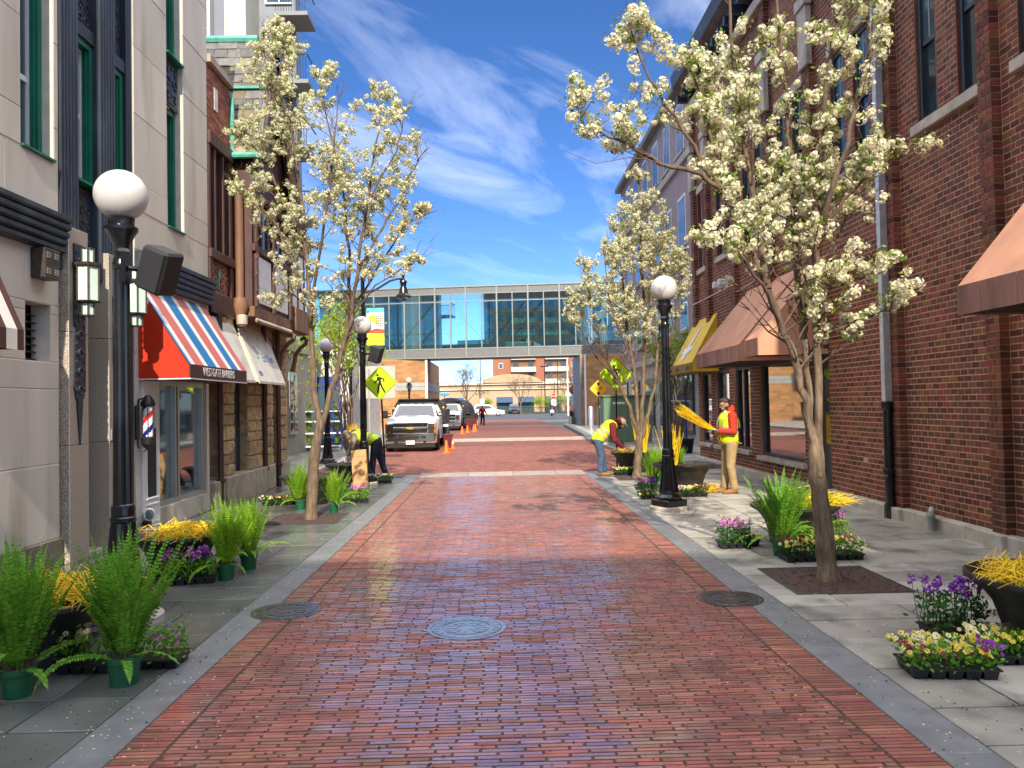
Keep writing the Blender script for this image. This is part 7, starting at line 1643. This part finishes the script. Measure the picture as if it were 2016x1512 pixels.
# ------------------------------------------------------------------ ferns
def fern_mesh(seed, n=104, L=(.44, .78), droop=7, nm='fronds', mat='fern', pairs=36, wide=1.0):
    g = np.random.default_rng(seed); V = []; F = []
    for i in range(n+droop):
        dr = i >= n; a = g.uniform(0, 2*math.pi); el = g.uniform(R(64), R(89)) if not dr else g.uniform(R(15), R(45)); Lf = g.uniform(*L)*(1 if not dr else .75); el0 = el
        bend = g.uniform(.1, .62)*wide if not dr else g.uniform(1.1, 1.9); out = Vector((math.cos(a), math.sin(a), 0)); p = out*g.uniform(0, .055)+Vector((0, 0, 0)); lat = Vector((-math.sin(a), math.cos(a), 0)); tw = g.uniform(-.5, .5); prev = None
        for k in range(pairs+1):
            u = k/pairs; e = el-bend*u*u; d = out*math.cos(e)+Vector((0, 0, math.sin(e))); nrm = d.cross(lat); l2 = (lat*math.cos(tw)+nrm*math.sin(tw)); n2 = d.cross(l2)
            if k:
                q = len(V); V += [prev-l2*.0016, prev+l2*.0016, p+l2*.0014, p-l2*.0014]; F.append((q, q+1, q+2, q+3))
            prev = p.copy()
            if u > .10:
                ll = .034*math.sin(math.pi*min(1, (.12+u*.92)))**.6*(1 if not dr else .9)*g.uniform(.85, 1.1); wd = .0088
                for s in (-1, 1):
                    tip = p+l2*s*ll+d*ll*.30-n2*ll*g.uniform(-.25, .35); mid = p+l2*s*ll*.45+d*ll*.10; q = len(V); V += [p, mid-d*wd, tip, mid+d*wd]; F.append((q, q+1, q+2, q+3))
            p = p+d*Lf/pairs
    return npmesh(nm, [tuple(v) for v in V], F, M[mat])
FV = [fern_mesh(1), fern_mesh(2, 98), fern_mesh(3, 80, (.38, .68), 14, wide=1.5)]; FB = [fern_mesh(5, 80, (.42, .74), 8, 'fronds', 'fern_bright', 30, .8), fern_mesh(6, 76, (.40, .70), 10, 'fronds', 'fern_bright', 30, .95)]
pot = MB().lathe([(.070, 0), (.085, .125), (.093, .128), (.095, .158), (.088, .160), (.085, .14)], n=22, cap=False).mesh('pot', M['pot_green'], smooth=40); soilm = MB().lathe([(.084, .138), (.05, .15), (0, .155)], n=14).mesh('soil', M['soil'])
thatch = MB(); gg = np.random.default_rng(2)
for i in range(90):
    a = gg.uniform(0, 6.28); r = gg.uniform(.01, .085); p = Vector((r*math.cos(a), r*math.sin(a), .14)); thatch.tube([p, p+Vector((math.cos(a)*.02+gg.normal(0, .01), math.sin(a)*.02+gg.normal(0, .01), gg.uniform(.03, .09)))], [.004, .001], 3)
thm = thatch.mesh('dead_stems', M['bark_red'])
def fern(x, y, label, v=0, s=1.0, rz=0.0, bright=False, potted=True, z=0.0, grp='potted ferns set out on the pavement'):
    t = thing('potted_fern' if potted else 'fern', label, 'fern', (x, y, z), rz, grp); t.scale = (s, s, s)
    if potted: link('pot', pot, t); link('soil', soilm, t)
    link('dead_stems', thm, t); link('fronds', (FB if bright else FV)[v % (2 if bright else 3)], t, loc=(0, 0, .14)); return t
def gfern(px, py, *a, **k): g_ = G(px, py); return fern(g_.x, g_.y+.05, *a, **k)
gfern(24, 1376, 'large potted fern at the edge of the view on the wet pavement', 0, 1.10); gfern(237, 1352, 'large potted fern standing before the lamp post footing with a frond arching over the kerb', 1, 1.14, 1.0)
gfern(443, 1143, 'bright potted fern beside the tray of pink phlox', 2, 1.02, 2.0, True); gfern(487, 1122, 'bright potted fern just behind the fern beside the pink phlox', 1, 1.02, .5, True)
gfern(590, 1003, 'bright potted fern on the barber side of the flowering tree trunk', 0, .98, .7, True); gfern(656, 1010, 'bright potted fern on the street side of the trunk beside the tudor house', 1, .92, 2.2, True)
gfern(1543, 1095, 'dark green potted fern spreading beside the nearest flowering tree', 2, 1.22, 2.6); gfern(1598, 1078, 'bright potted fern tucked between the dark fern and the nearest tree trunk', 1, .98, 1.2, True)
gfern(1288, 958, 'leafy potted fern between the globe lamp and the tree grate', 0, .98, .4, True); gfern(1300, 948, 'leafy potted fern hidden behind the globe lamp shaft', 1, .95, 1.4, True)
# ------------------------------------------------------------------ urn planters and yellow twigs
um = MB().lathe([(.30, 0), (.315, .04), (.33, .16), (.375, .30), (.455, .41), (.53, .455), (.545, .47), (.545, .495), (.525, .50), (.50, .485), (.47, .44)], n=40, cap=False).mesh('bowl', M['urn'], smooth=40); us = MB().lathe([(.49, .445), (.3, .465), (0, .475)], n=24).mesh('soil', M['soil'])
def urn(x, y, label, s=1.0):
    t = thing('urn_planter', label, 'planter', (x, y, 0), 0, 'black flared urn planters'); t.scale = (s, s, s); link('bowl', um, t); link('soil', us, t); return t
def heap(x, y, z, n, label, seed, spread=(.26, .2), L=.42, up=.09, dirn=None, th=.0034, group='yellow twigs'):
    n = int(n*1.7); t = thing('yellow_twigs', label, 'twigs', (x, y, z), 0, group); g = np.random.default_rng(seed); mb = MB()
    for i in range(n):
        a = g.uniform(0, 2*math.pi) if dirn is None else dirn+g.normal(0, .16); l = L*g.uniform(.5, 1.25); c = Vector((g.normal(0, spread[0]*.5), g.normal(0, spread[1]*.5), abs(g.normal(0, up))+.012)); u = Vector((math.cos(a), math.sin(a), g.normal(0, .12)))
        b = Vector(g.normal(0, .045, 3)); p = [c-u*l*.5, c-u*l*.17+b+Vector((0, 0, .03)), c+u*l*.2-b*.6+Vector((0, 0, .035)), c+u*l*.5+Vector((0, 0, g.normal(0, .03)))]
        for q in p: q.z = max(.008, q.z)
        q_ = [p[0], p[0].lerp(p[1], .5)+Vector(g.normal(0, .012, 3)), p[1], p[1].lerp(p[2], .5)+Vector(g.normal(0, .014, 3)), p[2], p[3]]
        for q in q_: q.z = max(.006, q.z)
        mb.tube(q_, [th*.5, th*.8, th, th, th*.8, th*.4], 4, cap=False)
    mb.build('twigs', M['twig'], t, world=False, smooth=60); return t
def upright(x, y, z, n, h, r, label, seed, spread=.05):
    t = thing('yellow_twigs', label, 'twigs', (x, y, z), 0, 'yellow twigs'); g = np.random.default_rng(seed); mb = MB()
    for i in range(n):
        a = g.uniform(0, 6.28); q = r*math.sqrt(g.random()); p = Vector((q*math.cos(a), q*math.sin(a), 0)); e = p*1.2+Vector((g.normal(0, spread), g.normal(0, spread), h*g.uniform(.7, 1.05))); m_ = p.lerp(e, .5)+Vector(g.normal(0, .015, 3)); mb.tube([p, m_, e], [.007, .006, .003], 4, cap=False)
    mb.build('twigs', M['twig'], t, world=False, smooth=60); return t
urn(-3.12, 5.32, 'black urn planter hidden behind the foremost ferns', .9); heap(-3.10, 5.30, .42, 260, 'heap of yellow twigs over the urn behind the foremost ferns', 1, (.42, .32), .40, .045)
urn(-3.32, 8.05, 'black urn planter beside the lamp post foot before the granite portal', .86); heap(-3.22, 7.95, .40, 190, 'heap of yellow twigs on the urn before the granite portal', 2, (.28, .24), .36, .035)
urn(-3.34, 13.75, 'black urn planter behind the bright ferns of the barber side tree'); urn(-3.42, 17.3, 'black urn planter being filled by the stooping worker in grey', .86)
urn(3.68, 5.05, 'black urn planter with soil and yellow twigs cut off by the picture edge'); heap(3.36, 5.0, .46, 90, 'bunch of yellow twigs hanging over the rim of the nearest urn', 3, (.16, .18), .24, .04); heap(3.78, 4.72, .46, 60, 'smaller bunch of yellow twigs in the nearest urn', 31, (.14, .12), .22, .03)
urn(3.46, 9.0, 'black urn planter between the nearest flowering tree and the brick wall', .92); heap(3.60, 8.80, .46, 120, 'bundle of yellow twigs lying across the urn behind the nearest tree trunk', 4, (.26, .14), .60, .03, .08)
urn(3.45, 14.35, 'black urn planter standing behind the globe lamp near the standing worker', 1.06); upright(3.22, 14.3, .49, 46, .75, .10, 'sparse upright yellow twigs in the urn behind the globe lamp', 5, .10); fern(3.42, 14.5, 'green fern growing in the urn behind the globe lamp', 1, .55, .3, True, False, .42, None)
urn(3.22, 18.45, 'black urn planter tended by the stooping worker in jeans'); upright(3.42, 18.4, .46, 210, .88, .13, 'dense upright sheaf of yellow twigs before the stooping worker in jeans', 6, .05); heap(3.0, 18.3, .46, 50, 'loose yellow twigs under the hands of the stooping worker', 32, (.2, .2), .3, .04)
upright(-4.2, 22.5, .35, 60, .85, .10, 'sheaf of yellow twigs standing behind the bent back of the worker in grey', 7, .07)
heap(3.98, 14.12, .0, 70, 'yellow twigs lying on the pavement at the boots of the standing worker', 33, (.22, .08), .45, .02, 0.0)
# ------------------------------------------------------------------ trays of flowers
def flower_tray(x, y, label, cols, seed, kind='viola', L=.50, Wd=.27, rz=0.0, nfl=70, hgt=.10, tray=True, grp='trays of flowers on the pavement'):
    t = thing('flower_tray' if tray else 'flower_pot', label, 'flower tray', (x, y, 0), rz, grp); g = np.random.default_rng(seed)
    mb = MB(); nx, ny = max(2, int(L/.085)), max(2, int(Wd/.085)); cw, cd_ = L/nx, Wd/ny
    for i in range(nx):
        for j in range(ny):
            cx, cy = -L/2+cw*(i+.5), -Wd/2+cd_*(j+.5); a, b = cw*.34, cw*.47; c, d = cd_*.34, cd_*.47
            mb.add([(cx-a, cy-c, .0), (cx+a, cy-c, .0), (cx+a, cy+c, .0), (cx-a, cy+c, .0), (cx-b, cy-d, .062), (cx+b, cy-d, .062), (cx+b, cy+d, .062), (cx-b, cy+d, .062)], [(0, 3, 2, 1), (4, 5, 6, 7), (0, 1, 5, 4), (1, 2, 6, 5), (2, 3, 7, 6), (3, 0, 4, 7)])
    mb.box(-L/2-.008, L/2+.008, -Wd/2-.008, Wd/2+.008, .056, .066); mb.build('tray', M['tray'], t, world=False)
    # foliage
    nl = int(L*Wd*5200); tall = kind == 'phlox'
    c = np.c_[g.uniform(-L/2-.02, L/2+.02, nl), g.uniform(-Wd/2-.02, Wd/2+.02, nl), .06+hgt*g.random(nl)**.8*(1.0)]
    V, F = leaf_cloud(c, 1, .012, .050 if tall else .034, g, .42 if tall else .62, .35); link('foliage', npmesh('foliage', V, F, M['leaf_dark' if g.random() < .5 else 'fern']), t, 'stuff')
    Vs, Fs, Ms = [], [], []; k0 = 0
    def flower(p, nrm, r, mi, ci):
        nonlocal k0
        n = nrm/np.linalg.norm(nrm); a = np.cross(n, (.3, .2, 1.0)); a /= np.linalg.norm(a); b = np.cross(n, a)
        for q in range(5):
            an = 2*math.pi*q/5+.3; u = a*math.cos(an)+b*math.sin(an); v = -a*math.sin(an)+b*math.cos(an)
            Vs.extend([p, p+u*r*.6-v*r*.50+n*r*.08, p+u*r*1.02+n*r*.02, p+u*r*.6+v*r*.50+n*r*.08]); Fs.append((k0, k0+1, k0+2, k0+3)); Ms.append(mi); k0 += 4
        s = r*.26; pc = p+n*r*.07; Vs.extend([pc+a*s, pc+b*s, pc-a*s, pc-b*s]); Fs.append((k0, k0+1, k0+2, k0+3)); Ms.append(ci); k0 += 4
    names = list(cols); mats = [M[c] for c in names]+[M['petal_wine'], M['petal_orange']]; ic, ic2 = len(names), len(names)+1
    zone = g.uniform(-1, 1, (len(names), 2))
    if kind == 'viola':
        for i in range(nfl):
            p = np.array([g.uniform(-L/2-.03, L/2+.03), g.uniform(-Wd/2-.03, Wd/2+.03), .06+hgt*g.uniform(.72, 1.18)]); dst = [np.hypot(p[0]/L*2-z[0], p[1]/Wd*2-z[1])+g.uniform(0, .9) for z in zone]
            flower(p, np.array([g.normal(0, .35)+p[0], -.75+g.normal(0, .3), .7]), .019*g.uniform(.8, 1.2), int(np.argmin(dst)), ic if g.random() < .6 else ic2)
    else:
        st = MB()
        for i in range(nfl):
            bx, by = g.uniform(-L/2, L/2), g.uniform(-Wd/2, Wd/2); top = np.array([bx+g.normal(0, .02), by+g.normal(0, .02), .06+hgt*g.uniform(1.0, 1.5)]); st.tube([(bx, by, .06), tuple(top)], [.003, .002], 4, cap=False); dst = [np.hypot(bx/L*2-z[0], by/Wd*2-z[1])+g.uniform(0, .6) for z in zone]; mi = int(np.argmin(dst))
            for q in range(13): d = g.normal(0, 1, 3); d[2] = abs(d[2])+.2; d /= np.linalg.norm(d); flower(top+d*.026*g.uniform(.6, 1.2)+np.array([0, 0, g.uniform(-.035, .03)]), d, .0125*g.uniform(.8, 1.2), mi, mi)
        st.build('stalks', M['leaf_dark'], t, world=False)
    link('blossoms', npmesh('blossoms', np.array(Vs), Fs, mats, Ms), t, 'stuff'); return t
def gt_(px, py, *a, **k): g_ = G(px, py); return flower_tray(g_.x, g_.y+k.pop('dy', .14), *a, **k)
YC, WN, PP, PK = ['petal_yellow', 'petal_cream'], ['petal_wine'], ['petal_purple'], ['petal_pink']
gt_(366, 1153, 'tray of pink and purple phlox beside the bright fern', ['petal_pink', 'petal_pink', 'petal_purple'], 1, 'phlox', .46, .26, .25, nfl=34, hgt=.17)
gt_(160, 1330, 'tray of yellow violas squeezed between the two foremost ferns', YC+['petal_purple'], 2, nfl=60, L=.34, hgt=.20); gt_(150, 1262, 'purple phlox rising behind the yellow violas between the ferns', PP, 3, 'phlox', .24, .2, nfl=12, hgt=.24)
gt_(305, 1322, 'dark tray of trailing lavender violas on the kerb side of the foremost fern', ['petal_pink'], 4, nfl=14, L=.26, Wd=.24, hgt=.15)
gt_(545, 996, 'tray of yellow and wine red violas before the stone piers', YC+WN, 5, nfl=64, L=.52, hgt=.09); gt_(697, 990, 'tray of fresh green phlox with few pink flowers beside the kerb', PK, 6, 'phlox', .44, .26, nfl=12, hgt=.15)
gt_(748, 952, 'tray of pale yellow violas next to the drain grate and sign post', ['petal_cream', 'petal_yellow', 'petal_pink'], 7, nfl=50, L=.48, hgt=.12); gt_(692, 945, 'pots of yellow violas stacked beside the leaning cardboard', YC, 8, nfl=44, L=.30, hgt=.26)
gt_(1452, 1082, 'tray of pink phlox standing by itself left of the dark fern', ['petal_pink', 'petal_pink', 'petal_cream'], 9, 'phlox', .34, .24, nfl=26, hgt=.17); gt_(1588, 1108, 'tray of yellow and wine violas partly behind the nearest trunk', YC+WN, 10, nfl=60, L=.40, hgt=.14)
gt_(1662, 1104, 'tray of cream and wine violas on the wall side of the nearest trunk', ['petal_cream', 'petal_yellow', 'petal_wine'], 11, nfl=84, L=.44, hgt=.14); gt_(1600, 1075, 'tray of pale pink phlox behind the violas at the nearest trunk', ['petal_pink', 'petal_cream'], 12, 'phlox', .40, .24, nfl=22, hgt=.20); gt_(1652, 1072, 'small tray of pink phlox behind the cream and wine violas', PK, 34, 'phlox', .26, .22, nfl=16, hgt=.22)
gt_(1277, 978, 'tray of purple phlox before the fern by the globe lamp', ['petal_purple', 'petal_pink'], 13, 'phlox', .32, .26, nfl=24, hgt=.17); gt_(1362, 979, 'tray of mixed wine and cream violas under the urn behind the globe lamp', ['petal_wine', 'petal_cream', 'petal_yellow', 'petal_pink'], 14, nfl=100, L=.58, hgt=.11)
gt_(1232, 936, 'tray of pale yellow violas at the foot of the tended urn', YC, 15, nfl=70, L=.46, hgt=.10); gt_(1280, 984, 'few yellow marigolds lying at the lamp footing', ['petal_yellow'], 16, nfl=16, L=.30, Wd=.12, hgt=.03)
gt_(1480, 1078, 'small tray of orange marigolds under the arching fern fronds', ['petal_orange'], 17, nfl=18, L=.24, Wd=.16, hgt=.06)
gt_(1890, 1340, 'large tray of yellow and wine red violas foremost on the dry pavement', ['petal_yellow', 'petal_cream', 'petal_wine', 'petal_purple', 'petal_yellow'], 18, nfl=160, L=.50, Wd=.28, rz=-.12, hgt=.12); gt_(2010, 1312, 'tray of yellow violas cut off by the picture edge', YC+['petal_wine'], 19, nfl=80, L=.40, hgt=.12, rz=-.1)
gt_(1905, 1262, 'tray of tall purple phlox beside the nearest black urn', PP, 20, 'phlox', .42, .24, nfl=26, hgt=.22)
# pots on the trolley
cpot = MB().lathe([(.08, 0), (.11, .16)], n=10).mesh('pot', M['pot_green'])
for zi, z in enumerate((.29, .77, 1.20, 1.57)):
    for j in range(4): fern(-6.42-.5+j*.33, 28.35, 'leafy green plant on the %s of the blue plant trolley, %s' % (('lowest shelf', 'second shelf', 'third shelf', 'top shelf')[zi], ('nearest the stone piers', 'second from the piers', 'third from the piers', 'nearest the trucks')[j]), j, .50 if zi < 3 else .40, j*1.3+zi, True, False, z, 'plants on the blue trolley')
shrub('leafing_tree', -5.0, 26.0, 5.2, 2.2, 1500, M['leaf_spring'], 'slender tree in pale green leaf behind the gooseneck lamp', 61, None, .11); shrub('leafing_tree', -6.8, 33.0, 6.0, 2.6, 1500, M['leaf_spring'], 'pale green leafing tree farther along by the blue shutter', 62, None, .13)
shrub('leafing_tree', 6.4, 27.5, 4.6, 2.0, 1300, M['leaf_spring'], 'slender tree in pale green leaf beyond the yellow awning', 63, None, .11); shrub('leafing_shrub', 5.9, 32, 2.6, 1.8, 160, M['leaf_spring'], 'nearly bare twiggy shrub beside the green utility cabinet', 64, None, .08)
